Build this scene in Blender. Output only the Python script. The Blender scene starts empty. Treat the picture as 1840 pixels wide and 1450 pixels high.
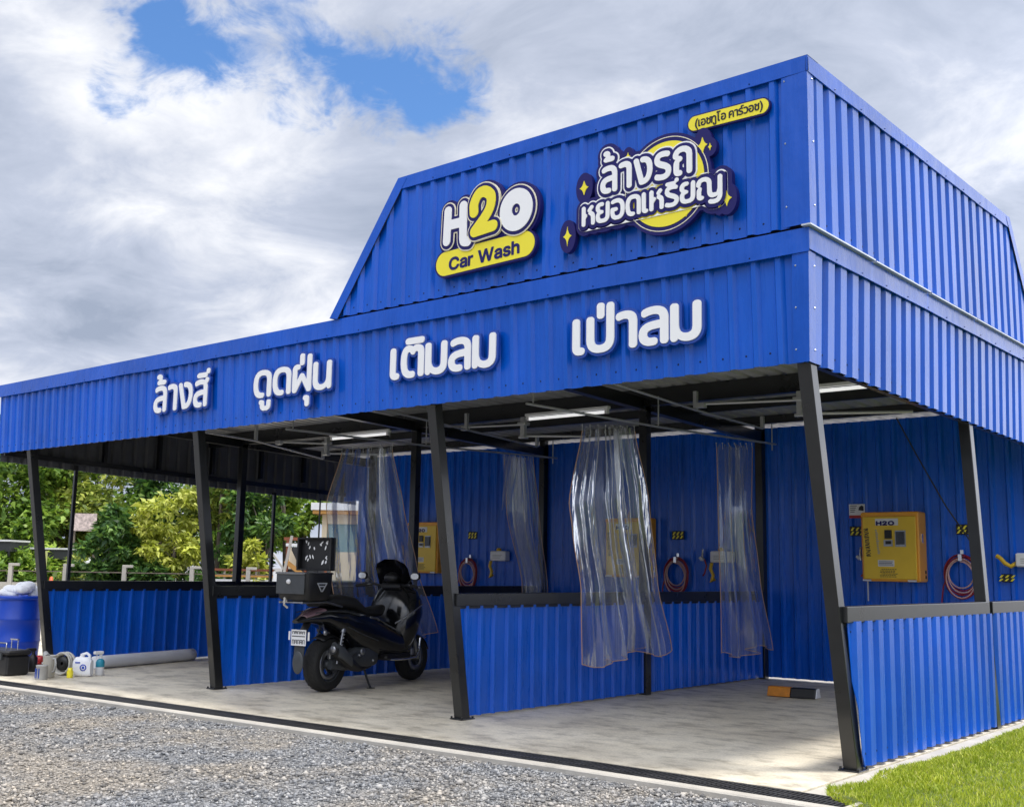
import bpy, math, random
import numpy as np
from mathutils import Vector, Matrix
from mathutils import noise as mnoise
S = bpy.context.scene
COL = S.collection
rnd = random.Random(7)
R = math.radians

# ------------------------------------------------------------------ camera
def set_camera():
    yaw, pitch, roll, f = 0.7009925, 0.1486911, 0.0178722, 1985.975
    fw = Vector((-math.sin(yaw) * math.cos(pitch), math.cos(yaw) * math.cos(pitch), math.sin(pitch)))
    r = Vector((math.cos(yaw), math.sin(yaw), 0)); u = r.cross(fw)
    r2 = r * math.cos(roll) + u * math.sin(roll); u2 = -r * math.sin(roll) + u * math.cos(roll)
    c = bpy.data.cameras.new('camera'); o = bpy.data.objects.new('camera', c); COL.objects.link(o)
    m = Matrix((r2, u2, -fw)).transposed().to_4x4(); m.translation = (3.144, -6.8891, 1.3)
    o.matrix_world = m
    c.sensor_width = 36; c.lens = f * 36 / 1840; c.clip_start = 0.05; c.clip_end = 2000
    S.camera = o
set_camera()

# ------------------------------------------------------------------ sky and sun
SUN_EL, SUN_AZ = R(75), (0.86, 0.40)            # towards the sun: high, from the right and a little behind
def set_light():
    w = bpy.data.worlds.new('World'); S.world = w; w.use_nodes = True
    nt = w.node_tree; N = nt.nodes; Lk = nt.links
    bg = N['Background']; out = N['World Output']
    def nd(t, **k):
        n = N.new(t)
        for a, v in k.items():
            if a.startswith('i_'): n.inputs[a[2:].replace('_', ' ')].default_value = v
            else: setattr(n, a, v)
        return n
    def math_(op, a, b=None, c=None):
        n = nd('ShaderNodeMath', operation=op)
        for i, v in enumerate((a, b, c)):
            if v is None: continue
            if isinstance(v, (int, float)): n.inputs[i].default_value = v
            else: Lk.new(v, n.inputs[i])
        return n.outputs[0]
    sky = nd('ShaderNodeTexSky', sky_type='NISHITA', sun_disc=False, sun_elevation=SUN_EL)
    sky.sun_rotation = math.atan2(SUN_AZ[0], SUN_AZ[1]); sky.air_density = 1.0; sky.dust_density = 0.4; sky.ozone_density = 2.5
    tc = nd('ShaderNodeTexCoord')
    sep = nd('ShaderNodeSeparateXYZ'); Lk.new(tc.outputs['Generated'], sep.inputs[0])
    X, Y, Z = sep.outputs
    zz = math_('ADD', math_('MAXIMUM', Z, 0.0), 0.22)
    cmb = nd('ShaderNodeCombineXYZ')                      # clouds lie on a flat layer overhead
    Lk.new(math_('DIVIDE', X, zz), cmb.inputs[0]); Lk.new(math_('DIVIDE', Y, zz), cmb.inputs[1]); cmb.inputs[2].default_value = 3.7
    def noise(vec, scale, detail, rough, dist=0.0, off=(0, 0, 0)):
        mp = nd('ShaderNodeMapping'); mp.inputs['Location'].default_value = off; Lk.new(vec, mp.inputs[0])
        n = nd('ShaderNodeTexNoise'); n.inputs['Scale'].default_value = scale; n.inputs['Detail'].default_value = detail
        n.inputs['Roughness'].default_value = rough; n.inputs['Distortion'].default_value = dist
        Lk.new(mp.outputs[0], n.inputs['Vector']); return n.outputs[0]
    big = noise(cmb.outputs[0], 1.1, 3, 0.5, 0.2, (2.1, 0.4, 0))
    det = noise(cmb.outputs[0], 3.6, 12, 0.60, 0.35, (0.3, 5.2, 0))
    wisp = noise(cmb.outputs[0], 11.0, 7, 0.66, 0.6, (4, 1, 2))
    wv = nd('ShaderNodeTexNoise'); wv.inputs['Scale'].default_value = 4.5; wv.inputs['Detail'].default_value = 6; wv.inputs['Roughness'].default_value = 0.62; Lk.new(tc.outputs['Generated'], wv.inputs['Vector'])
    ws = nd('ShaderNodeVectorMath', operation='MULTIPLY_ADD'); Lk.new(wv.outputs['Color'], ws.inputs[0]); ws.inputs[1].default_value = (0.30, 0.30, 0.22); ws.inputs[2].default_value = (-0.15, -0.15, -0.11)
    wd = nd('ShaderNodeVectorMath', operation='ADD'); Lk.new(tc.outputs['Generated'], wd.inputs[0]); Lk.new(ws.outputs[0], wd.inputs[1])
    def blob(d, k, warp=True):                             # 1 along a direction, falling off around it with a ragged edge
        v = Vector(d).normalized(); dt = nd('ShaderNodeVectorMath', operation='DOT_PRODUCT')
        nrm = nd('ShaderNodeVectorMath', operation='NORMALIZE'); Lk.new(wd.outputs[0] if warp else tc.outputs['Generated'], nrm.inputs[0])
        Lk.new(nrm.outputs[0], dt.inputs[0]); dt.inputs[1].default_value = v
        return math_('POWER', math_('MAXIMUM', dt.outputs['Value'], 0.0), k)
    gap = math_('MULTIPLY', blob((-0.700, 0.560, 0.448), 200), 0.24)
    for d, k, a in (((-0.755, 0.481, 0.446), 1000, 0.26), ((-0.705, 0.580, 0.410), 900, 0.20), ((-0.665, 0.640, 0.385), 800, 0.28), ((-0.640, 0.640, 0.43), 900, 0.2), ((-0.808, 0.437, 0.396), 1500, 0.16), ((-0.742, 0.517, 0.428), 700, 0.15), ((-0.822, 0.42, 0.385), 1600, 0.12), ((-0.690, 0.600, 0.405), 1500, 0.14),
                    ((-0.800, 0.455, 0.41), 1500, 0.12), ((-0.285, 0.902, 0.315), 800, 0.22), ((0.6, -0.7, 0.5), 6, 0.22), ((0.2, -0.3, 0.9), 9, 0.2)):
        gap = math_('ADD', gap, math_('MULTIPLY', blob(d, k), a))
    dens = math_('ADD', math_('MULTIPLY', big, 0.55), math_('MULTIPLY', det, 0.55))
    dens = math_('ADD', dens, math_('MULTIPLY', wisp, 0.56))
    dens = math_('SUBTRACT', dens, gap)
    mr = nd('ShaderNodeMapRange', interpolation_type='SMOOTHSTEP'); Lk.new(dens, mr.inputs[0])
    mr.inputs[1].default_value = 0.35; mr.inputs[2].default_value = 0.60
    # cloud brightness: sunny tops and grey undersides
    lum = noise(cmb.outputs[0], 1.7, 8, 0.5, 0.3, (7.3, 2.2, 1))
    lum2 = noise(cmb.outputs[0], 4.6, 10, 0.62, 0.5, (1.3, 8.2, 4))
    lsum = math_('ADD', math_('MULTIPLY', lum, 0.62), math_('MULTIPLY', lum2, 0.44))
    lsum = math_('SUBTRACT', lsum, math_('MULTIPLY', blob((-0.30, 0.87, 0.40), 40), 0.07))
    lsum = math_('ADD', lsum, math_('MULTIPLY', blob((-0.80, 0.489, 0.36), 160), 0.09))
    lsum = math_('ADD', lsum, math_('MULTIPLY', blob((-0.826, 0.40, 0.41), 300), 0.07))
    lsum = math_('SUBTRACT', lsum, math_('MULTIPLY', blob((-0.855, 0.455, 0.26), 500), 0.08))
    cr = nd('ShaderNodeValToRGB'); Lk.new(lsum, cr.inputs[0])
    e = cr.color_ramp.elements
    e[0].position = 0.36; e[0].color = (0.33, 0.385, 0.50, 1)
    e[1].position = 0.66; e[1].color = (0.86, 0.875, 0.92, 1)
    x = e.new(0.50); x.color = (0.50, 0.55, 0.67, 1)
    blue = nd('ShaderNodeMix', data_type='RGBA', blend_type='MULTIPLY'); blue.inputs['Factor'].default_value = 1.0
    Lk.new(sky.outputs[0], blue.inputs['A']); blue.inputs['B'].default_value = (0.090, 0.125, 0.160, 1)
    mx = nd('ShaderNodeMix', data_type='RGBA'); Lk.new(mr.outputs[0], mx.inputs['Factor'])
    Lk.new(blue.outputs['Result'], mx.inputs['A']); Lk.new(cr.outputs[0], mx.inputs['B'])
    sc = nd('ShaderNodeMix', data_type='RGBA', blend_type='MULTIPLY'); sc.inputs['Factor'].default_value = 1.0
    Lk.new(mx.outputs['Result'], sc.inputs['A'])
    lift = math_('ADD', math_('SUBTRACT', math_('MULTIPLY', blob((0.20, -0.60, 0.78), 4, False), 28.0), math_('MULTIPLY', blob((-0.12, -0.99, 0.0), 2.6, False), 8.5)), math_('ADD', math_('MULTIPLY', blob((0.50, 0.84, 0.22), 7, False), 20.0), 10.0))     # added brightness outside the view lights fascia and cladding; low front sky dimmed
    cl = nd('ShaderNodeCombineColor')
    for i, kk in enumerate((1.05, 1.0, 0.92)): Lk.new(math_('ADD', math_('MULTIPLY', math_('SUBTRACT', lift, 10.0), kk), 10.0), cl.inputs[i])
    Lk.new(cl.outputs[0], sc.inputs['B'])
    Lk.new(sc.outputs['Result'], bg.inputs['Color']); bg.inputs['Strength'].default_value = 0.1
    w.cycles.sampling_method = 'MANUAL'; w.cycles.sample_map_resolution = 512
    l = bpy.data.lights.new('sun', 'SUN'); l.energy = 3.4; l.angle = R(9); l.color = (1, 0.955, 0.88)
    o = bpy.data.objects.new('sun', l); COL.objects.link(o)
    h = Vector((SUN_AZ[0], SUN_AZ[1], 0)).normalized() * math.cos(SUN_EL) + Vector((0, 0, math.sin(SUN_EL)))
    o.rotation_euler = h.to_track_quat('Z', 'Y').to_euler(); o.location = (-6, -8, 20)
set_light()
S.view_settings.view_transform = 'Standard'; S.view_settings.look = 'None'
S.view_settings.exposure = 0.22; S.view_settings.gamma = 1.0
S.render.engine = 'CYCLES'
S.cycles.transparent_max_bounces = 32; S.cycles.max_bounces = 8; S.cycles.diffuse_bounces = 4

# ------------------------------------------------------------------ helpers
def gz(x):                                       # the ground falls a little towards the left end
    return -0.008 * min(max(0.0, -x - 1.5), 11.0)

class MB:
    """collects shapes and links them as one mesh object"""
    def __init__(s): s.v = []; s.f = []; s.m = []; s.sm = []
    def add(s, vs, fs, mat=0, smooth=False):
        n = len(s.v); s.v += [tuple(v) for v in vs]
        for f in fs: s.f.append([i + n for i in f]); s.m.append(mat); s.sm.append(smooth)
    def box(s, lo, hi, mat=0, bev=0.0):
        (x0, y0, z0), (x1, y1, z1) = lo, hi
        if bev <= 0:
            vs = [(x0, y0, z0), (x1, y0, z0), (x1, y1, z0), (x0, y1, z0), (x0, y0, z1), (x1, y0, z1), (x1, y1, z1), (x0, y1, z1)]
            s.add(vs, [(0, 3, 2, 1), (4, 5, 6, 7), (0, 1, 5, 4), (1, 2, 6, 5), (2, 3, 7, 6), (3, 0, 4, 7)], mat); return
        b = bev
        vs = []
        for z, i in ((z0, b), (z0 + b, 0), (z1 - b, 0), (z1, b)):
            a, c, d, e = x0 + i, x1 - i, y0 + i, y1 - i
            k = b if i == 0 else b
            vs += [(a + k, d, z), (c - k, d, z), (c, d + k, z), (c, e - k, z), (c - k, e, z), (a + k, e, z), (a, e - k, z), (a, d + k, z)]
        fs = [tuple(range(7, -1, -1)), tuple(range(24, 32))]
        for r in range(3):
            for i in range(8): fs.append((r * 8 + i, r * 8 + (i + 1) % 8, r * 8 + 8 + (i + 1) % 8, r * 8 + 8 + i))
        s.add(vs, fs, mat)
    def beam(s, p, q, w, h, up=(0, 0, 1), mat=0):
        """square bar from p to q, w across and h along up"""
        p, q = Vector(p), Vector(q); d = (q - p).normalized(); up = Vector(up)
        a = d.cross(up)
        if a.length < 1e-4: a = d.cross(Vector((0, 1, 0)))
        a.normalize(); b = a.cross(d).normalized(); a *= w / 2; b *= h / 2
        vs = [p - a - b, p + a - b, p + a + b, p - a + b, q - a - b, q + a - b, q + a + b, q - a + b]
        s.add(vs, [(0, 1, 2, 3), (7, 6, 5, 4), (0, 4, 5, 1), (1, 5, 6, 2), (2, 6, 7, 3), (3, 7, 4, 0)], mat)
    def tube(s, pts, r, seg=8, mat=0, cap=True, closed=False):
        P = [Vector(p) for p in pts]; n = len(P)
        rr = r if isinstance(r, (list, tuple)) else [r] * n
        vs = []; ref = None
        for i in range(n):
            if closed: t = P[(i + 1) % n] - P[i - 1]
            else: t = P[min(i + 1, n - 1)] - P[max(i - 1, 0)]
            t.normalize()
            if ref is None:
                ref = t.orthogonal().normalized()
            ref = (ref - t * ref.dot(t))
            if ref.length < 1e-6: ref = t.orthogonal()
            ref.normalize(); b = t.cross(ref)
            for k in range(seg):
                a = 2 * math.pi * k / seg; vs.append(P[i] + (ref * math.cos(a) + b * math.sin(a)) * rr[i])
        fs = []
        for i in range(n if closed else n - 1):
            j = (i + 1) % n
            for k in range(seg): fs.append((i * seg + k, i * seg + (k + 1) % seg, j * seg + (k + 1) % seg, j * seg + k))
        s.add(vs, fs, mat, True)
        if cap and not closed:
            s.add(vs[:seg], [tuple(range(seg - 1, -1, -1))], mat); s.add(vs[-seg:], [tuple(range(seg))], mat)
    def lathe(s, prof, o=(0, 0, 0), axis='z', seg=24, mat=0, smooth=True):
        """profile of (radius, height) turned about an axis"""
        o = Vector(o); vs = []
        for r, h in prof:
            for k in range(seg):
                a = 2 * math.pi * k / seg; c, d = r * math.cos(a), r * math.sin(a)
                vs.append(o + (Vector((c, d, h)) if axis == 'z' else Vector((c, h, d)) if axis == 'y' else Vector((h, c, d))))
        fs = []
        for i in range(len(prof) - 1):
            for k in range(seg):
                q = (i * seg + k, i * seg + (k + 1) % seg, (i + 1) * seg + (k + 1) % seg, (i + 1) * seg + k)
                fs.append(q if axis != 'y' else q[::-1])
        s.add(vs, fs, mat, smooth)
    def ball(s, c, r, seg=12, rings=8, mat=0):
        c = Vector(c); rx, ry, rz = r if isinstance(r, (tuple, list)) else (r, r, r)
        vs = []; fs = []
        for i in range(rings + 1):
            t = math.pi * i / rings
            for k in range(seg):
                a = 2 * math.pi * k / seg
                vs.append(c + Vector((rx * math.sin(t) * math.cos(a), ry * math.sin(t) * math.sin(a), -rz * math.cos(t))))
        for i in range(rings):
            for k in range(seg): fs.append((i * seg + k, i * seg + (k + 1) % seg, (i + 1) * seg + (k + 1) % seg, (i + 1) * seg + k))
        s.add(vs, fs, mat, True)
    def loft(s, secs, seg=20, mat=0, cap=True):
        """sections (x, y, z, half width, half height, power) along x: super-ellipse rings"""
        vs = []
        for sec in secs:
            x, y, z, w, h = sec[:5]; p = sec[5] if len(sec) > 5 else 2.5; lean = sec[6] if len(sec) > 6 else 0
            for k in range(seg):
                a = 2 * math.pi * k / seg; c, d = math.cos(a), math.sin(a)
                cy = math.copysign(abs(c) ** (2 / p), c) * w; cz = math.copysign(abs(d) ** (2 / p), d) * h
                vs.append((x + lean * cz, y + cy, z + cz))
        fs = []
        for i in range(len(secs) - 1):
            for k in range(seg): fs.append((i * seg + k, i * seg + (k + 1) % seg, (i + 1) * seg + (k + 1) % seg, (i + 1) * seg + k))
        s.add(vs, fs, mat, True)
        if cap:
            s.add(vs[:seg], [tuple(range(seg - 1, -1, -1))], mat); s.add(vs[-seg:], [tuple(range(seg))], mat)
    def prism(s, poly, off, mat=0):
        """planar polygon (3-D points) pushed along a vector"""
        off = Vector(off); n = len(poly); P = [Vector(p) for p in poly]
        s.add(P + [p + off for p in P], [tuple(range(n - 1, -1, -1)), tuple(range(n, 2 * n))] + [(i, (i + 1) % n, n + (i + 1) % n, n + i) for i in range(n)], mat)
    def build(s, name, mats, parent=None, loc=None, world=True):
        """world=True: the collected points are world points; the object's origin goes to loc (or the parent's origin)"""
        me = bpy.data.meshes.new(name)
        off = Vector((0, 0, 0))
        if world: off = Vector(parent.location) if parent is not None and loc is None else Vector(loc or (0, 0, 0))
        me.from_pydata([(v[0] - off[0], v[1] - off[1], v[2] - off[2]) for v in s.v], [], s.f)
        if not isinstance(mats, (list, tuple)): mats = [mats]
        for m in mats: me.materials.append(m)
        me.polygons.foreach_set('material_index', s.m); me.polygons.foreach_set('use_smooth', s.sm)
        me.validate(); me.update()
        o = bpy.data.objects.new(name, me); COL.objects.link(o)
        if parent is not None: o.parent = parent
        if loc is not None: o.location = loc
        return o

def recalc(o):
    import bmesh
    bm = bmesh.new(); bm.from_mesh(o.data); bmesh.ops.recalc_face_normals(bm, faces=bm.faces); bm.to_mesh(o.data); bm.free(); return o
def bevel(o, w=0.004, seg=2):
    m = o.modifiers.new('bevel', 'BEVEL'); m.width = w; m.segments = seg; m.limit_method = 'ANGLE'; m.angle_limit = R(40); return o
def tag(o, label=None, cat=None, group=None, kind=None):
    if label: o['label'] = label
    if cat: o['category'] = cat
    if group: o['group'] = group
    if kind: o['kind'] = kind
    return o
def thing(name, label, cat, loc=(0, 0, 0), rz=0.0, group=None):
    o = bpy.data.objects.new(name, None); COL.objects.link(o); o.location = loc; o.rotation_euler = (0, 0, rz)
    o.empty_display_size = 0.2
    return tag(o, label, cat, group)
def dup(root, loc, label, group=None, rz=None):
    r = root.copy(); COL.objects.link(r); r.location = loc; r['label'] = label
    if rz is not None: r.rotation_euler = (0, 0, rz)
    if group: r['group'] = group
    for ch in [c for c in root.children]:
        c = ch.copy(); COL.objects.link(c); c.parent = r
        for g in [g for g in ch.children]:
            d = g.copy(); COL.objects.link(d); d.parent = c
    return r

# ------------------------------------------------------------------ materials
def mat(name, col, rough=0.5, metal=0.0, coat=0.0, spec=0.5, var=0.0, vscale=3.0, bump=0.0, bscale=40.0, rvar=0.0, emit=None):
    m = bpy.data.materials.new(name); m.use_nodes = True
    nt = m.node_tree; N = nt.nodes; Lk = nt.links; p = N['Principled BSDF']
    p.inputs['Base Color'].default_value = (*col, 1); p.inputs['Roughness'].default_value = rough; p.inputs['Metallic'].default_value = metal
    p.inputs['Coat Weight'].default_value = coat; p.inputs['Coat Roughness'].default_value = 0.12; p.inputs['Specular IOR Level'].default_value = spec
    if emit: p.inputs['Emission Color'].default_value = (*emit[0], 1); p.inputs['Emission Strength'].default_value = emit[1]
    if var or bump or rvar:
        tc = N.new('ShaderNodeTexCoord')
    if var or rvar:
        n = N.new('ShaderNodeTexNoise'); n.inputs['Scale'].default_value = vscale; n.inputs['Detail'].default_value = 6; n.inputs['Roughness'].default_value = 0.6
        Lk.new(tc.outputs['Object'], n.inputs['Vector'])
    if var:
        cr = N.new('ShaderNodeValToRGB'); Lk.new(n.outputs[0], cr.inputs[0])
        cr.color_ramp.elements[0].position = 0.3; cr.color_ramp.elements[1].position = 0.7
        cr.color_ramp.elements[0].color = (*[c * (1 - var) for c in col], 1); cr.color_ramp.elements[1].color = (*[min(1, c * (1 + var)) for c in col], 1)
        Lk.new(cr.outputs[0], p.inputs['Base Color'])
    if rvar:
        mr = N.new('ShaderNodeMapRange'); Lk.new(n.outputs[0], mr.inputs[0]); mr.inputs[3].default_value = max(0.02, rough - rvar); mr.inputs[4].default_value = rough + rvar
        Lk.new(mr.outputs[0], p.inputs['Roughness'])
    if bump:
        b = N.new('ShaderNodeTexNoise'); b.inputs['Scale'].default_value = bscale; b.inputs['Detail'].default_value = 5
        Lk.new(tc.outputs['Object'], b.inputs['Vector']); bp = N.new('ShaderNodeBump'); bp.inputs['Strength'].default_value = bump; bp.inputs['Distance'].default_value = 0.02
        Lk.new(b.outputs[0], bp.inputs['Height']); Lk.new(bp.outputs[0], p.inputs['Normal'])
    return m
M = {}
def painted(name, col, rough, dent):
    """painted sheet: slight tint change from sheet to sheet, dust and rain streaks, shallow dents"""
    m = bpy.data.materials.new(name); m.use_nodes = True; nt = m.node_tree; N = nt.nodes; Lk = nt.links; p = N['Principled BSDF']
    tc = N.new('ShaderNodeTexCoord'); sp = N.new('ShaderNodeSeparateXYZ'); Lk.new(tc.outputs['Object'], sp.inputs[0])
    ad = N.new('ShaderNodeMath'); Lk.new(sp.outputs[0], ad.inputs[0]); Lk.new(sp.outputs[1], ad.inputs[1])
    dv = N.new('ShaderNodeMath'); dv.operation = 'DIVIDE'; Lk.new(ad.outputs[0], dv.inputs[0]); dv.inputs[1].default_value = 0.748
    fl = N.new('ShaderNodeMath'); fl.operation = 'FLOOR'; Lk.new(dv.outputs[0], fl.inputs[0])
    wn = N.new('ShaderNodeTexWhiteNoise'); wn.noise_dimensions = '1D'; Lk.new(fl.outputs[0], wn.inputs['W'])
    def noise(sc, scale, det, rg=0.6):
        mp = N.new('ShaderNodeMapping'); mp.inputs['Scale'].default_value = sc; Lk.new(tc.outputs['Object'], mp.inputs[0])
        n = N.new('ShaderNodeTexNoise'); n.inputs['Scale'].default_value = scale; n.inputs['Detail'].default_value = det; n.inputs['Roughness'].default_value = rg; Lk.new(mp.outputs[0], n.inputs['Vector']); return n.outputs[0]
    st = noise((1, 1, 0.07), 14, 6, 0.65); cl = noise((1, 1, 1), 1.6, 7)
    def rng(src, lo, hi, a=0.3, c=0.7):
        r = N.new('ShaderNodeMapRange'); Lk.new(src, r.inputs[0]); r.inputs[1].default_value = a; r.inputs[2].default_value = c; r.inputs[3].default_value = lo; r.inputs[4].default_value = hi; return r.outputs[0]
    def mul(a, c):
        r = N.new('ShaderNodeMath'); r.operation = 'MULTIPLY'; Lk.new(a, r.inputs[0]); Lk.new(c, r.inputs[1]); return r.outputs[0]
    v = mul(mul(rng(wn.outputs[0], 0.92, 1.08, 0, 1), rng(st, 0.93, 1.05)), rng(cl, 0.88, 1.10))
    cc = N.new('ShaderNodeCombineColor'); [Lk.new(v, cc.inputs[i]) for i in range(3)]
    m1 = N.new('ShaderNodeMix'); m1.data_type = 'RGBA'; m1.blend_type = 'MULTIPLY'; m1.inputs['Factor'].default_value = 1; m1.inputs['A'].default_value = (*col, 1); Lk.new(cc.outputs[0], m1.inputs['B'])
    m2 = N.new('ShaderNodeMix'); m2.data_type = 'RGBA'; Lk.new(mul(rng(st, 0.0, 0.06, 0.52, 0.75), rng(cl, 0.2, 1.0)), m2.inputs['Factor']); Lk.new(m1.outputs['Result'], m2.inputs['A']); m2.inputs['B'].default_value = (0.30, 0.31, 0.34, 1)
    Lk.new(m2.outputs['Result'], p.inputs['Base Color'])
    Lk.new(rng(st, rough - 0.05, rough + 0.12), p.inputs['Roughness']); p.inputs['Coat Weight'].default_value = 0.16; p.inputs['Coat Roughness'].default_value = 0.12; p.inputs['Specular IOR Level'].default_value = 0.42
    bp = N.new('ShaderNodeBump'); bp.inputs['Strength'].default_value = dent; bp.inputs['Distance'].default_value = 0.02; Lk.new(noise((1, 1, 0.7), 2.4, 4), bp.inputs['Height']); Lk.new(bp.outputs[0], p.inputs['Normal'])
    return m
M['blue'] = painted('blue painted steel', (0.0022, 0.106, 0.60), 0.25, 0.18)
M['blue_trim'] = painted('blue flashing', (0.0020, 0.094, 0.56), 0.25, 0.8)
M['screw'] = mat('dark screw', (0.01, 0.02, 0.08), 0.4, 0.6)
M['black'] = mat('black painted tube', (0.009, 0.0098, 0.011), 0.30, 0, 0.3, 0.5, var=0.3, vscale=4, rvar=0.1)
M['grey_sheet'] = mat('unpainted sheet underside', (0.11, 0.112, 0.12), 0.5, 0.25, 0, 0.5, var=0.25, vscale=2, rvar=0.1)
M['roof_sheet'] = mat('aluminium coated roof underside', (0.46, 0.465, 0.48), 0.42, 0.3, 0, 0.5, var=0.2, vscale=2, rvar=0.1)
M['zinc'] = mat('bare zinc edge', (0.62, 0.64, 0.66), 0.4, 0.4)
M['white_letter'] = mat('white acrylic', (0.92, 0.915, 0.90), 0.4, 0, 0.0)
M['letter_side'] = mat('mid blue letter backing', (0.010, 0.060, 0.36), 0.4, 0, 0.2)
M['navy'] = mat('navy acrylic', (0.012, 0.010, 0.12), 0.5, 0, 0.0, 0.3)
M['yellow'] = mat('yellow acrylic', (0.93, 0.80, 0.035), 0.35, 0, 0.2)
M['cream_line'] = mat('cream line', (0.88, 0.82, 0.62), 0.4)
M['ink'] = mat('black ink', (0.012, 0.012, 0.02), 0.5)
M['machine'] = mat('machine yellow paint', (0.80, 0.53, 0.022), 0.38, 0, 0.2, var=0.06, rvar=0.05)
M['machine_side'] = mat('machine orange paint', (0.82, 0.35, 0.014), 0.38, 0, 0.2, var=0.06)
M['white_plastic'] = mat('white plastic', (0.72, 0.72, 0.72), 0.4, var=0.08)
M['grey_plastic'] = mat('grey plastic', (0.36, 0.36, 0.35), 0.5, var=0.15, vscale=8)
M['chrome'] = mat('chrome', (0.75, 0.76, 0.78), 0.18, 1.0)
M['steel'] = mat('galvanised pipe', (0.55, 0.56, 0.56), 0.35, 0.6)
M['red_hose'] = mat('red hose', (0.28, 0.012, 0.02), 0.4)
M['pink_hose'] = mat('faded pink hose', (0.55, 0.34, 0.32), 0.45)
M['yellow_hose'] = mat('yellow hose', (0.70, 0.44, 0.02), 0.45)
M['tube_light'] = mat('white light tube', (0.9, 0.9, 0.9), 0.3, emit=((1, 1, 1), 0.55))
M['black_plastic'] = mat('black plastic', (0.012, 0.012, 0.013), 0.42, var=0.2, vscale=10)
M['gloss_black'] = mat('gloss black paint', (0.006, 0.0065, 0.008), 0.16, 0, 0.6)
M['rubber'] = mat('rubber', (0.013, 0.013, 0.013), 0.75, bump=0.4, bscale=60)
M['seat'] = mat('seat vinyl', (0.012, 0.012, 0.012), 0.55, bump=0.2, bscale=200)
M['dark_grey'] = mat('dark grey plastic', (0.05, 0.055, 0.06), 0.35, var=0.15, vscale=12)
M['alu'] = mat('aluminium', (0.32, 0.33, 0.35), 0.3, 0.9)
M['smoke'] = mat('smoked screen', (0.006, 0.006, 0.008), 0.06, 0, 0.5)
M['lamp_red'] = mat('smoked lamp lens', (0.20, 0.12, 0.14), 0.15, 0, 0.5)
M['pipe_white'] = mat('white rolled sheet', (0.66, 0.67, 0.70), 0.45, var=0.05)
M['barrel'] = mat('blue barrel plastic', (0.003, 0.055, 0.46), 0.35, var=0.1)
M['bag'] = mat('white plastic bag', (0.82, 0.83, 0.86), 0.4, bump=0.8, bscale=14)
M['teal'] = mat('teal label', (0.02, 0.25, 0.36), 0.4)
M['red'] = mat('red plastic', (0.45, 0.02, 0.02), 0.4)
M['orange'] = mat('orange rubber', (0.62, 0.22, 0.015), 0.55, var=0.2, vscale=12)
M['cone'] = mat('cone orange', (0.75, 0.10, 0.03), 0.5)
M['fence_conc'] = mat('fence concrete', (0.40, 0.38, 0.34), 0.9, var=0.2, vscale=1.2)
M['bark'] = mat('bark', (0.14, 0.115, 0.09), 0.9, var=0.35, vscale=6, bump=0.6, bscale=14)
M['wall_cream'] = mat('cream render', (0.70, 0.60, 0.44), 0.85, var=0.08, vscale=0.6)
M['glass'] = mat('window glass', (0.18, 0.30, 0.32), 0.08, 0, 0.3)
M['rust'] = mat('red brown steel', (0.20, 0.055, 0.02), 0.55, var=0.3, vscale=3)
M['timber'] = mat('orange timber', (0.48, 0.24, 0.06), 0.7, var=0.2, vscale=3)
M['trim'] = mat('amber curtain hem', (0.55, 0.34, 0.20), 0.5)
M['awning'] = mat('dark awning', (0.03, 0.032, 0.036), 0.6)

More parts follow.
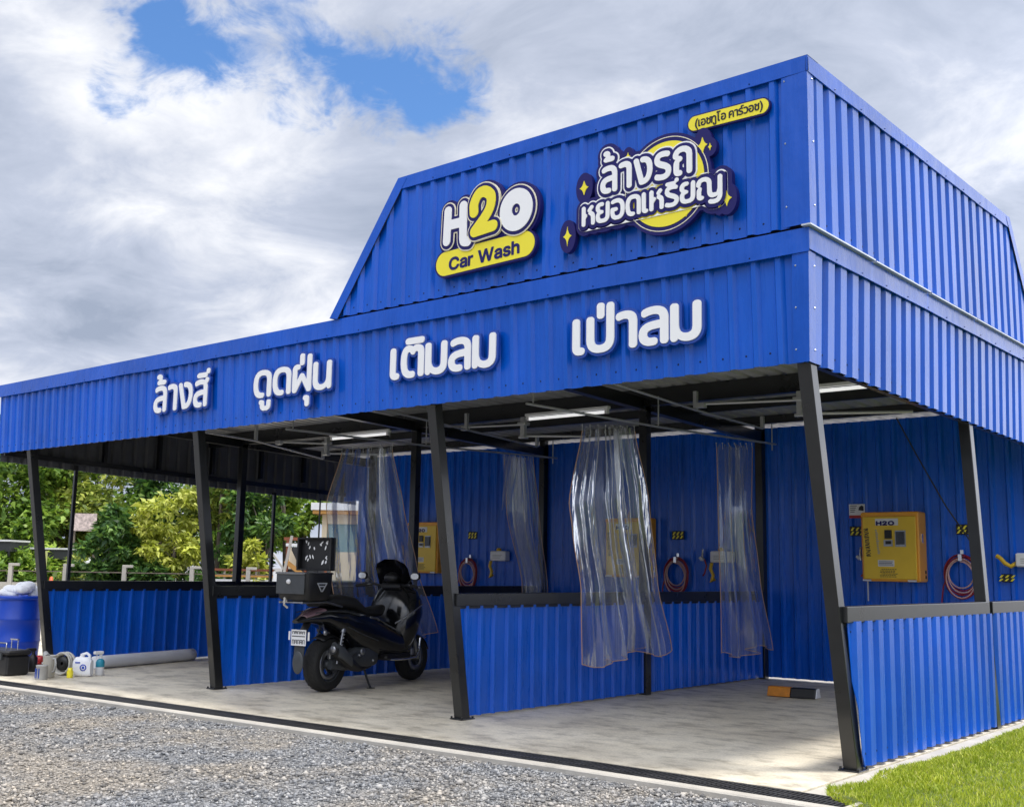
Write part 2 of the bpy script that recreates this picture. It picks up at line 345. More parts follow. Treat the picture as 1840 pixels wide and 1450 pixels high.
# outlines of the lettering: x, z pairs in half millimetres
SIGNS = {
 's1': {
  'face': [
   [-15720,5944,-15668,5940,-15604,5946,-15580,5956,-15566,5976,-15561,6000,-15566,6024,-15576,6040,-15588,6050,-15604,6056,-15660,6054,-15700,6061,-15724,6073,-15740,6096,-15743,6136,-15734,6160,-15728,6168,-15700,6186,-15636,6203,-15516,6214,-15508,6212,-15507,6000,-15500,5976,-15484,5960,-15468,5953,-15428,5950,-15396,5961,-15377,5984,-15374,6000,-15374,6360,-15382,6416,-15392,6448,-15411,6480,-15436,6508,-15468,6530,-15508,6546,-15556,6556,-15612,6560,-15676,6557,-15732,6547,-15796,6528,-15820,6513,-15832,6496,-15835,6480,-15831,6440,-15820,6423,-15804,6413,-15780,6410,-15716,6432,-15668,6442,-15620,6445,-15580,6442,-15556,6436,-15534,6424,-15521,6408,-15512,6384,-15506,6336,-15508,6329,-15636,6321,-15724,6305,-15772,6287,-15804,6269,-15837,6240,-15860,6207,-15874,6168,-15880,6120,-15875,6072,-15860,6032,-15838,6000,-15804,5972,-15772,5956],
   [-14172,5944,-14100,5941,-14052,5947,-14028,5960,-14018,5976,-14015,6008,-14025,6032,-14036,6044,-14060,6055,-14124,6055,-14156,6062,-14185,6080,-14193,6096,-14197,6112,-14197,6136,-14192,6152,-14172,6175,-14148,6188,-14116,6198,-14060,6207,-13972,6213,-13964,6213,-13960,6208,-13960,6000,-13957,5984,-13947,5968,-13932,5957,-13916,5951,-13868,5952,-13844,5964,-13831,5984,-13828,6000,-13828,6368,-13834,6408,-13848,6448,-13847,6456,-13828,6469,-13804,6494,-13790,6520,-13787,6544,-13800,6568,-13820,6583,-13844,6587,-13876,6587,-13884,6583,-13908,6565,-13948,6502,-13955,6528,-13972,6544,-13996,6554,-14052,6560,-14116,6558,-14204,6542,-14260,6523,-14274,6512,-14284,6497,-14288,6464,-14284,6446,-14267,6424,-14244,6413,-14228,6413,-14164,6434,-14108,6444,-14052,6444,-13996,6434,-13972,6440,-13974,6416,-13963,6376,-13960,6336,-13964,6329,-14092,6321,-14180,6304,-14228,6286,-14265,6264,-14297,6232,-14317,6200,-14329,6160,-14333,6120,-14328,6072,-14313,6032,-14292,6000,-14260,5974,-14228,5957],
   [-15056,5952,-15012,5950,-14996,5953,-14972,5972,-14963,5992,-14962,6384,-14966,6424,-14977,6464,-15004,6506,-15028,6527,-15060,6543,-15092,6553,-15140,6559,-15188,6559,-15246,6552,-15300,6537,-15316,6527,-15328,6512,-15334,6496,-15332,6464,-15316,6438,-15292,6426,-15276,6426,-15212,6442,-15180,6444,-15132,6437,-15116,6427,-15107,6416,-15098,6392,-15096,6368,-15095,5992,-15082,5968],
   [-14712,5952,-14652,5950,-14580,5960,-14524,5980,-14476,6013,-14437,6056,-14402,6120,-14384,6176,-14374,6248,-14375,6320,-14388,6384,-14412,6442,-14452,6492,-14492,6522,-14521,6536,-14588,6552,-14628,6555,-14676,6552,-14692,6546,-14708,6532,-14717,6512,-14717,6496,-14711,6472,-14700,6454,-14668,6439,-14612,6437,-14588,6430,-14556,6412,-14532,6382,-14518,6352,-14511,6328,-14507,6280,-14510,6232,-14528,6160,-14556,6113,-14588,6084,-14604,6076,-14636,6070,-14789,6528,-14812,6547,-14860,6550,-14884,6543,-14899,6528,-14910,6504,-14908,6480,-14750,5992,-14737,5968],
   [-13948,6468,-13944,6488,-13940,6495,-13938,6488,-13932,6472],
   [-15743,6584,-15724,6579,-15684,6579,-15652,6586,-15620,6578,-15492,6578,-15468,6584,-15447,6600,-15440,6616,-15438,6648,-15444,6664,-15460,6679,-15484,6689,-15588,6691,-15591,6696,-15588,6744,-15596,6771,-15609,6792,-15628,6808,-15644,6817,-15668,6825,-15700,6828,-15732,6824,-15764,6815,-15788,6796,-15795,6784,-15798,6768,-15792,6744,-15782,6728,-15772,6720,-15756,6714,-15716,6715,-15711,6704,-15710,6696,-15756,6669,-15772,6648,-15775,6632,-15772,6615,-15756,6592],
   [-14188,6592,-14164,6588,-13884,6587,-13883,6592,-13854,6616,-13848,6632,-13849,6656,-13844,6662,-13796,6664,-13773,6680,-13764,6694,-13760,6712,-13765,6752,-13775,6768,-13796,6781,-13812,6784,-13844,6782,-13868,6773,-13884,6752,-13888,6704,-13892,6700,-14148,6701,-14164,6698,-14204,6681,-14223,6664,-14229,6648,-14229,6632,-14216,6608],
  ],
  'back': [
   [-15748,5904,-15668,5896,-15596,5903,-15572,5910,-15556,5919,-15532,5944,-15502,5920,-15460,5906,-15404,5909,-15364,5930,-15340,5959,-15331,5992,-15330,6360,-15334,6392,-15332,6394,-15300,6382,-15276,6381,-15212,6398,-15180,6400,-15148,6396,-15142,6384,-15138,5984,-15130,5960,-15116,5939,-15100,5925,-15076,5912,-15044,5906,-15004,5906,-14980,5912,-14964,5920,-14945,5936,-14924,5968,-14918,6000,-14916,6362,-14788,5968,-14768,5936,-14732,5912,-14708,5906,-14644,5907,-14580,5914,-14516,5935,-14444,5982,-14406,6024,-14380,6064,-14372,6068,-14355,6016,-14322,5968,-14276,5932,-14244,5916,-14204,5904,-14148,5897,-14092,5897,-14044,5903,-14012,5917,-13988,5940,-13980,5939,-13948,5915,-13924,5907,-13876,5906,-13836,5916,-13818,5928,-13803,5944,-13793,5960,-13785,5984,-13784,6368,-13794,6440,-13772,6463,-13757,6488,-13749,6504,-13743,6528,-13744,6552,-13752,6576,-13769,6600,-13788,6616,-13743,6648,-13722,6680,-13716,6712,-13724,6768,-13740,6795,-13764,6814,-13788,6824,-13820,6827,-13860,6824,-13892,6810,-13917,6784,-13932,6746,-14148,6745,-14180,6739,-14236,6713,-14252,6698,-14264,6680,-14272,6656,-14272,6624,-14264,6600,-14248,6576,-14292,6554,-14308,6540,-14322,6520,-14330,6496,-14332,6464,-14322,6424,-14312,6408,-14292,6388,-14276,6378,-14252,6370,-14220,6370,-14148,6392,-14100,6400,-14052,6400,-14020,6393,-14012,6387,-14009,6376,-14020,6370,-14140,6358,-14196,6345,-14260,6319,-14292,6299,-14324,6268,-14330,6280,-14331,6320,-14344,6392,-14355,6424,-14374,6464,-14420,6522,-14468,6559,-14508,6578,-14540,6588,-14588,6597,-14628,6599,-14676,6596,-14700,6590,-14716,6583,-14735,6568,-14748,6552,-14780,6580,-14804,6591,-14828,6594,-14876,6592,-14900,6584,-14923,6568,-14936,6552,-14956,6515,-14972,6536,-14996,6558,-15044,6584,-15084,6596,-15124,6602,-15188,6603,-15268,6592,-15324,6574,-15353,6552,-15380,6512,-15401,6536,-15422,6552,-15425,6560,-15401,6592,-15395,6616,-15394,6640,-15403,6680,-15428,6711,-15452,6724,-15476,6732,-15540,6734,-15553,6784,-15566,6808,-15598,6840,-15628,6858,-15660,6868,-15700,6872,-15740,6867,-15788,6853,-15804,6843,-15823,6824,-15833,6808,-15841,6784,-15842,6760,-15833,6728,-15820,6704,-15803,6688,-15816,6656,-15819,6632,-15813,6600,-15800,6576,-15844,6551,-15860,6534,-15873,6512,-15878,6488,-15878,6456,-15869,6416,-15852,6392,-15836,6380,-15820,6372,-15796,6366,-15764,6369,-15708,6389,-15668,6398,-15620,6401,-15572,6394,-15564,6391,-15556,6376,-15564,6370,-15636,6365,-15724,6350,-15796,6325,-15832,6304,-15868,6272,-15904,6216,-15918,6176,-15924,6120,-15918,6064,-15901,6016,-15875,5976,-15836,5941,-15788,5915],
   [-15564,6087,-15596,6099,-15660,6098,-15692,6105,-15699,6112,-15697,6136,-15684,6145,-15668,6150,-15628,6160,-15556,6166,-15551,6160,-15551,6088,-15556,6081],
   [-14020,6086,-14052,6099,-14116,6098,-14148,6107,-14153,6120,-14150,6136,-14124,6149,-14060,6162,-14012,6166,-14004,6160,-14004,6088,-14012,6081],
   [-14604,6127,-14612,6134,-14696,6392,-14692,6400,-14668,6394,-14644,6395,-14612,6392,-14582,6376,-14565,6352,-14555,6320,-14551,6280,-14556,6224,-14573,6168,-14587,6144],
  ],
 },
 's2': {
  'face': [
   [-10510,5679,-10492,5675,-10450,5679,-10422,5703,-10415,5727,-10416,5831,-10426,5863,-10436,5876,-10452,5888,-10484,5899,-10500,5901,-10540,5900,-10572,5890,-10590,5871,-10596,5847,-10594,5831,-10583,5815,-10572,5806,-10548,5797,-10542,5711,-10532,5695],
   [-11845,5695,-11828,5692,-11788,5699,-11748,5692,-11716,5698,-11676,5713,-11644,5738,-11627,5767,-11621,5791,-11621,5871,-11628,5895,-11636,5905,-11652,5914,-11708,5916,-11724,5911,-11735,5903,-11747,5879,-11750,5807,-11756,5796,-11772,5790,-11788,5786,-11812,5791,-11824,5799,-11829,5807,-11834,5871,-11848,5895,-11870,5911,-11900,5919,-11956,5919,-11972,5913,-11988,5898,-11996,5879,-11994,5855,-11980,5834,-11962,5823,-11957,5815,-11953,5775,-11937,5743,-11908,5717,-11868,5700],
   [-12011,5967,-11948,5961,-11884,5965,-11868,5971,-11854,5983,-11842,6007,-11845,6039,-11855,6055,-11868,6066,-11892,6073,-11948,6072,-11988,6081,-12012,6097,-12025,6111,-12046,6151,-12058,6223,-12058,6271,-12053,6319,-12044,6351,-12028,6379,-12004,6403,-11980,6416,-11948,6425,-11916,6429,-11844,6425,-11812,6417,-11796,6409,-11772,6383,-11764,6359,-11760,6327,-11760,6023,-11757,6007,-11747,5991,-11732,5977,-11716,5971,-11668,5971,-11644,5979,-11631,5991,-11623,6007,-11620,6055,-11621,6359,-11629,6399,-11642,6431,-11660,6458,-11692,6488,-11732,6511,-11772,6525,-11844,6537,-11932,6539,-11996,6532,-12052,6516,-12092,6496,-12139,6455,-12162,6423,-12180,6383,-12194,6327,-12199,6271,-12199,6223,-12190,6151,-12164,6075,-12140,6039,-12100,6002,-12060,5980],
   [-11386,5967,-11324,5961,-11260,5965,-11244,5971,-11229,5983,-11217,6007,-11220,6039,-11228,6052,-11244,6066,-11268,6073,-11324,6072,-11364,6082,-11388,6098,-11400,6111,-11421,6151,-11433,6223,-11433,6271,-11428,6319,-11419,6351,-11404,6377,-11380,6402,-11356,6415,-11324,6424,-11292,6429,-11220,6425,-11188,6417,-11172,6409,-11147,6383,-11139,6359,-11135,6327,-11135,6023,-11132,6006,-11116,5983,-11100,5973,-11084,5970,-11036,5972,-11020,5978,-11006,5991,-10998,6007,-10995,6055,-10996,6359,-11004,6399,-11020,6436,-11039,6463,-11077,6495,-11108,6511,-11148,6525,-11220,6538,-11308,6539,-11372,6531,-11420,6519,-11460,6500,-11500,6471,-11526,6439,-11556,6380,-11569,6327,-11574,6271,-11574,6223,-11565,6151,-11540,6077,-11515,6039,-11476,6003,-11428,5977],
   [-10160,5967,-10092,5961,-10036,5964,-10004,5970,-9948,5992,-9908,6019,-9892,5990,-9876,5977,-9860,5971,-9812,5975,-9796,5985,-9786,5999,-9780,6023,-9781,6487,-9796,6515,-9820,6528,-9876,6530,-9899,6519,-9914,6503,-9920,6487,-9923,6191,-9932,6151,-9945,6127,-9956,6111,-9988,6089,-10020,6077,-10044,6073,-10108,6076,-10140,6087,-10161,6103,-10176,6127,-10183,6167,-10184,6479,-10186,6495,-10205,6519,-10228,6530,-10276,6530,-10305,6519,-10318,6503,-10325,6479,-10324,6151,-10318,6103,-10307,6071,-10294,6047,-10268,6016,-10245,5999,-10220,5985],
   [-10918,5975,-10892,5970,-10844,5973,-10820,5985,-10660,6206,-10498,5983,-10476,5972,-10420,5971,-10396,5977,-10382,5991,-10373,6007,-10370,6023,-10371,6671,-10386,6703,-10396,6711,-10412,6717,-10468,6717,-10484,6711,-10494,6703,-10507,6679,-10510,6663,-10510,6487,-10509,6207,-10516,6204,-10612,6337,-10636,6348,-10676,6350,-10700,6343,-10719,6327,-10804,6205,-10809,6207,-10811,6215,-10809,6415,-10804,6424,-10796,6429,-10755,6431,-10740,6436,-10728,6447,-10717,6463,-10713,6479,-10716,6503,-10726,6519,-10748,6534,-10812,6539,-10852,6534,-10892,6520,-10925,6495,-10943,6463,-10949,6431,-10950,6023,-10947,6007,-10940,5994],
   [-10702,6511,-10684,6507,-10636,6510,-10612,6525,-10600,6543,-10597,6559,-10598,6703,-10609,6727,-10632,6743,-10652,6747,-10700,6744,-10724,6727,-10734,6711,-10737,6695,-10736,6551,-10724,6526],
  ],
  'back': [
   [-10492,5631,-10452,5632,-10428,5640,-10398,5663,-10380,5688,-10371,5727,-10374,5847,-10394,5895,-10419,5919,-10420,5926,-10428,5927,-10396,5930,-10364,5946,-10340,5975,-10324,6012,-10296,5983,-10250,5951,-10204,5932,-10156,5921,-10092,5917,-10028,5921,-9980,5931,-9924,5954,-9876,5929,-9852,5926,-9820,5928,-9788,5937,-9772,5947,-9756,5964,-9742,5991,-9736,6023,-9736,6479,-9742,6511,-9764,6546,-9788,6563,-9812,6571,-9876,6574,-9900,6569,-9916,6561,-9948,6531,-9959,6511,-9965,6487,-9967,6199,-9973,6167,-9987,6143,-10004,6130,-10036,6119,-10068,6116,-10100,6119,-10121,6127,-10132,6137,-10137,6151,-10140,6479,-10149,6519,-10159,6535,-10180,6555,-10212,6571,-10276,6574,-10300,6570,-10324,6560,-10326,6671,-10332,6695,-10343,6719,-10356,6735,-10372,6748,-10396,6758,-10460,6762,-10492,6756,-10524,6735,-10537,6719,-10548,6695,-10562,6735,-10571,6751,-10587,6767,-10604,6778,-10628,6788,-10652,6791,-10692,6791,-10724,6782,-10762,6751,-10778,6719,-10781,6695,-10781,6591,-10788,6583,-10820,6583,-10868,6576,-10916,6557,-10962,6519,-10988,6468,-11012,6498,-11052,6531,-11088,6551,-11140,6569,-11212,6581,-11308,6583,-11380,6575,-11444,6556,-11484,6537,-11530,6503,-11569,6455,-11588,6416,-11605,6455,-11627,6487,-11668,6524,-11708,6548,-11748,6564,-11836,6581,-11940,6583,-12004,6575,-12068,6557,-12132,6521,-12164,6494,-12199,6447,-12224,6391,-12237,6335,-12243,6279,-12243,6215,-12229,6127,-12207,6063,-12170,6007,-12124,5965,-12076,5939,-12032,5927,-12028,5922,-12040,5879,-12038,5847,-12027,5823,-12000,5791,-11994,5759,-11979,5727,-11964,5707,-11940,5685,-11916,5672,-11876,5656,-11828,5648,-11788,5654,-11740,5649,-11700,5656,-11660,5671,-11620,5700,-11590,5743,-11578,5783,-11578,5887,-11591,5919,-11613,5943,-11594,5967,-11582,5991,-11576,6015,-11576,6039,-11572,6045,-11548,6010,-11500,5965,-11444,5936,-11388,5922,-11316,5917,-11244,5924,-11220,5934,-11204,5946,-11172,5988,-11159,5967,-11140,5946,-11124,5936,-11100,5928,-11068,5926,-11020,5930,-10994,5943,-10972,5963,-10951,5943,-10924,5930,-10892,5926,-10844,5928,-10812,5937,-10784,5959,-10660,6131,-10529,5951,-10532,5947,-10588,5931,-10604,5921,-10620,5904,-10631,5887,-10639,5863,-10640,5839,-10635,5815,-10620,5790,-10591,5767,-10586,5703,-10569,5671,-10532,5640],
   [-11796,5894,-11812,5920,-11833,5943,-11817,5959,-11804,5981,-11796,5985,-11785,5967,-11760,5943,-11778,5919,-11788,5896],
   [-11180,6058,-11185,6071,-11200,6087,-11228,6107,-11260,6116,-11334,6119,-11353,6127,-11369,6143,-11385,6191,-11389,6271,-11380,6327,-11363,6359,-11340,6374,-11284,6385,-11228,6382,-11204,6376,-11188,6365,-11182,6351,-11179,6327],
   [-11812,6071,-11833,6095,-11860,6111,-11884,6116,-11956,6118,-11979,6127,-11994,6143,-12010,6191,-12014,6271,-12004,6330,-11988,6359,-11964,6375,-11916,6384,-11852,6382,-11828,6376,-11814,6367,-11807,6351,-11804,6327,-11804,6079],
   [-10764,6339,-10766,6383,-10732,6391,-10706,6407,-10684,6431,-10668,6463,-10628,6466,-10601,6479,-10573,6503,-10561,6519,-10556,6537,-10554,6487,-10556,6338,-10580,6368,-10604,6384,-10628,6392,-10676,6394,-10700,6391,-10724,6380,-10748,6360],
  ],
 },
 's3': {
  'face': [
   [-8038,5956,-7986,5956,-7946,5964,-7930,5975,-7920,5988,-7913,6020,-7919,6044,-7940,6068,-7954,6075,-7994,6079,-8006,6084,-8009,6492,-8015,6516,-8034,6537,-8066,6546,-8106,6546,-8122,6540,-8146,6520,-8156,6484,-8156,6084,-8152,6044,-8133,6004,-8106,5979,-8074,5964],
   [-7660,5956,-7602,5955,-7562,5959,-7546,5964,-7530,5976,-7521,5988,-7515,6020,-7524,6052,-7546,6074,-7570,6080,-7634,6080,-7666,6088,-7690,6103,-7713,6140,-7727,6220,-7728,6300,-7721,6364,-7712,6396,-7703,6412,-7690,6426,-7682,6429,-7666,6431,-7650,6427,-7639,6420,-7623,6396,-7610,6384,-7594,6378,-7570,6374,-7554,6377,-7533,6388,-7511,6420,-7498,6430,-7474,6432,-7450,6424,-7443,6412,-7440,6388,-7440,6020,-7434,5996,-7418,5976,-7402,5968,-7378,5964,-7330,5968,-7314,5976,-7298,5996,-7292,6012,-7292,6052,-7292,6396,-7297,6444,-7306,6470,-7324,6500,-7346,6521,-7370,6536,-7394,6546,-7434,6554,-7474,6556,-7514,6551,-7546,6541,-7570,6525,-7610,6545,-7658,6555,-7706,6554,-7738,6548,-7778,6530,-7818,6497,-7852,6436,-7869,6380,-7877,6300,-7877,6236,-7870,6164,-7847,6084,-7825,6044,-7794,6011,-7738,5975,-7698,5962],
   [-6992,5956,-6938,5955,-6898,5959,-6834,5979,-6786,6011,-6770,6028,-6749,6060,-6733,6108,-6729,6148,-6728,6484,-6733,6508,-6749,6532,-6778,6546,-6834,6544,-6850,6537,-6864,6524,-6872,6508,-6877,6484,-6877,6164,-6886,6124,-6903,6100,-6930,6086,-6962,6080,-6994,6080,-7034,6088,-7058,6100,-7089,6124,-7106,6164,-7113,6204,-7114,6468,-7116,6500,-7121,6516,-7134,6532,-7154,6544,-7170,6546,-7226,6542,-7251,6524,-7260,6508,-7262,6492,-7262,6020,-7260,6004,-7242,5979,-7210,5965,-7178,5965,-7162,5970,-7140,5988,-7130,6008,-7106,5991,-7066,5972,-7026,5961],
   [-6516,5956,-6450,5955,-6402,5961,-6378,5973,-6362,5996,-6360,6012,-6363,6036,-6371,6052,-6394,6073,-6418,6079,-6474,6077,-6498,6080,-6522,6089,-6543,6108,-6547,6124,-6546,6148,-6533,6172,-6506,6188,-6442,6204,-6318,6212,-6315,6204,-6314,6012,-6306,5991,-6290,5975,-6266,5965,-6210,5967,-6186,5981,-6171,6004,-6168,6028,-6168,6364,-6172,6396,-6180,6428,-6205,6476,-6234,6506,-6282,6534,-6314,6544,-6362,6553,-6418,6556,-6490,6552,-6546,6543,-6618,6521,-6641,6500,-6649,6484,-6652,6460,-6646,6436,-6626,6412,-6610,6404,-6586,6402,-6522,6422,-6474,6431,-6426,6433,-6386,6430,-6362,6425,-6338,6412,-6320,6380,-6314,6340,-6442,6330,-6522,6317,-6562,6306,-6610,6284,-6642,6262,-6671,6228,-6680,6212,-6692,6180,-6699,6132,-6692,6084,-6676,6044,-6658,6018,-6626,5991,-6586,5971],
   [-5869,5956,-5818,5955,-5770,5960,-5738,5968,-5706,5981,-5666,6007,-5646,6028,-5625,6060,-5610,6106,-5605,6148,-5604,6492,-5607,6508,-5615,6524,-5626,6535,-5650,6546,-5706,6546,-5722,6540,-5741,6524,-5750,6508,-5752,6492,-5753,6172,-5762,6124,-5771,6108,-5786,6095,-5818,6083,-5858,6079,-5914,6089,-5954,6110,-5960,6116,-5982,6164,-5989,6204,-5990,6492,-5994,6513,-6008,6532,-6026,6542,-6082,6546,-6098,6544,-6126,6524,-6134,6508,-6138,6484,-6138,6020,-6136,6004,-6127,5988,-6114,5975,-6090,5965,-6058,5965,-6034,5972,-6023,5980,-6002,6006,-5986,5993,-5946,5973,-5906,5962],
   [-7728,6572,-7698,6569,-7354,6569,-7330,6572,-7306,6589,-7297,6604,-7292,6628,-7295,6652,-7304,6668,-7322,6683,-7338,6688,-7690,6690,-7706,6687,-7738,6677,-7752,6668,-7765,6652,-7770,6636,-7770,6620,-7762,6600,-7746,6581],
  ],
  'back': [
   [-8064,5916,-8034,5911,-7986,5911,-7946,5918,-7922,5927,-7898,5944,-7882,5964,-7873,5988,-7866,6027,-7818,5972,-7770,5941,-7706,5919,-7658,5912,-7594,5911,-7538,5920,-7504,5940,-7474,5977,-7460,5956,-7442,5939,-7418,5927,-7386,5920,-7346,5920,-7322,5924,-7274,5949,-7242,5929,-7210,5920,-7162,5923,-7114,5946,-7082,5931,-7034,5918,-6978,5911,-6898,5915,-6842,5928,-6802,5945,-6763,5972,-6738,5997,-6722,6021,-6714,6021,-6690,5988,-6650,5954,-6602,5930,-6562,5919,-6514,5912,-6442,5912,-6394,5918,-6370,5926,-6338,5951,-6330,5952,-6298,5929,-6258,5920,-6202,5923,-6178,5933,-6154,5951,-6122,5929,-6090,5920,-6042,5923,-6016,5932,-5994,5947,-5962,5932,-5922,5920,-5866,5912,-5810,5911,-5762,5916,-5722,5927,-5672,5948,-5642,5970,-5618,5993,-5586,6041,-5568,6092,-5561,6148,-5560,6492,-5563,6516,-5573,6540,-5586,6558,-5610,6577,-5634,6587,-5658,6590,-5706,6590,-5730,6585,-5754,6572,-5778,6548,-5791,6524,-5796,6500,-5798,6156,-5803,6140,-5810,6132,-5826,6126,-5858,6124,-5890,6128,-5922,6144,-5939,6172,-5945,6204,-5946,6500,-5959,6540,-5986,6571,-6018,6586,-6082,6590,-6122,6582,-6156,6556,-6168,6540,-6178,6516,-6210,6543,-6258,6571,-6306,6588,-6362,6597,-6418,6600,-6490,6597,-6554,6586,-6610,6571,-6642,6558,-6664,6540,-6682,6518,-6690,6519,-6699,6540,-6719,6564,-6754,6585,-6778,6590,-6826,6590,-6866,6578,-6886,6564,-6901,6548,-6913,6524,-6919,6500,-6924,6148,-6930,6136,-6946,6127,-6994,6124,-7018,6129,-7049,6148,-7065,6180,-7069,6204,-7070,6468,-7072,6508,-7080,6532,-7090,6549,-7106,6566,-7127,6580,-7146,6587,-7170,6590,-7218,6588,-7258,6578,-7248,6620,-7250,6652,-7261,6684,-7282,6709,-7314,6727,-7346,6732,-7690,6734,-7714,6730,-7746,6720,-7782,6700,-7806,6668,-7813,6644,-7814,6620,-7809,6596,-7797,6572,-7859,6516,-7891,6460,-7910,6396,-7921,6308,-7921,6236,-7913,6156,-7896,6092,-7898,6089,-7922,6109,-7962,6124,-7965,6492,-7971,6524,-7983,6548,-8008,6572,-8034,6585,-8058,6590,-8106,6590,-8138,6582,-8162,6567,-8180,6548,-8193,6524,-8200,6484,-8200,6084,-8194,6033,-8170,5980,-8138,5948,-8114,5933],
   [-7490,6081,-7514,6106,-7538,6118,-7562,6124,-7642,6126,-7658,6134,-7669,6148,-7676,6172,-7684,6228,-7685,6292,-7674,6370,-7666,6382,-7658,6370,-7642,6353,-7620,6340,-7570,6330,-7546,6333,-7527,6340,-7506,6354,-7490,6370,-7485,6364,-7484,6092],
   [-6362,6105,-6378,6114,-6402,6122,-6466,6121,-6498,6127,-6503,6132,-6502,6140,-6482,6150,-6434,6160,-6362,6167,-6359,6164,-6359,6116],
   [-6682,6284,-6682,6410,-6665,6388,-6646,6372,-6626,6363,-6602,6358,-6570,6360,-6514,6378,-6474,6386,-6418,6388,-6370,6380,-6450,6373,-6530,6360,-6570,6350,-6634,6321],
  ],
 },
 's4': {
  'face': [
   [-3878,5946,-3826,5946,-3786,5954,-3770,5966,-3761,5978,-3755,6010,-3760,6034,-3781,6058,-3802,6067,-3842,6070,-3846,6074,-3849,6482,-3861,6514,-3882,6530,-3906,6536,-3954,6534,-3978,6520,-3988,6506,-3994,6490,-3996,6074,-3990,6026,-3970,5991,-3938,5964,-3906,5951],
   [-3500,5946,-3418,5946,-3378,5950,-3330,5962,-3282,5984,-3250,6009,-3224,6042,-3205,6082,-3196,6122,-3191,6170,-3192,6674,-3201,6698,-3210,6711,-3226,6722,-3242,6726,-3298,6724,-3317,6714,-3330,6698,-3339,6666,-3339,6202,-3345,6130,-3354,6110,-3378,6085,-3410,6073,-3458,6068,-3498,6072,-3538,6088,-3560,6114,-3571,6154,-3572,6482,-3578,6506,-3602,6530,-3626,6536,-3682,6534,-3698,6525,-3714,6506,-3720,6482,-3720,6170,-3713,6106,-3696,6058,-3677,6026,-3654,6002,-3610,5973,-3546,5952],
   [-2558,5946,-2482,5946,-2442,5952,-2418,5969,-2407,5994,-2406,6018,-2410,6034,-2421,6050,-2434,6060,-2458,6068,-2522,6067,-2546,6071,-2570,6080,-2587,6098,-2591,6114,-2590,6138,-2578,6161,-2549,6178,-2506,6190,-2362,6204,-2361,6010,-2358,5994,-2350,5978,-2338,5966,-2322,5957,-2266,5955,-2234,5969,-2216,5994,-2214,6010,-2214,6354,-2220,6394,-2229,6426,-2251,6466,-2283,6498,-2314,6518,-2338,6527,-2362,6535,-2418,6544,-2466,6546,-2538,6542,-2594,6532,-2654,6514,-2682,6493,-2693,6474,-2694,6442,-2689,6418,-2676,6402,-2658,6392,-2634,6390,-2570,6411,-2522,6420,-2474,6423,-2434,6421,-2410,6415,-2386,6404,-2376,6394,-2365,6370,-2362,6328,-2490,6319,-2570,6306,-2610,6294,-2658,6272,-2694,6242,-2714,6218,-2730,6186,-2741,6122,-2737,6082,-2724,6042,-2706,6014,-2674,5984,-2642,5966,-2594,5951],
   [-1918,5946,-1866,5945,-1818,5950,-1754,5971,-1722,5992,-1703,6010,-1675,6050,-1659,6098,-1655,6138,-1654,6482,-1657,6498,-1674,6523,-1706,6536,-1762,6534,-1790,6514,-1798,6498,-1801,6482,-1802,6162,-1811,6114,-1820,6098,-1834,6086,-1858,6075,-1882,6070,-1914,6070,-1954,6077,-1970,6083,-2007,6106,-2030,6154,-2036,6194,-2037,6450,-2038,6490,-2043,6506,-2055,6522,-2074,6533,-2130,6536,-2146,6534,-2173,6514,-2182,6498,-2184,6482,-2185,6010,-2182,5994,-2162,5966,-2138,5955,-2106,5955,-2082,5962,-2066,5975,-2050,5997,-2034,5984,-1994,5963,-1954,5952],
   [-2862,5954,-2818,5955,-2802,5960,-2782,5978,-2771,6002,-2770,6370,-2774,6410,-2782,6442,-2799,6474,-2826,6503,-2858,6523,-2890,6535,-2930,6543,-2978,6546,-3034,6543,-3082,6535,-3130,6521,-3147,6506,-3162,6474,-3159,6442,-3143,6418,-3130,6409,-3114,6404,-3098,6404,-3026,6421,-2986,6422,-2954,6416,-2930,6401,-2921,6378,-2919,6354,-2918,6002,-2913,5986,-2900,5970,-2882,5960],
   [-3470,6482,-3426,6482,-3410,6487,-3386,6506,-3375,6530,-3376,6690,-3386,6714,-3402,6728,-3418,6735,-3466,6738,-3490,6732,-3510,6714,-3521,6690,-3519,6522,-3498,6493],
  ],
  'back': [
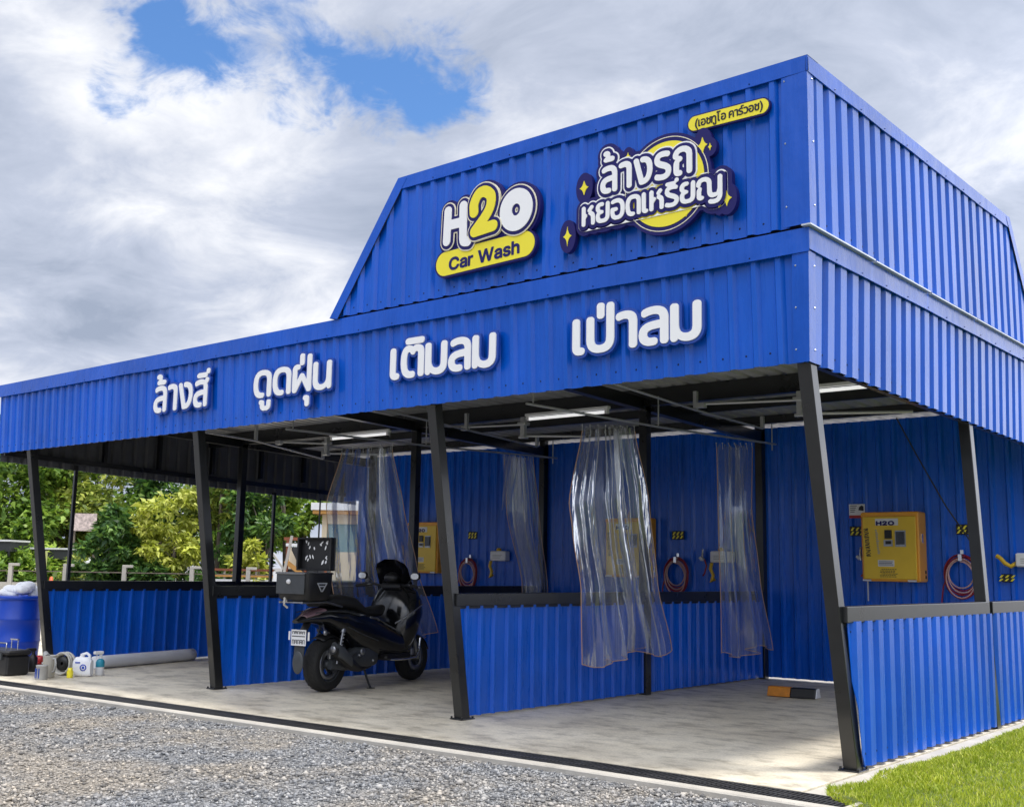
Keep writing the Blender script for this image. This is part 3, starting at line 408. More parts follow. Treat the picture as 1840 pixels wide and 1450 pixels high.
   [-3904,5906,-3874,5901,-3826,5901,-3770,5913,-3746,5928,-3730,5945,-3706,5993,-3675,5962,-3626,5931,-3554,5909,-3506,5903,-3418,5902,-3370,5907,-3314,5921,-3266,5942,-3226,5970,-3212,5986,-3182,6026,-3162,6074,-3151,6122,-3148,6162,-3146,6365,-3098,6360,-3042,6374,-2986,6378,-2970,6375,-2964,6370,-2963,6354,-2961,5994,-2954,5970,-2938,5946,-2919,5930,-2890,5915,-2858,5910,-2818,5911,-2794,5916,-2762,5935,-2730,5974,-2698,5947,-2658,5925,-2602,5908,-2554,5902,-2474,5903,-2434,5909,-2410,5919,-2378,5943,-2346,5920,-2306,5910,-2250,5913,-2226,5923,-2202,5939,-2162,5916,-2130,5910,-2082,5915,-2058,5925,-2042,5936,-1970,5910,-1914,5902,-1858,5901,-1810,5907,-1770,5917,-1730,5934,-1698,5954,-1658,5994,-1638,6026,-1628,6050,-1616,6090,-1611,6138,-1610,6482,-1615,6514,-1634,6546,-1666,6570,-1706,6580,-1754,6580,-1786,6572,-1810,6556,-1832,6530,-1842,6506,-1846,6402,-1846,6162,-1852,6130,-1866,6119,-1906,6114,-1938,6118,-1970,6135,-1986,6162,-1992,6194,-1995,6498,-2002,6522,-2011,6538,-2026,6555,-2050,6571,-2090,6580,-2138,6580,-2162,6575,-2186,6562,-2204,6546,-2215,6530,-2226,6505,-2258,6535,-2289,6554,-2346,6576,-2410,6587,-2458,6590,-2546,6585,-2602,6575,-2682,6549,-2721,6514,-2730,6498,-2738,6473,-2746,6469,-2768,6506,-2800,6538,-2842,6564,-2882,6578,-2922,6586,-2970,6590,-3034,6588,-3090,6579,-3146,6562,-3147,6674,-3153,6698,-3176,6738,-3210,6763,-3242,6771,-3298,6769,-3322,6762,-3354,6745,-3378,6765,-3409,6778,-3474,6781,-3498,6776,-3522,6764,-3541,6746,-3557,6722,-3565,6690,-3565,6570,-3570,6562,-3594,6575,-3618,6580,-3690,6577,-3714,6567,-3730,6556,-3755,6522,-3764,6482,-3764,6170,-3757,6106,-3762,6099,-3803,6114,-3804,6474,-3809,6506,-3819,6530,-3839,6554,-3866,6572,-3898,6580,-3938,6580,-3970,6575,-3994,6563,-4014,6546,-4029,6522,-4040,6474,-4040,6074,-4035,6026,-4015,5978,-3996,5954,-3962,5927,-3930,5913],
   [-2410,6097,-2450,6111,-2514,6111,-2538,6115,-2547,6122,-2546,6130,-2530,6138,-2498,6147,-2410,6157,-2405,6146,-2405,6106],
   [-3474,6114,-3490,6116,-3514,6125,-3523,6138,-3527,6154,-3528,6450,-3522,6456,-3490,6441,-3442,6437,-3410,6440,-3386,6450,-3383,6442,-3384,6170,-3389,6138,-3401,6122,-3426,6115],
   [-2722,6277,-2726,6290,-2727,6378,-2722,6388,-2707,6370,-2690,6358,-2666,6348,-2642,6345,-2618,6348,-2562,6367,-2522,6375,-2466,6379,-2426,6374,-2418,6369,-2498,6363,-2586,6348,-2610,6341,-2682,6309],
  ],
 },
 'pill': {
  'face': [
   [-1345,9084,-1332,9085,-1324,9088,-1317,9096,-1315,9104,-1316,9204,-1319,9216,-1328,9227,-1340,9232,-1352,9234,-1368,9232,-1380,9224,-1384,9231,-1388,9232,-1397,9232,-1404,9228,-1401,9128,-1396,9126,-1379,9128,-1378,9188,-1373,9204,-1360,9212,-1352,9212,-1344,9209,-1339,9196,-1337,9108,-1340,9103,-1346,9104,-1349,9120,-1356,9127,-1368,9128,-1376,9124,-1375,9112,-1365,9092,-1356,9086],
   [-1640,9088,-1632,9085,-1622,9088,-1642,9128,-1648,9172,-1641,9216,-1623,9252,-1623,9256,-1628,9258,-1640,9256,-1657,9232,-1669,9204,-1673,9184,-1673,9156,-1668,9136,-1658,9112],
   [-618,9088,-612,9085,-604,9085,-592,9097,-576,9124,-567,9156,-567,9184,-571,9204,-583,9232,-596,9251,-604,9258,-617,9256,-599,9216,-592,9172,-598,9128],
   [-1611,9128,-1592,9124,-1581,9128,-1580,9132,-1584,9146,-1592,9145,-1596,9148,-1596,9220,-1596,9228,-1600,9232,-1616,9232,-1620,9228,-1620,9144,-1618,9136],
   [-1556,9128,-1532,9124,-1512,9129,-1499,9140,-1492,9156,-1490,9180,-1492,9200,-1499,9216,-1512,9228,-1536,9234,-1568,9228,-1574,9224,-1574,9208,-1572,9205,-1552,9211,-1536,9213,-1522,9208,-1515,9192,-1515,9160,-1524,9148,-1532,9145,-1544,9146,-1550,9152,-1553,9160,-1552,9170,-1536,9170,-1532,9172,-1532,9189,-1572,9190,-1576,9187,-1577,9164,-1574,9148,-1567,9136],
   [-1464,9128,-1448,9124,-1428,9126,-1416,9133,-1408,9144,-1406,9184,-1411,9204,-1406,9212,-1404,9228,-1408,9232,-1424,9232,-1428,9228,-1430,9216,-1443,9208,-1443,9196,-1433,9192,-1430,9188,-1430,9160,-1434,9148,-1444,9145,-1456,9150,-1459,9160,-1458,9180,-1446,9200,-1445,9216,-1448,9224,-1456,9231,-1464,9233,-1476,9232,-1486,9228,-1487,9224,-1483,9212,-1480,9210,-1470,9212,-1468,9210,-1481,9184,-1483,9156,-1478,9140],
   [-1286,9128,-1268,9124,-1256,9128,-1255,9132,-1257,9144,-1260,9146,-1268,9145,-1271,9148,-1271,9244,-1274,9260,-1248,9261,-1245,9264,-1245,9280,-1252,9282,-1296,9282,-1310,9276,-1313,9272,-1312,9264,-1300,9259,-1295,9252,-1295,9144,-1292,9135],
   [-1220,9128,-1200,9124,-1176,9129,-1163,9140,-1156,9160,-1156,9196,-1159,9208,-1166,9220,-1176,9228,-1188,9233,-1204,9234,-1220,9232,-1232,9229,-1238,9224,-1238,9208,-1236,9205,-1216,9211,-1204,9213,-1192,9211,-1183,9204,-1179,9188,-1179,9164,-1183,9152,-1188,9148,-1196,9145,-1208,9146,-1215,9152,-1218,9168,-1196,9172,-1196,9188,-1200,9190,-1236,9190,-1240,9188,-1241,9164,-1238,9148,-1231,9136],
   [-1112,9128,-1108,9126,-1092,9126,-1089,9132,-1089,9152,-1086,9160,-1076,9166,-1059,9168,-1057,9184,-1060,9188,-1076,9188,-1088,9184,-1088,9200,-1084,9208,-1076,9212,-1068,9213,-1056,9210,-1049,9200,-1048,9132,-1048,9128,-1044,9126,-1028,9126,-1025,9128,-1026,9204,-1030,9216,-1040,9227,-1052,9232,-1068,9234,-1084,9232,-1095,9228,-1104,9221,-1109,9212,-1113,9192],
   [-981,9128,-976,9126,-960,9127,-957,9136,-958,9144,-958,9208,-962,9220,-972,9230,-984,9233,-1004,9233,-1020,9228,-1022,9212,-1020,9207,-996,9213,-988,9212,-984,9208],
   [-944,9128,-924,9124,-904,9125,-888,9132,-880,9140,-877,9148,-876,9160,-882,9176,-896,9186,-924,9197,-931,9204,-928,9210,-920,9213,-904,9212,-883,9208,-881,9224,-884,9228,-901,9236,-893,9240,-892,9248,-868,9250,-867,9264,-872,9269,-900,9268,-908,9266,-915,9260,-917,9252,-913,9236,-940,9228,-952,9216,-954,9200,-948,9186,-936,9177,-905,9164,-899,9156,-904,9148,-912,9146,-928,9146,-948,9152,-956,9136,-954,9132],
   [-863,9128,-836,9125,-816,9131,-802,9148,-796,9176,-788,9144,-780,9133,-772,9128,-756,9124,-740,9125,-728,9129,-716,9139,-708,9156,-706,9180,-708,9200,-716,9218,-728,9228,-744,9233,-764,9233,-784,9228,-790,9224,-790,9208,-788,9205,-764,9212,-744,9211,-738,9208,-733,9200,-730,9180,-732,9160,-736,9151,-748,9145,-760,9146,-766,9152,-769,9168,-748,9172,-748,9188,-752,9190,-788,9190,-796,9184,-801,9208,-808,9219,-816,9226,-836,9233,-864,9231,-872,9225,-872,9211,-868,9208,-848,9213,-832,9209,-824,9200,-820,9180,-823,9160,-832,9149,-848,9146,-864,9151,-868,9148,-873,9136,-871,9132],
   [-680,9128,-664,9124,-644,9126,-632,9133,-625,9144,-622,9184,-627,9204,-622,9212,-620,9228,-624,9232,-640,9232,-644,9228,-646,9216,-659,9208,-659,9196,-648,9191,-646,9184,-647,9152,-656,9146,-670,9148,-675,9160,-674,9180,-662,9200,-661,9216,-664,9224,-676,9233,-688,9233,-700,9229,-703,9224,-699,9212,-696,9210,-686,9212,-684,9208,-697,9184,-698,9152,-692,9137],
  ],
  'yellow': [
   [-809,9068,-580,9064,-564,9067,-548,9072,-533,9080,-520,9089,-500,9111,-487,9136,-480,9164,-481,9192,-490,9220,-505,9244,-527,9264,-552,9277,-568,9282,-588,9284,-1464,9300,-1688,9304,-1704,9301,-1721,9296,-1737,9288,-1752,9277,-1771,9256,-1785,9228,-1790,9200,-1788,9172,-1780,9148,-1764,9123,-1743,9104,-1716,9090,-1700,9086,-1684,9084],
  ],
  'navy': [
   [-700,9044,-588,9042,-556,9046,-532,9055,-511,9068,-492,9086,-476,9107,-464,9136,-458,9164,-459,9192,-466,9220,-480,9247,-497,9268,-520,9286,-548,9299,-568,9304,-588,9306,-1568,9324,-1684,9326,-1716,9321,-1740,9312,-1760,9299,-1780,9280,-1794,9260,-1806,9232,-1812,9204,-1811,9176,-1804,9148,-1789,9120,-1772,9099,-1748,9081,-1720,9068,-1704,9064,-1684,9062],
  ],
 },
 'h2o': {
  'navy': [
   [-6745,7624,-6688,7618,-4880,7658,-4840,7663,-4800,7675,-4760,7694,-4724,7720,-4688,7760,-4656,7816,-4641,7872,-4639,7928,-4649,7984,-4674,8040,-4712,8088,-4760,8128,-4707,8176,-4661,8232,-4623,8296,-4605,8336,-4589,8384,-4574,8456,-4570,8520,-4575,8592,-4591,8664,-4605,8704,-4627,8752,-4667,8816,-4720,8877,-4752,8906,-4800,8940,-4872,8977,-4920,8994,-4976,9006,-5056,9012,-5136,9004,-5184,8992,-5248,8968,-5296,8943,-5363,8896,-5368,8899,-5390,8960,-5422,9016,-5463,9064,-5512,9108,-5584,9154,-5648,9182,-5712,9197,-5776,9202,-5824,9199,-5880,9188,-5936,9168,-5984,9143,-6052,9088,-6087,9048,-6120,9001,-6168,9025,-6208,9038,-6256,9042,-6296,9037,-6336,9024,-6377,9000,-6411,8968,-6440,8927,-6471,8960,-6504,8984,-6544,9001,-6584,9010,-6632,9011,-6672,9003,-6712,8986,-6749,8960,-6779,8928,-6800,8894,-6814,8856,-6822,8808,-6842,8248,-6836,8208,-6825,8176,-6807,8144,-6782,8112,-6784,8104,-6824,8083,-6856,8060,-6901,8008,-6919,7976,-6931,7944,-6938,7912,-6942,7872,-6938,7824,-6927,7784,-6908,7744,-6886,7712,-6856,7680,-6824,7657,-6784,7636],
   [-6464,8128,-6440,8166,-6438,8160,-6431,8136,-6432,8128],
   [-5392,8151,-5384,8160,-5376,8157,-5368,8152],
  ],
  'pill': [
   [-6719,7656,-6680,7654,-4888,7694,-4840,7700,-4808,7710,-4774,7728,-4744,7751,-4720,7777,-4700,7808,-4683,7848,-4676,7880,-4674,7920,-4680,7960,-4690,7992,-4707,8024,-4731,8056,-4760,8082,-4792,8102,-4824,8116,-4864,8124,-6696,8086,-6744,8079,-6776,8068,-6812,8048,-6840,8025,-6864,7998,-6882,7968,-6898,7928,-6904,7896,-6906,7856,-6899,7816,-6888,7784,-6871,7752,-6848,7723,-6824,7701,-6792,7680,-6760,7666],
  ],
  'line': [
   [-6155,8008,-6128,8006,-6096,8010,-6064,8020,-6041,8032,-6020,8048,-6000,8070,-5968,8125,-5936,8125,-5496,8157,-5464,8167,-5432,8184,-5408,8203,-5384,8232,-5376,8229,-5352,8203,-5304,8161,-5264,8134,-5208,8107,-5160,8091,-5104,8079,-5048,8076,-4976,8083,-4936,8092,-4880,8112,-4832,8137,-4792,8164,-4735,8216,-4703,8256,-4672,8305,-4644,8368,-4632,8408,-4623,8456,-4618,8520,-4624,8592,-4632,8632,-4647,8680,-4673,8736,-4712,8796,-4743,8832,-4777,8864,-4840,8908,-4880,8928,-4936,8948,-5008,8962,-5056,8964,-5104,8961,-5177,8944,-5224,8926,-5272,8901,-5313,8872,-5352,8837,-5400,8780,-5412,8880,-5428,8928,-5453,8976,-5504,9037,-5536,9066,-5593,9104,-5664,9137,-5736,9152,-5776,9154,-5824,9150,-5864,9142,-5904,9129,-5968,9096,-6016,9056,-6074,8984,-6112,8919,-6132,8944,-6152,8961,-6176,8976,-6208,8989,-6264,8993,-6296,8987,-6320,8978,-6344,8964,-6368,8944,-6387,8920,-6403,8888,-6414,8840,-6412,8712,-6416,8704,-6448,8704,-6447,8816,-6453,8848,-6463,8872,-6477,8896,-6496,8918,-6536,8946,-6568,8959,-6600,8964,-6632,8963,-6664,8955,-6696,8940,-6720,8922,-6743,8896,-6757,8872,-6769,8840,-6774,8808,-6794,8264,-6788,8216,-6766,8168,-6746,8144,-6720,8123,-6696,8110,-6664,8100,-6632,8096,-6600,8099,-6568,8108,-6545,8120,-6520,8138,-6500,8160,-6474,8208,-6466,8248,-6462,8368,-6456,8376,-6408,8376,-6402,8224,-6388,8160,-6361,8104,-6325,8064,-6280,8036,-6232,8020],
   [-6072,8427,-6078,8432,-6080,8504,-6072,8507,-6040,8489,-6016,8480],
   [-5056,8496,-5065,8512,-5065,8528,-5056,8544,-5048,8547,-5038,8536,-5035,8512,-5044,8496,-5048,8493],
   [-5496,8503,-5488,8517,-5483,8512,-5483,8504,-5488,8501],
   [-5792,8696,-5797,8704,-5800,8752,-5778,8792,-5768,8799,-5758,8792,-5755,8784,-5760,8760,-5771,8728],
  ],
  'navy_inner': [
   [-6165,8032,-6112,8029,-6080,8037,-6056,8049,-6032,8067,-6014,8088,-6000,8112,-5990,8144,-5984,8150,-5936,8147,-5520,8176,-5488,8182,-5456,8195,-5426,8216,-5405,8240,-5384,8276,-5336,8218,-5304,8189,-5256,8155,-5208,8131,-5168,8116,-5088,8100,-5048,8098,-4992,8102,-4944,8112,-4896,8129,-4825,8168,-4792,8192,-4752,8230,-4724,8264,-4698,8304,-4668,8368,-4653,8416,-4645,8456,-4640,8528,-4651,8616,-4674,8688,-4693,8728,-4720,8770,-4752,8810,-4784,8841,-4836,8880,-4888,8908,-4944,8928,-5000,8939,-5056,8942,-5120,8935,-5160,8927,-5200,8913,-5250,8888,-5304,8851,-5342,8816,-5376,8776,-5411,8720,-5434,8672,-5450,8616,-5459,8536,-5458,8480,-5459,8472,-5464,8469,-5488,8478,-5536,8488,-5501,8536,-5478,8576,-5444,8656,-5426,8760,-5425,8808,-5430,8856,-5445,8912,-5472,8964,-5506,9008,-5549,9048,-5595,9080,-5664,9113,-5720,9128,-5768,9132,-5816,9129,-5864,9120,-5912,9102,-5964,9072,-6000,9041,-6035,9000,-6081,8928,-6112,8863,-6124,8896,-6144,8924,-6168,8946,-6200,8963,-6232,8971,-6272,8970,-6304,8961,-6335,8944,-6368,8909,-6388,8864,-6392,8832,-6390,8688,-6392,8684,-6464,8682,-6472,8688,-6468,8800,-6474,8840,-6496,8885,-6513,8904,-6534,8920,-6560,8933,-6584,8940,-6632,8940,-6680,8924,-6715,8896,-6740,8856,-6752,8808,-6772,8256,-6765,8216,-6750,8184,-6731,8160,-6712,8144,-6688,8130,-6664,8122,-6640,8118,-6608,8120,-6560,8136,-6538,8152,-6520,8170,-6505,8192,-6495,8216,-6489,8248,-6483,8392,-6480,8397,-6392,8398,-6385,8392,-6381,8232,-6368,8168,-6350,8128,-6319,8088,-6272,8056,-6224,8041],
   [-6096,8349,-6100,8360,-6102,8504,-6097,8560,-6064,8528,-6024,8506,-6000,8499,-5968,8496,-5970,8488,-6064,8403,-6084,8376],
   [-5056,8471,-5072,8480,-5080,8491,-5087,8512,-5087,8528,-5083,8544,-5072,8560,-5056,8569,-5042,8568,-5028,8560,-5017,8544,-5013,8512,-5017,8496,-5028,8480,-5040,8472],
   [-5816,8638,-5823,8744,-5820,8760,-5800,8799,-5784,8821,-5768,8823,-5744,8809,-5734,8800,-5733,8784,-5747,8728,-5776,8681,-5808,8642],
  ],
  'white': [
   [-6178,8088,-6128,8082,-6104,8086,-6088,8093,-6072,8104,-6056,8122,-6046,8144,-6042,8168,-6051,8208,-6072,8236,-6104,8254,-6144,8261,-6150,8264,-6152,8270,-6156,8512,-6152,8544,-6158,8576,-6162,8832,-6166,8856,-6173,8872,-6184,8888,-6202,8904,-6224,8914,-6248,8918,-6288,8909,-6308,8896,-6322,8880,-6334,8856,-6338,8832,-6336,8630,-6520,8628,-6528,8632,-6523,8816,-6536,8848,-6560,8872,-6576,8881,-6600,8887,-6640,8883,-6660,8872,-6678,8856,-6688,8840,-6696,8818,-6718,8264,-6710,8224,-6696,8202,-6680,8188,-6664,8179,-6640,8173,-6616,8173,-6592,8181,-6574,8192,-6560,8207,-6550,8224,-6543,8248,-6535,8440,-6534,8448,-6528,8452,-6336,8452,-6332,8448,-6331,8440,-6327,8240,-6310,8168,-6290,8136,-6264,8114,-6224,8096],
   [-5121,8160,-5056,8152,-5000,8156,-4960,8164,-4920,8178,-4864,8206,-4832,8229,-4800,8258,-4762,8304,-4722,8376,-4704,8432,-4694,8512,-4697,8568,-4717,8648,-4744,8708,-4792,8773,-4832,8811,-4872,8839,-4905,8856,-4976,8879,-5048,8888,-5104,8884,-5144,8875,-5184,8861,-5232,8836,-5272,8808,-5296,8786,-5336,8739,-5358,8704,-5378,8664,-5396,8608,-5406,8528,-5403,8472,-5383,8392,-5358,8336,-5312,8271,-5264,8226,-5232,8204,-5192,8183],
   [-5080,8422,-5112,8444,-5134,8480,-5142,8520,-5134,8560,-5116,8592,-5084,8616,-5048,8624,-5016,8616,-4984,8592,-4966,8560,-4958,8520,-4966,8480,-4984,8448,-5016,8424,-5048,8416],
  ],
  'yellow': [
   [-5989,8208,-5968,8202,-5944,8200,-5512,8232,-5480,8243,-5455,8264,-5436,8296,-5430,8328,-5435,8360,-5448,8387,-5467,8408,-5496,8424,-5528,8430,-5656,8421,-5664,8424,-5592,8504,-5545,8568,-5512,8632,-5493,8688,-5480,8768,-5482,8840,-5497,8896,-5523,8944,-5559,8984,-5616,9030,-5680,9062,-5728,9074,-5776,9078,-5848,9068,-5888,9054,-5914,9040,-5956,9008,-5992,8968,-6033,8904,-6065,8832,-6074,8792,-6077,8744,-6068,8632,-6057,8600,-6032,8572,-6013,8560,-5992,8552,-5952,8552,-5913,8568,-5889,8592,-5876,8616,-5871,8640,-5877,8744,-5875,8768,-5843,8832,-5824,8857,-5808,8870,-5784,8877,-5760,8877,-5720,8858,-5698,8840,-5684,8824,-5679,8784,-5687,8736,-5699,8704,-5716,8672,-5746,8632,-5824,8547,-6016,8375,-6040,8344,-6050,8304,-6043,8264,-6023,8232],
  ],
  'line2': [
   [-5987,8128,-5936,8125,-5496,8157,-5456,8170,-5416,8196,-5390,8224,-5367,8264,-5356,8304,-5355,8344,-5362,8384,-5376,8415,-5399,8448,-5424,8470,-5456,8490,-5497,8504,-5453,8576,-5433,8624,-5419,8672,-5403,8768,-5403,8816,-5412,8880,-5431,8936,-5464,8992,-5496,9029,-5528,9059,-5592,9104,-5624,9121,-5672,9139,-5720,9150,-5760,9153,-5832,9149,-5872,9140,-5912,9126,-5968,9096,-6024,9048,-6079,8976,-6121,8896,-6139,8848,-6152,8784,-6152,8712,-6141,8608,-6126,8568,-6096,8527,-6056,8496,-6016,8480,-6080,8419,-6105,8384,-6115,8360,-6124,8328,-6124,8272,-6109,8224,-6080,8181,-6040,8149],
   [-5792,8696,-5797,8704,-5800,8752,-5778,8792,-5768,8799,-5758,8792,-5755,8784,-5760,8760,-5771,8728],
  ],
  'navy2': [
   [-5993,8152,-5944,8146,-5504,8178,-5464,8191,-5432,8211,-5405,8240,-5387,8272,-5378,8304,-5377,8344,-5386,8384,-5402,8416,-5424,8442,-5456,8465,-5488,8478,-5536,8488,-5496,8544,-5474,8584,-5441,8672,-5431,8720,-5425,8768,-5425,8816,-5433,8872,-5448,8920,-5480,8976,-5512,9014,-5540,9040,-5595,9080,-5632,9100,-5672,9116,-5736,9130,-5768,9132,-5816,9129,-5864,9120,-5904,9106,-5960,9075,-6008,9032,-6058,8968,-6101,8888,-6121,8832,-6128,8800,-6131,8760,-6123,8632,-6116,8600,-6095,8560,-6056,8522,-6016,8503,-5968,8496,-5970,8488,-6056,8412,-6080,8383,-6100,8336,-6104,8312,-6103,8280,-6092,8240,-6067,8200,-6032,8170],
   [-5816,8638,-5823,8744,-5820,8760,-5800,8799,-5784,8821,-5768,8823,-5744,8809,-5734,8800,-5733,8784,-5747,8728,-5776,8681,-5808,8642],
  ],
  'text': [
   [-6487,7725,-6465,7724,-6440,7726,-6415,7733,-6395,7743,-6375,7758,-6361,7775,-6351,7795,-6348,7810,-6350,7815,-6360,7820,-6395,7819,-6402,7815,-6415,7793,-6435,7779,-6465,7773,-6495,7778,-6516,7790,-6525,7801,-6532,7815,-6535,7845,-6529,7875,-6520,7889,-6510,7899,-6495,7908,-6480,7912,-6460,7914,-6440,7912,-6425,7906,-6412,7895,-6401,7875,-6395,7872,-6355,7874,-6350,7878,-6348,7885,-6354,7905,-6362,7920,-6380,7939,-6405,7953,-6430,7961,-6460,7964,-6500,7959,-6530,7947,-6560,7925,-6581,7895,-6590,7865,-6592,7840,-6589,7810,-6580,7785,-6562,7760,-6540,7742,-6515,7731],
   [-6277,7730,-6245,7730,-6210,7740,-6200,7734,-6170,7735,-6160,7739,-6157,7745,-6157,7855,-6163,7880,-6175,7896,-6195,7908,-6220,7915,-6250,7915,-6280,7910,-6301,7900,-6320,7885,-6331,7865,-6330,7857,-6325,7852,-6294,7845,-6291,7840,-6315,7829,-6325,7820,-6332,7810,-6337,7790,-6332,7765,-6322,7750,-6310,7741,-6295,7734],
   [-6142,7740,-6135,7736,-6100,7737,-6091,7745,-6088,7855,-6080,7865,-6070,7870,-6055,7872,-6035,7871,-6028,7875,-6024,7885,-6024,7910,-6026,7915,-6032,7920,-6065,7920,-6090,7911,-6100,7917,-6135,7917,-6144,7910,-6146,7750],
   [-5831,7745,-5790,7746,-5781,7750,-5735,7886,-5730,7881,-5687,7755,-5681,7750,-5675,7749,-5637,7750,-5630,7753,-5626,7760,-5555,7975,-5560,7983,-5565,7985,-5600,7985,-5611,7980,-5650,7858,-5655,7842,-5660,7842,-5705,7977,-5715,7982,-5755,7980,-5760,7977,-5764,7970,-5810,7832,-5855,7971,-5865,7977,-5905,7975,-5910,7970,-5911,7960,-5841,7755,-5839,7750],
   [-5499,7755,-5465,7751,-5440,7755,-5420,7763,-5410,7757,-5405,7756,-5375,7757,-5368,7760,-5364,7770,-5365,7885,-5371,7905,-5384,7920,-5400,7930,-5420,7936,-5445,7938,-5475,7935,-5500,7927,-5519,7915,-5530,7903,-5538,7890,-5538,7880,-5530,7873,-5490,7866,-5475,7884,-5465,7888,-5450,7891,-5430,7889,-5420,7880,-5422,7875,-5425,7874,-5500,7862,-5524,7850,-5538,7835,-5542,7825,-5544,7810,-5539,7785,-5532,7775,-5521,7765],
   [-5301,7760,-5265,7757,-5225,7764,-5210,7770,-5196,7780,-5182,7800,-5178,7815,-5179,7830,-5186,7845,-5196,7855,-5220,7867,-5280,7879,-5291,7885,-5288,7890,-5280,7894,-5260,7897,-5245,7894,-5230,7878,-5225,7876,-5190,7882,-5185,7885,-5182,7895,-5195,7919,-5210,7931,-5231,7940,-5265,7943,-5300,7937,-5315,7931,-5330,7920,-5344,7900,-5347,7885,-5345,7870,-5340,7858,-5330,7847,-5305,7834,-5245,7823,-5238,7820,-5235,7815,-5250,7806,-5270,7804,-5290,7808,-5304,7825,-5310,7827,-5345,7821,-5350,7817,-5353,7810,-5352,7805,-5340,7782,-5325,7770],
   [-5161,7765,-5125,7764,-5119,7765,-5113,7770,-5111,7775,-5110,7880,-5105,7888,-5097,7895,-5075,7901,-5055,7897,-5045,7885,-5043,7775,-5035,7767,-4995,7769,-4990,7773,-4988,7780,-4988,7875,-4989,7895,-4994,7910,-5003,7925,-5015,7936,-5035,7945,-5060,7949,-5085,7946,-5110,7938,-5111,7985,-5115,7994,-5125,7998,-5160,7996,-5165,7991,-5167,7985,-5167,7775],
   [-6275,7780,-6281,7785,-6281,7790,-6275,7795,-6260,7800,-6220,7806,-6215,7807,-6213,7805,-6215,7795,-6220,7788,-6230,7781,-6255,7776],
   [-5475,7799,-5487,7805,-5488,7810,-5485,7815,-5465,7823,-5430,7828,-5420,7827,-5420,7823,-5425,7812,-5434,7805,-5450,7799],
   [-6280,7843,-6285,7845,-6270,7860,-6260,7866,-6235,7869,-6219,7865,-6214,7860,-6213,7855,-6215,7853],
  ],
 },
 'round': {
  'navy': [
   [-2257,7572,-2168,7566,-2072,7571,-1984,7586,-1895,7612,-1816,7646,-1734,7692,-1668,7740,-1584,7818,-1576,7819,-1528,7817,-1496,7780,-1456,7752,-1384,7730,-1330,7724,-1304,7702,-1280,7691,-1248,7689,-1216,7702,-1176,7678,-1136,7670,-1104,7674,-1072,7689,-1032,7725,-1000,7779,-980,7844,-974,7908,-979,7972,-995,8028,-1018,8076,-1050,8116,-1051,8260,-1056,8292,-1064,8316,-1082,8348,-1104,8373,-1136,8398,-1176,8416,-1216,8423,-1256,8420,-1296,8407,-1328,8387,-1336,8387,-1378,8412,-1392,8508,-1416,8596,-1408,8609,-1376,8612,-1352,8624,-1320,8659,-1308,8684,-1299,8716,-1296,8748,-1298,8780,-1306,8812,-1322,8844,-1342,8868,-1373,8892,-1392,8954,-1418,9004,-1448,9039,-1488,9065,-1512,9071,-1536,9071,-1560,9065,-1584,9052,-1624,9012,-1656,8954,-1768,9029,-1872,9079,-1984,9114,-2104,9132,-2176,9134,-2240,9130,-2312,9119,-2376,9104,-2440,9082,-2504,9054,-2567,9020,-2624,8982,-2680,8986,-2736,8975,-2752,9021,-2770,9052,-2795,9076,-2824,9089,-2848,9091,-2872,9084,-2895,9068,-2912,9049,-2936,8998,-2953,9044,-2982,9084,-3036,9124,-3056,9156,-3094,9196,-3120,9213,-3160,9230,-3208,9237,-3248,9235,-3280,9229,-3336,9205,-3374,9172,-3400,9132,-3412,9092,-3415,9044,-3407,8996,-3411,8948,-3405,8908,-3434,8860,-3445,8812,-3445,8780,-3440,8748,-3425,8700,-3440,8676,-3460,8628,-3473,8564,-3472,8500,-3462,8452,-3451,8420,-3456,8416,-3488,8420,-3520,8420,-3552,8413,-3576,8404,-3544,8460,-3528,8500,-3516,8556,-3512,8612,-3516,8668,-3530,8724,-3550,8772,-3576,8810,-3600,8834,-3624,8849,-3648,8859,-3680,8862,-3712,8856,-3736,8845,-3760,8827,-3781,8804,-3806,8764,-3822,8724,-3834,8676,-3840,8628,-3836,8556,-3821,8492,-3795,8436,-3758,8388,-3784,8365,-3804,8340,-3819,8308,-3827,8276,-3829,7980,-3824,7948,-3816,7924,-3792,7884,-3760,7854,-3720,7833,-3672,7822,-3624,7824,-3568,7844,-3520,7828,-3480,7821,-3440,7824,-3408,7834,-3336,7819,-3240,7820,-3208,7825,-3144,7845,-3112,7831,-3072,7821,-2976,7818,-2912,7833,-2872,7851,-2840,7835,-2800,7823,-2736,7816,-2672,7756,-2616,7712,-2552,7671,-2484,7636,-2376,7596],
   [-4019,7604,-3992,7602,-3960,7611,-3928,7631,-3904,7656,-3881,7692,-3864,7732,-3850,7780,-3842,7836,-3840,7892,-3845,7940,-3855,7988,-3871,8036,-3893,8076,-3918,8108,-3944,8129,-3976,8143,-4008,8146,-4040,8137,-4072,8117,-4096,8092,-4120,8054,-4138,8012,-4151,7964,-4159,7908,-4159,7852,-4155,7804,-4144,7755,-4127,7708,-4104,7668,-4080,7638,-4048,7615],
  ],
  'disc': [
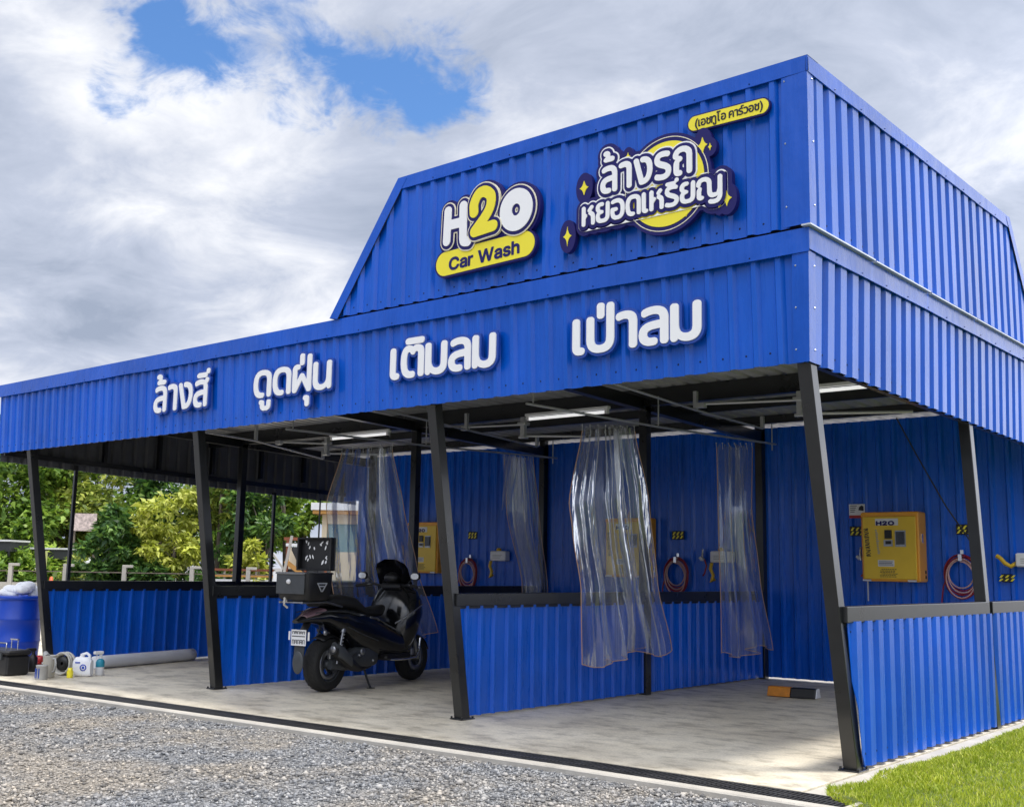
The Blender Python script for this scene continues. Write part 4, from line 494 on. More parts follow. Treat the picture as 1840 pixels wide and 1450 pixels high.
   [-2211,7692,-2144,7690,-2080,7695,-2016,7706,-1952,7724,-1888,7749,-1832,7777,-1778,7812,-1728,7851,-1680,7897,-1640,7944,-1603,7996,-1571,8052,-1546,8108,-1524,8172,-1510,8236,-1502,8300,-1500,8364,-1505,8428,-1515,8492,-1533,8556,-1554,8612,-1584,8672,-1616,8724,-1656,8776,-1704,8827,-1751,8868,-1800,8903,-1856,8936,-1912,8962,-1976,8984,-2040,8999,-2104,9008,-2168,9010,-2232,9006,-2296,8996,-2360,8979,-2424,8955,-2480,8927,-2536,8892,-2584,8856,-2631,8812,-2674,8764,-2714,8708,-2747,8652,-2772,8596,-2794,8532,-2809,8468,-2818,8404,-2820,8340,-2816,8276,-2805,8212,-2788,8148,-2764,8084,-2736,8028,-2701,7972,-2664,7924,-2619,7876,-2574,7836,-2520,7797,-2464,7764,-2408,7738,-2344,7716,-2280,7701],
  ],
  'ring': [
   [-2214,7620,-2144,7618,-2072,7623,-2000,7636,-1928,7656,-1864,7681,-1800,7713,-1736,7753,-1682,7796,-1631,7844,-1583,7900,-1543,7956,-1507,8020,-1478,8084,-1454,8156,-1440,8220,-1430,8292,-1428,8372,-1434,8444,-1445,8508,-1464,8577,-1490,8644,-1522,8708,-1562,8772,-1606,8828,-1656,8881,-1712,8929,-1768,8968,-1832,9004,-1896,9033,-1968,9056,-2032,9071,-2104,9080,-2176,9082,-2248,9077,-2320,9064,-2392,9044,-2455,9020,-2519,8988,-2582,8948,-2640,8903,-2693,8852,-2740,8796,-2779,8740,-2816,8675,-2844,8612,-2867,8540,-2881,8476,-2890,8404,-2892,8324,-2885,8252,-2872,8180,-2854,8116,-2829,8052,-2796,7988,-2755,7924,-2712,7869,-2664,7819,-2608,7771,-2552,7732,-2488,7696,-2424,7667,-2352,7644,-2280,7628],
   [-2248,7635,-2320,7648,-2392,7668,-2456,7694,-2520,7726,-2584,7768,-2638,7812,-2688,7860,-2734,7916,-2773,7972,-2808,8036,-2841,8116,-2858,8172,-2874,8252,-2879,8308,-2879,8380,-2873,8452,-2857,8532,-2840,8587,-2817,8644,-2785,8708,-2749,8764,-2704,8822,-2656,8872,-2600,8920,-2544,8959,-2480,8995,-2416,9023,-2352,9044,-2272,9061,-2208,9069,-2136,9070,-2080,9066,-2008,9054,-1944,9037,-1880,9013,-1808,8978,-1744,8938,-1688,8894,-1636,8844,-1592,8792,-1550,8732,-1514,8668,-1486,8604,-1463,8532,-1447,8452,-1441,8396,-1440,8324,-1446,8252,-1460,8180,-1479,8116,-1505,8052,-1538,7988,-1574,7932,-1618,7876,-1664,7828,-1720,7780,-1778,7740,-1840,7705,-1904,7677,-1968,7656,-2024,7643,-2104,7632,-2176,7630],
  ],
  'line': [
   [-1365,7788,-1304,7785,-1272,7789,-1232,7800,-1200,7816,-1168,7842,-1133,7892,-1117,7940,-1112,7980,-1111,8252,-1116,8284,-1128,8309,-1148,8332,-1176,8352,-1208,8362,-1240,8362,-1272,8352,-1304,8328,-1328,8301,-1375,8340,-1400,8352,-1440,8364,-1496,8369,-1536,8365,-1576,8354,-1600,8342,-1647,8364,-1632,8380,-1617,8404,-1606,8444,-1609,8740,-1620,8788,-1639,8828,-1664,8860,-1712,8899,-1760,8920,-1784,8926,-1832,8933,-1888,8931,-1952,8915,-2016,8881,-2051,8908,-2096,8924,-2152,8933,-2200,8933,-2248,8928,-2288,8916,-2336,8890,-2368,8861,-2400,8890,-2440,8912,-2512,8929,-2568,8928,-2608,8914,-2648,8926,-2688,8926,-2720,8916,-2752,8898,-2800,8923,-2832,8930,-2880,8934,-2944,8927,-3000,8907,-2993,8948,-2994,8980,-3000,9004,-3016,9032,-3040,9055,-3082,9076,-3101,9116,-3130,9148,-3168,9169,-3208,9177,-3256,9173,-3296,9159,-3322,9140,-3344,9108,-3353,9084,-3355,9060,-3352,9028,-3344,9004,-3351,8948,-3341,8908,-3333,8892,-3353,8876,-3371,8852,-3381,8828,-3386,8796,-3376,8740,-3362,8716,-3348,8700,-3380,8660,-3392,8637,-3407,8596,-3413,8548,-3411,8500,-3399,8452,-3376,8410,-3340,8372,-3344,8367,-3400,8353,-3424,8339,-3432,8339,-3472,8358,-3512,8360,-3544,8353,-3576,8332,-3624,8358,-3648,8363,-3672,8362,-3712,8347,-3747,8316,-3761,8292,-3769,8260,-3769,7980,-3764,7956,-3752,7931,-3736,7912,-3712,7895,-3672,7882,-3640,7882,-3600,7895,-3568,7921,-3528,7894,-3488,7882,-3448,7884,-3408,7902,-3376,7888,-3336,7879,-3248,7880,-3200,7890,-3144,7916,-3104,7892,-3072,7882,-2984,7878,-2960,7881,-2920,7893,-2872,7923,-2824,7894,-2776,7879,-2728,7877,-2664,7891,-2632,7882,-2608,7881,-2568,7892,-2536,7881,-2496,7876,-2432,7889,-2400,7881,-2368,7884,-2336,7894,-2304,7919,-2296,7919,-2264,7894,-2216,7881,-2184,7884,-2152,7895,-2088,7879,-1992,7880,-1936,7896,-1904,7915,-1880,7900,-1848,7887,-1792,7878,-1712,7880,-1640,7906,-1632,7906,-1608,7892,-1560,7878,-1536,7877,-1496,7883,-1472,7844,-1448,7818,-1416,7800],
   [-2880,8323,-2920,8348,-2969,8364,-2974,8372,-2951,8404,-2942,8436,-2941,8676,-2936,8681,-2928,8682,-2920,8683,-2917,8676,-2917,8452,-2912,8420,-2902,8396,-2883,8372,-2864,8356,-2835,8340,-2864,8319,-2872,8316],
   [-2312,8331,-2344,8354,-2360,8361,-2392,8363,-2416,8361,-2456,8342,-2473,8348,-2448,8359,-2424,8371,-2392,8395,-2352,8357,-2341,8356,-2336,8348,-2328,8351,-2301,8340],
   [-2664,8363,-2706,8372,-2687,8396,-2680,8406,-2670,8388,-2649,8364],
  ],
  'navy_inner': [
   [-1364,7812,-1304,7809,-1272,7813,-1240,7823,-1213,7836,-1184,7859,-1152,7907,-1140,7948,-1135,7988,-1135,8252,-1139,8276,-1151,8300,-1168,8317,-1192,8333,-1216,8339,-1240,8338,-1256,8333,-1288,8310,-1306,8284,-1315,8244,-1320,8239,-1329,8260,-1344,8282,-1371,8308,-1408,8330,-1448,8341,-1496,8345,-1536,8341,-1576,8328,-1600,8315,-1608,8315,-1634,8332,-1664,8339,-1696,8336,-1720,8324,-1744,8337,-1768,8342,-1808,8343,-1856,8334,-1861,8340,-1860,8356,-1856,8361,-1837,8372,-1809,8396,-1784,8374,-1760,8364,-1728,8360,-1704,8363,-1680,8371,-1657,8388,-1640,8412,-1632,8434,-1630,8700,-1635,8748,-1649,8796,-1669,8828,-1688,8849,-1728,8880,-1784,8902,-1832,8909,-1888,8907,-1952,8889,-1998,8860,-2016,8841,-2040,8870,-2072,8891,-2112,8903,-2144,8908,-2200,8909,-2240,8905,-2288,8890,-2328,8866,-2368,8825,-2416,8872,-2456,8893,-2504,8904,-2568,8904,-2608,8886,-2648,8901,-2688,8901,-2720,8888,-2744,8868,-2752,8869,-2808,8900,-2832,8906,-2872,8910,-2936,8904,-2968,8895,-2992,8884,-3024,8860,-3054,8884,-3031,8908,-3023,8924,-3017,8948,-3020,8988,-3037,9020,-3064,9042,-3096,9053,-3103,9060,-3120,9102,-3152,9134,-3176,9147,-3200,9152,-3256,9149,-3280,9140,-3304,9124,-3322,9100,-3330,9076,-3330,9036,-3317,9004,-3326,8972,-3326,8940,-3318,8916,-3300,8892,-3300,8884,-3328,8866,-3348,8844,-3359,8820,-3362,8788,-3356,8756,-3344,8732,-3328,8715,-3306,8700,-3336,8676,-3360,8646,-3384,8588,-3389,8548,-3387,8500,-3376,8460,-3360,8428,-3320,8387,-3288,8369,-3248,8357,-3200,8353,-3168,8355,-3144,8361,-3120,8373,-3072,8360,-3048,8361,-3024,8366,-3001,8380,-2985,8396,-2974,8412,-2966,8436,-2965,8700,-2960,8706,-2936,8705,-2896,8713,-2893,8596,-2893,8452,-2890,8428,-2872,8395,-2848,8374,-2832,8366,-2808,8360,-2776,8361,-2744,8374,-2720,8392,-2706,8412,-2699,8428,-2696,8452,-2696,8516,-2688,8521,-2656,8412,-2639,8388,-2608,8367,-2560,8360,-2488,8369,-2440,8389,-2384,8436,-2368,8405,-2344,8384,-2296,8366,-2264,8359,-2200,8354,-2191,8348,-2198,8332,-2232,8337,-2264,8332,-2288,8320,-2312,8296,-2344,8325,-2384,8339,-2408,8338,-2424,8333,-2456,8309,-2464,8310,-2496,8333,-2520,8339,-2544,8338,-2560,8333,-2592,8311,-2648,8336,-2696,8344,-2752,8342,-2815,8324,-2872,8280,-2896,8305,-2936,8329,-2976,8341,-3016,8345,-3080,8339,-3136,8322,-3184,8339,-3216,8336,-3248,8326,-3280,8340,-3320,8343,-3352,8341,-3392,8330,-3432,8305,-3448,8321,-3464,8330,-3488,8336,-3512,8336,-3544,8326,-3576,8297,-3624,8333,-3648,8339,-3680,8336,-3704,8324,-3728,8302,-3738,8284,-3745,8260,-3745,7980,-3738,7956,-3729,7940,-3701,7916,-3656,7905,-3612,7916,-3584,7940,-3571,7964,-3568,7983,-3552,7948,-3536,7928,-3512,7913,-3480,7905,-3448,7909,-3408,7930,-3368,7911,-3336,7904,-3240,7905,-3200,7915,-3169,7932,-3152,7946,-3144,7947,-3098,7916,-3072,7907,-3048,7903,-2976,7903,-2920,7920,-2888,7941,-2872,7959,-2840,7931,-2816,7917,-2776,7903,-2736,7901,-2712,7903,-2688,7909,-2672,7918,-2632,7907,-2608,7905,-2568,7919,-2536,7906,-2496,7900,-2464,7905,-2440,7914,-2392,7905,-2352,7913,-2325,7932,-2313,7948,-2304,7971,-2296,7973,-2287,7948,-2266,7924,-2248,7913,-2216,7905,-2192,7907,-2152,7920,-2088,7903,-1992,7904,-1944,7919,-1904,7946,-1864,7919,-1840,7910,-1800,7903,-1712,7905,-1664,7921,-1632,7940,-1600,7914,-1552,7901,-1504,7906,-1472,7919,-1463,7876,-1440,7842,-1416,7826],
   [-2728,8073,-2734,8100,-2733,8148,-2728,8167,-2723,8172,-2712,8173,-2705,8164,-2705,8076,-2712,8069],
   [-2040,8400,-2046,8404,-2032,8416,-2030,8412,-2024,8404],
   [-1832,8523,-1855,8540,-1855,8572,-1851,8580,-1840,8586,-1832,8592,-1829,8588,-1828,8532],
   [-2320,8563,-2326,8564,-2320,8592,-2302,8580,-2288,8571],
   [-2520,8653,-2531,8692,-2532,8700,-2528,8705,-2518,8676],
   [-2064,8688,-2083,8700,-2076,8708,-2064,8709,-2061,8692],
  ],
  'white': [
   [-1375,7868,-1312,7861,-1264,7869,-1240,7881,-1224,7893,-1200,7928,-1191,7956,-1187,7988,-1187,8252,-1192,8268,-1208,8283,-1224,8287,-1240,8283,-1256,8268,-1260,8260,-1262,8084,-1280,8028,-1334,8028,-1355,8044,-1360,8068,-1364,8204,-1375,8236,-1386,8252,-1408,8271,-1424,8280,-1456,8290,-1496,8293,-1528,8289,-1560,8278,-1577,8268,-1601,8244,-1614,8220,-1617,8180,-1600,8158,-1576,8148,-1598,8124,-1605,8108,-1608,8084,-1607,8004,-1598,7980,-1582,7964,-1544,7952,-1520,7956,-1500,7964,-1491,7980,-1491,7996,-1496,8006,-1504,8013,-1530,8020,-1535,8028,-1535,8076,-1524,8132,-1536,8150,-1556,8156,-1546,8172,-1536,8208,-1520,8221,-1504,8225,-1480,8226,-1462,8220,-1448,8211,-1440,8198,-1436,8180,-1433,8052,-1427,8020,-1408,7988,-1384,7970,-1352,7959,-1304,7961,-1273,7972,-1264,7981,-1262,7972,-1268,7956,-1280,7941,-1296,7933,-1336,7931,-1384,7940,-1408,7930,-1416,7918,-1418,7908,-1413,7892,-1400,7877],
   [-3332,7956,-3248,7956,-3224,7962,-3192,7980,-3173,8004,-3163,8028,-3158,8060,-3157,8252,-3160,8263,-3169,8276,-3179,8284,-3192,8287,-3216,8281,-3230,8260,-3232,8068,-3233,8052,-3240,8036,-3256,8024,-3272,8020,-3320,8022,-3336,8034,-3344,8050,-3346,8068,-3342,8084,-3336,8095,-3288,8107,-3279,8116,-3275,8132,-3279,8148,-3288,8157,-3339,8172,-3346,8188,-3344,8212,-3336,8221,-3320,8226,-3296,8223,-3280,8228,-3268,8244,-3266,8260,-3272,8277,-3288,8288,-3320,8291,-3368,8284,-3402,8260,-3416,8236,-3421,8212,-3418,8172,-3392,8132,-3408,8113,-3417,8092,-3421,8060,-3414,8020,-3400,7992,-3377,7972,-3352,7960],
   [-3055,7956,-2984,7954,-2944,7966,-2915,7988,-2897,8012,-2884,8044,-2877,8084,-2875,8124,-2879,8172,-2888,8204,-2903,8236,-2928,8264,-2960,8283,-2984,8290,-3024,8293,-3072,8288,-3104,8280,-3128,8261,-3134,8244,-3129,8228,-3120,8219,-3096,8213,-3048,8225,-3008,8225,-2992,8220,-2969,8204,-2960,8188,-2952,8156,-2950,8124,-2952,8084,-2960,8052,-2969,8036,-2984,8024,-3008,8018,-3040,8021,-3058,8036,-3065,8052,-3068,8084,-3066,8092,-3024,8095,-3007,8108,-3004,8132,-3016,8150,-3032,8155,-3112,8156,-3130,8148,-3140,8132,-3142,8076,-3131,8020,-3120,7999,-3104,7981,-3072,7961],
   [-2772,7956,-2736,7953,-2712,7956,-2691,7972,-2687,7988,-2691,8004,-2704,8015,-2744,8021,-2760,8028,-2773,8044,-2781,8068,-2787,8124,-2785,8156,-2776,8188,-2760,8212,-2736,8223,-2688,8223,-2672,8216,-2657,8196,-2653,8164,-2653,7988,-2648,7972,-2640,7964,-2624,7958,-2608,7958,-2594,7964,-2582,7980,-2580,8012,-2580,8180,-2585,8212,-2594,8236,-2605,8252,-2624,8269,-2654,8284,-2696,8292,-2744,8291,-2784,8281,-2824,8252,-2847,8212,-2858,8164,-2860,8100,-2850,8036,-2830,7996,-2808,7973],
   [-2522,7956,-2496,7952,-2472,7957,-2456,7968,-2448,7988,-2456,8007,-2464,8014,-2488,8019,-2491,8028,-2492,8252,-2496,8267,-2504,8276,-2520,8286,-2536,8286,-2560,8269,-2565,8252,-2563,8004,-2552,7977,-2539,7964],
   [-2090,7956,-2048,7953,-2000,7955,-1968,7965,-1936,7988,-1917,8020,-1912,8044,-1914,8076,-1924,8100,-1936,8116,-1976,8144,-2064,8181,-2078,8196,-2079,8204,-2072,8215,-2048,8226,-2000,8226,-1960,8218,-1944,8223,-1936,8231,-1929,8252,-1934,8268,-1944,8278,-1971,8292,-1952,8323,-1936,8324,-1920,8335,-1913,8348,-1913,8364,-1921,8380,-1936,8391,-1960,8390,-1975,8380,-1982,8364,-1984,8346,-2112,8346,-2132,8340,-2144,8324,-2144,8308,-2140,8300,-2128,8289,-2112,8284,-2108,8276,-2136,8253,-2149,8228,-2153,8188,-2138,8148,-2112,8123,-2072,8102,-2008,8076,-1992,8065,-1986,8052,-1992,8034,-2016,8021,-2064,8020,-2120,8034,-2138,8028,-2145,8020,-2151,8004,-2151,7988,-2147,7980,-2136,7970],
   [-1805,7956,-1720,7956,-1680,7971,-1659,7988,-1648,8004,-1636,8036,-1633,8076,-1633,8252,-1642,8276,-1656,8285,-1672,8287,-1688,8282,-1705,8260,-1709,8052,-1720,8031,-1736,8022,-1752,8019,-1784,8020,-1805,8028,-1813,8036,-1820,8052,-1820,8076,-1816,8087,-1808,8096,-1765,8108,-1757,8116,-1752,8132,-1757,8148,-1765,8156,-1816,8174,-1822,8188,-1820,8212,-1800,8225,-1768,8227,-1760,8231,-1745,8244,-1740,8260,-1745,8276,-1760,8287,-1800,8291,-1824,8289,-1856,8277,-1872,8264,-1882,8252,-1894,8228,-1897,8196,-1893,8172,-1866,8132,-1882,8116,-1892,8092,-1896,8060,-1892,8028,-1883,8004,-1864,7981,-1840,7966],
   [-3680,7964,-3664,7958,-3648,7958,-3633,7964,-3625,7972,-3620,7988,-3619,8076,-3589,8116,-3593,8148,-3600,8155,-3608,8153,-3616,8156,-3619,8164,-3620,8260,-3624,8268,-3640,8283,-3656,8287,-3672,8283,-3688,8268,-3692,8260,-3693,7988,-3688,7972],
   [-3498,7964,-3472,7957,-3456,7961,-3444,7972,-3437,7996,-3437,8084,-3441,8116,-3454,8148,-3464,8161,-3488,8180,-3506,8188,-3508,8196,-3472,8234,-3466,8244,-3470,8268,-3488,8283,-3512,8283,-3524,8276,-3576,8220,-3581,8204,-3576,8188,-3558,8172,-3563,8156,-3558,8140,-3524,8116,-3512,8092,-3510,7988,-3506,7972],
   [-2413,7964,-2400,7958,-2384,7958,-2368,7963,-2359,7972,-2354,7988,-2354,8076,-2309,8132,-2309,8148,-2320,8164,-2336,8170,-2354,8172,-2354,8252,-2358,8268,-2365,8276,-2392,8287,-2408,8283,-2427,8260,-2426,7988,-2421,7972],
   [-2233,7964,-2208,7957,-2192,7961,-2178,7972,-2172,7996,-2172,8084,-2176,8116,-2189,8148,-2200,8162,-2224,8181,-2241,8188,-2243,8196,-2208,8233,-2201,8244,-2201,8260,-2216,8281,-2232,8285,-2256,8279,-2296,8236,-2301,8220,-2296,8204,-2282,8188,-2294,8172,-2297,8148,-2288,8134,-2259,8116,-2248,8095,-2245,7988,-2241,7972],
   [-3253,8412,-3200,8405,-3168,8408,-3152,8414,-3137,8428,-3132,8444,-3132,8460,-3136,8473,-3144,8484,-3160,8492,-3216,8497,-3232,8506,-3241,8524,-3242,8548,-3231,8572,-3208,8587,-3176,8595,-3120,8601,-3112,8601,-3109,8596,-3110,8452,-3106,8436,-3090,8420,-3064,8412,-3040,8416,-3020,8436,-3017,8452,-3018,8724,-3022,8756,-3034,8788,-3058,8820,-3077,8836,-3104,8848,-3128,8855,-3168,8858,-3208,8855,-3248,8847,-3280,8836,-3306,8812,-3310,8796,-3306,8772,-3296,8756,-3288,8750,-3264,8748,-3200,8766,-3152,8766,-3127,8756,-3120,8748,-3112,8724,-3109,8700,-3112,8691,-3184,8686,-3232,8676,-3280,8654,-3296,8642,-3320,8612,-3333,8580,-3337,8548,-3335,8508,-3329,8484,-3318,8460,-3296,8434,-3272,8419],
   [-2800,8412,-2784,8413,-2768,8420,-2757,8428,-2749,8444,-2748,8724,-2755,8780,-2766,8804,-2784,8828,-2816,8847,-2840,8855,-2872,8858,-2930,8852,-2960,8842,-2979,8828,-2987,8812,-2987,8788,-2976,8770,-2952,8758,-2880,8767,-2856,8759,-2847,8748,-2842,8716,-2840,8444,-2832,8428,-2824,8421],
   [-2560,8412,-2504,8418,-2472,8431,-2434,8460,-2410,8492,-2391,8532,-2377,8580,-2371,8628,-2372,8676,-2379,8724,-2392,8764,-2411,8796,-2440,8825,-2475,8844,-2520,8854,-2561,8852,-2576,8844,-2590,8828,-2594,8812,-2591,8796,-2576,8773,-2560,8764,-2528,8763,-2507,8756,-2489,8740,-2479,8724,-2467,8684,-2465,8644,-2470,8596,-2480,8561,-2495,8532,-2512,8515,-2530,8508,-2536,8516,-2624,8828,-2640,8844,-2664,8851,-2688,8847,-2708,8828,-2711,8804,-2613,8444,-2605,8428,-2592,8417],
   [-2264,8412,-2184,8405,-2144,8410,-2120,8418,-2089,8436,-2071,8452,-2056,8476,-2045,8508,-2041,8540,-2044,8572,-2056,8604,-2075,8628,-2120,8661,-2224,8709,-2234,8716,-2242,8732,-2240,8748,-2232,8756,-2208,8766,-2152,8766,-2104,8755,-2088,8759,-2071,8772,-2063,8788,-2062,8804,-2071,8828,-2088,8842,-2136,8854,-2192,8858,-2232,8853,-2264,8844,-2292,8828,-2312,8809,-2332,8772,-2337,8740,-2335,8708,-2328,8684,-2315,8660,-2280,8627,-2240,8605,-2168,8575,-2143,8556,-2136,8540,-2137,8524,-2144,8512,-2160,8502,-2176,8497,-2224,8497,-2296,8514,-2320,8505,-2335,8476,-2332,8444,-2312,8426],
   [-1950,8412,-1912,8405,-1880,8409,-1861,8420,-1853,8436,-1852,8460,-1859,8476,-1872,8487,-1904,8497,-1907,8508,-1904,8604,-1896,8620,-1872,8628,-1861,8636,-1847,8660,-1850,8684,-1864,8700,-1888,8713,-1912,8713,-1914,8716,-1916,8724,-1912,8740,-1896,8756,-1877,8764,-1840,8767,-1816,8762,-1792,8746,-1780,8724,-1776,8700,-1776,8452,-1768,8430,-1758,8420,-1744,8413,-1728,8412,-1704,8417,-1686,8436,-1682,8468,-1682,8708,-1690,8756,-1699,8780,-1716,8804,-1744,8829,-1784,8848,-1840,8858,-1888,8855,-1928,8843,-1968,8817,-1998,8780,-2010,8748,-2012,8716,-2008,8698,-1992,8680,-1963,8668,-1983,8644,-1997,8612,-2001,8580,-2001,8500,-1998,8468,-1983,8436,-1966,8420],
   [-3230,8916,-3192,8919,-3176,8916,-3104,8916,-3080,8930,-3072,8941,-3070,8972,-3080,8990,-3104,9002,-3153,9004,-3152,9044,-3160,9068,-3168,9079,-3184,9093,-3208,9101,-3240,9099,-3256,9094,-3276,9076,-3279,9060,-3275,9036,-3256,9018,-3234,9012,-3231,9004,-3266,8980,-3275,8964,-3275,8948,-3264,8930,-3248,8920],
  ],
  'stars': [
   [-4000,7708,-3992,7773,-3976,7818,-3951,7852,-3915,7876,-3946,7892,-3962,7908,-3976,7930,-3992,7975,-3999,8036,-4008,7975,-4024,7930,-4038,7908,-4054,7892,-4085,7876,-4049,7852,-4024,7818,-4008,7773],
   [-1810,7772,-1808,7768,-1800,7789,-1777,7812,-1798,7828,-1808,7852,-1824,7825,-1843,7812,-1824,7795],
   [-1264,7796,-1256,7796,-1248,7812,-1227,7828,-1245,7844,-1254,7860,-1256,7864,-1264,7864,-1272,7848,-1293,7828,-1272,7812],
   [-1137,7796,-1136,7790,-1120,7839,-1099,7876,-1072,7899,-1050,7908,-1080,7926,-1104,7950,-1120,7981,-1135,8028,-1144,7992,-1160,7956,-1180,7932,-1218,7908,-1192,7897,-1168,7875,-1150,7844],
   [-3681,8500,-3680,8495,-3672,8495,-3659,8540,-3640,8574,-3616,8596,-3588,8612,-3616,8624,-3640,8646,-3657,8676,-3672,8724,-3680,8725,-3695,8676,-3714,8644,-3736,8624,-3764,8612,-3736,8596,-3711,8572,-3693,8540],
   [-1529,8684,-1528,8679,-1520,8679,-1505,8732,-1488,8763,-1472,8781,-1446,8796,-1446,8804,-1473,8820,-1496,8849,-1512,8886,-1519,8916,-1520,8921,-1528,8921,-1543,8868,-1560,8837,-1576,8819,-1602,8804,-1602,8796,-1575,8780,-1552,8751,-1536,8714],
   [-1400,8692,-1392,8726,-1381,8740,-1368,8748,-1392,8774,-1399,8804,-1400,8810,-1409,8772,-1432,8748,-1419,8740,-1408,8726],
   [-2841,8884,-2840,8876,-2832,8914,-2826,8924,-2818,8932,-2796,8940,-2818,8948,-2826,8956,-2832,8966,-2839,8996,-2840,9004,-2848,8966,-2854,8956,-2862,8948,-2884,8940,-2862,8932,-2854,8924,-2848,8914],
  ],
 },
 'mach': {
  'face': [
   [347,-12,378,-10,405,0,414,6,423,16,429,27,431,36,431,48,429,60,424,69,416,78,405,86,393,92,378,96,360,98,327,96,300,85,290,78,283,69,278,60,275,48,276,36,279,24,284,15,293,6,315,-6,333,-11],
   [-6,-9,0,-11,18,-11,27,-8,30,0,30,27,33,28,87,28,88,0,90,-7,99,-11,120,-11,124,-9,127,-6,129,0,129,87,126,94,117,97,99,97,93,96,90,93,88,87,87,60,33,60,30,63,30,87,27,94,18,97,0,97,-6,96,-10,90,-11,84,-11,0],
   [147,-9,153,-11,249,-11,255,-10,260,-6,261,0,261,12,257,18,252,21,220,21,243,37,254,48,259,60,256,75,249,84,237,92,222,97,204,99,183,97,168,93,156,86,146,75,143,60,146,54,153,51,177,52,182,57,184,63,192,66,207,67,219,63,208,54,145,15,143,9,143,0],
   [342,21,327,26,319,33,316,42,317,51,324,59,333,63,348,66,363,66,378,62,387,55,391,45,390,36,384,29,372,23,357,20],
  ],
 },
}

def node_mat(name):
    m = bpy.data.materials.new(name); m.use_nodes = True; nt = m.node_tree
    return m, nt.nodes, nt.links, nt.nodes['Principled BSDF']
def ramp(N, Lk, src, stops):
    c = N.new('ShaderNodeValToRGB'); Lk.new(src, c.inputs[0]); e = c.color_ramp.elements
    e[0].position, e[0].color = stops[0][0], (*stops[0][1], 1); e[1].position, e[1].color = stops[-1][0], (*stops[-1][1], 1)
    for p, col in stops[1:-1]: x = e.new(p); x.color = (*col, 1)
    return c.outputs[0]
def tex(N, Lk, vec, kind, scale, detail=6, rough=0.6, sc=(1, 1, 1)):
    mp = N.new('ShaderNodeMapping'); mp.inputs['Scale'].default_value = sc; Lk.new(vec, mp.inputs[0])
    n = N.new('ShaderNodeTexNoise' if kind == 'n' else 'ShaderNodeTexVoronoi'); n.inputs['Scale'].default_value = scale
    if kind == 'n': n.inputs['Detail'].default_value = detail; n.inputs['Roughness'].default_value = rough
    Lk.new(mp.outputs[0], n.inputs['Vector']); return n
def mixc(N, Lk, f, a, b, mode='MIX'):
    n = N.new('ShaderNodeMix'); n.data_type = 'RGBA'; n.blend_type = mode
    for k, v in (('Factor', f), ('A', a), ('B', b)):
        if isinstance(v, (float, int)): n.inputs[k].default_value = v
        elif isinstance(v, tuple): n.inputs[k].default_value = (*v, 1)
        else: Lk.new(v, n.inputs[k])
    return n.outputs['Result']
def concrete():
    m, N, Lk, p = node_mat('trowelled concrete'); tc = N.new('ShaderNodeTexCoord'); v = tc.outputs['Object']
    a = tex(N, Lk, v, 'n', 0.9, 8, 0.62, (1, 1, 1)); b = tex(N, Lk, v, 'n', 5, 8, 0.7, (0.55, 1.0, 1)); c = tex(N, Lk, v, 'n', 60, 3, 0.6)
    col = ramp(N, Lk, a.outputs[0], [(0.30, (0.50, 0.445, 0.355)), (0.5, (0.66, 0.60, 0.485)), (0.7, (0.76, 0.70, 0.58))])
    st = ramp(N, Lk, b.outputs[0], [(0.36, (0.57, 0.555, 0.53)), (0.50, (0.96, 0.96, 0.95)), (0.72, (1.12, 1.11, 1.08))])
    col = mixc(N, Lk, 1.0, col, st, 'MULTIPLY')
    sp = ramp(N, Lk, c.outputs[0], [(0.35, (0.86, 0.86, 0.86)), (0.6, (1.05, 1.05, 1.05))]); col = mixc(N, Lk, 1.0, col, sp, 'MULTIPLY')
    Lk.new(col, p.inputs['Base Color'])
    r = N.new('ShaderNodeMapRange'); Lk.new(b.outputs[0], r.inputs[0]); r.inputs[3].default_value = 0.38; r.inputs[4].default_value = 0.72; Lk.new(r.outputs[0], p.inputs['Roughness'])
    bp = N.new('ShaderNodeBump'); bp.inputs['Strength'].default_value = 0.25; bp.inputs['Distance'].default_value = 0.01; Lk.new(b.outputs[0], bp.inputs['Height']); Lk.new(bp.outputs[0], p.inputs['Normal'])
    return m
def gravel_ground():
    m, N, Lk, p = node_mat('crushed stone ground'); tc = N.new('ShaderNodeTexCoord'); v = tc.outputs['Object']
    a = tex(N, Lk, v, 'n', 0.8, 5, 0.6); s = tex(N, Lk, v, 'v', 48); s2 = tex(N, Lk, v, 'v', 22); d = tex(N, Lk, v, 'n', 30, 6, 0.7)
    grey = ramp(N, Lk, s.outputs['Color'], [(0.2, (0.15, 0.155, 0.165)), (0.55, (0.27, 0.275, 0.285)), (0.9, (0.42, 0.42, 0.42))])
    tan = ramp(N, Lk, s.outputs['Color'], [(0.2, (0.25, 0.22, 0.18)), (0.55, (0.38, 0.34, 0.29)), (0.9, (0.52, 0.48, 0.42))])
    f = ramp(N, Lk, a.outputs[0], [(0.44, (0, 0, 0)), (0.62, (1, 1, 1))])
    col = mixc(N, Lk, f, grey, tan)
    ed = ramp(N, Lk, s.outputs['Distance'], [(0.25, (1, 1, 1)), (0.75, (0.45, 0.45, 0.45))]); col = mixc(N, Lk, 1.0, col, ed, 'MULTIPLY')
    Lk.new(col, p.inputs['Base Color']); p.inputs['Roughness'].default_value = 0.9
    ad = N.new('ShaderNodeMath'); ad.operation = 'ADD'; Lk.new(s.outputs['Distance'], ad.inputs[0]); Lk.new(s2.outputs['Distance'], ad.inputs[1])
    bp = N.new('ShaderNodeBump'); bp.inputs['Strength'].default_value = 0.9; bp.inputs['Distance'].default_value = 0.02; bp.invert = True
    Lk.new(ad.outputs[0], bp.inputs['Height']); Lk.new(bp.outputs[0], p.inputs['Normal']); return m
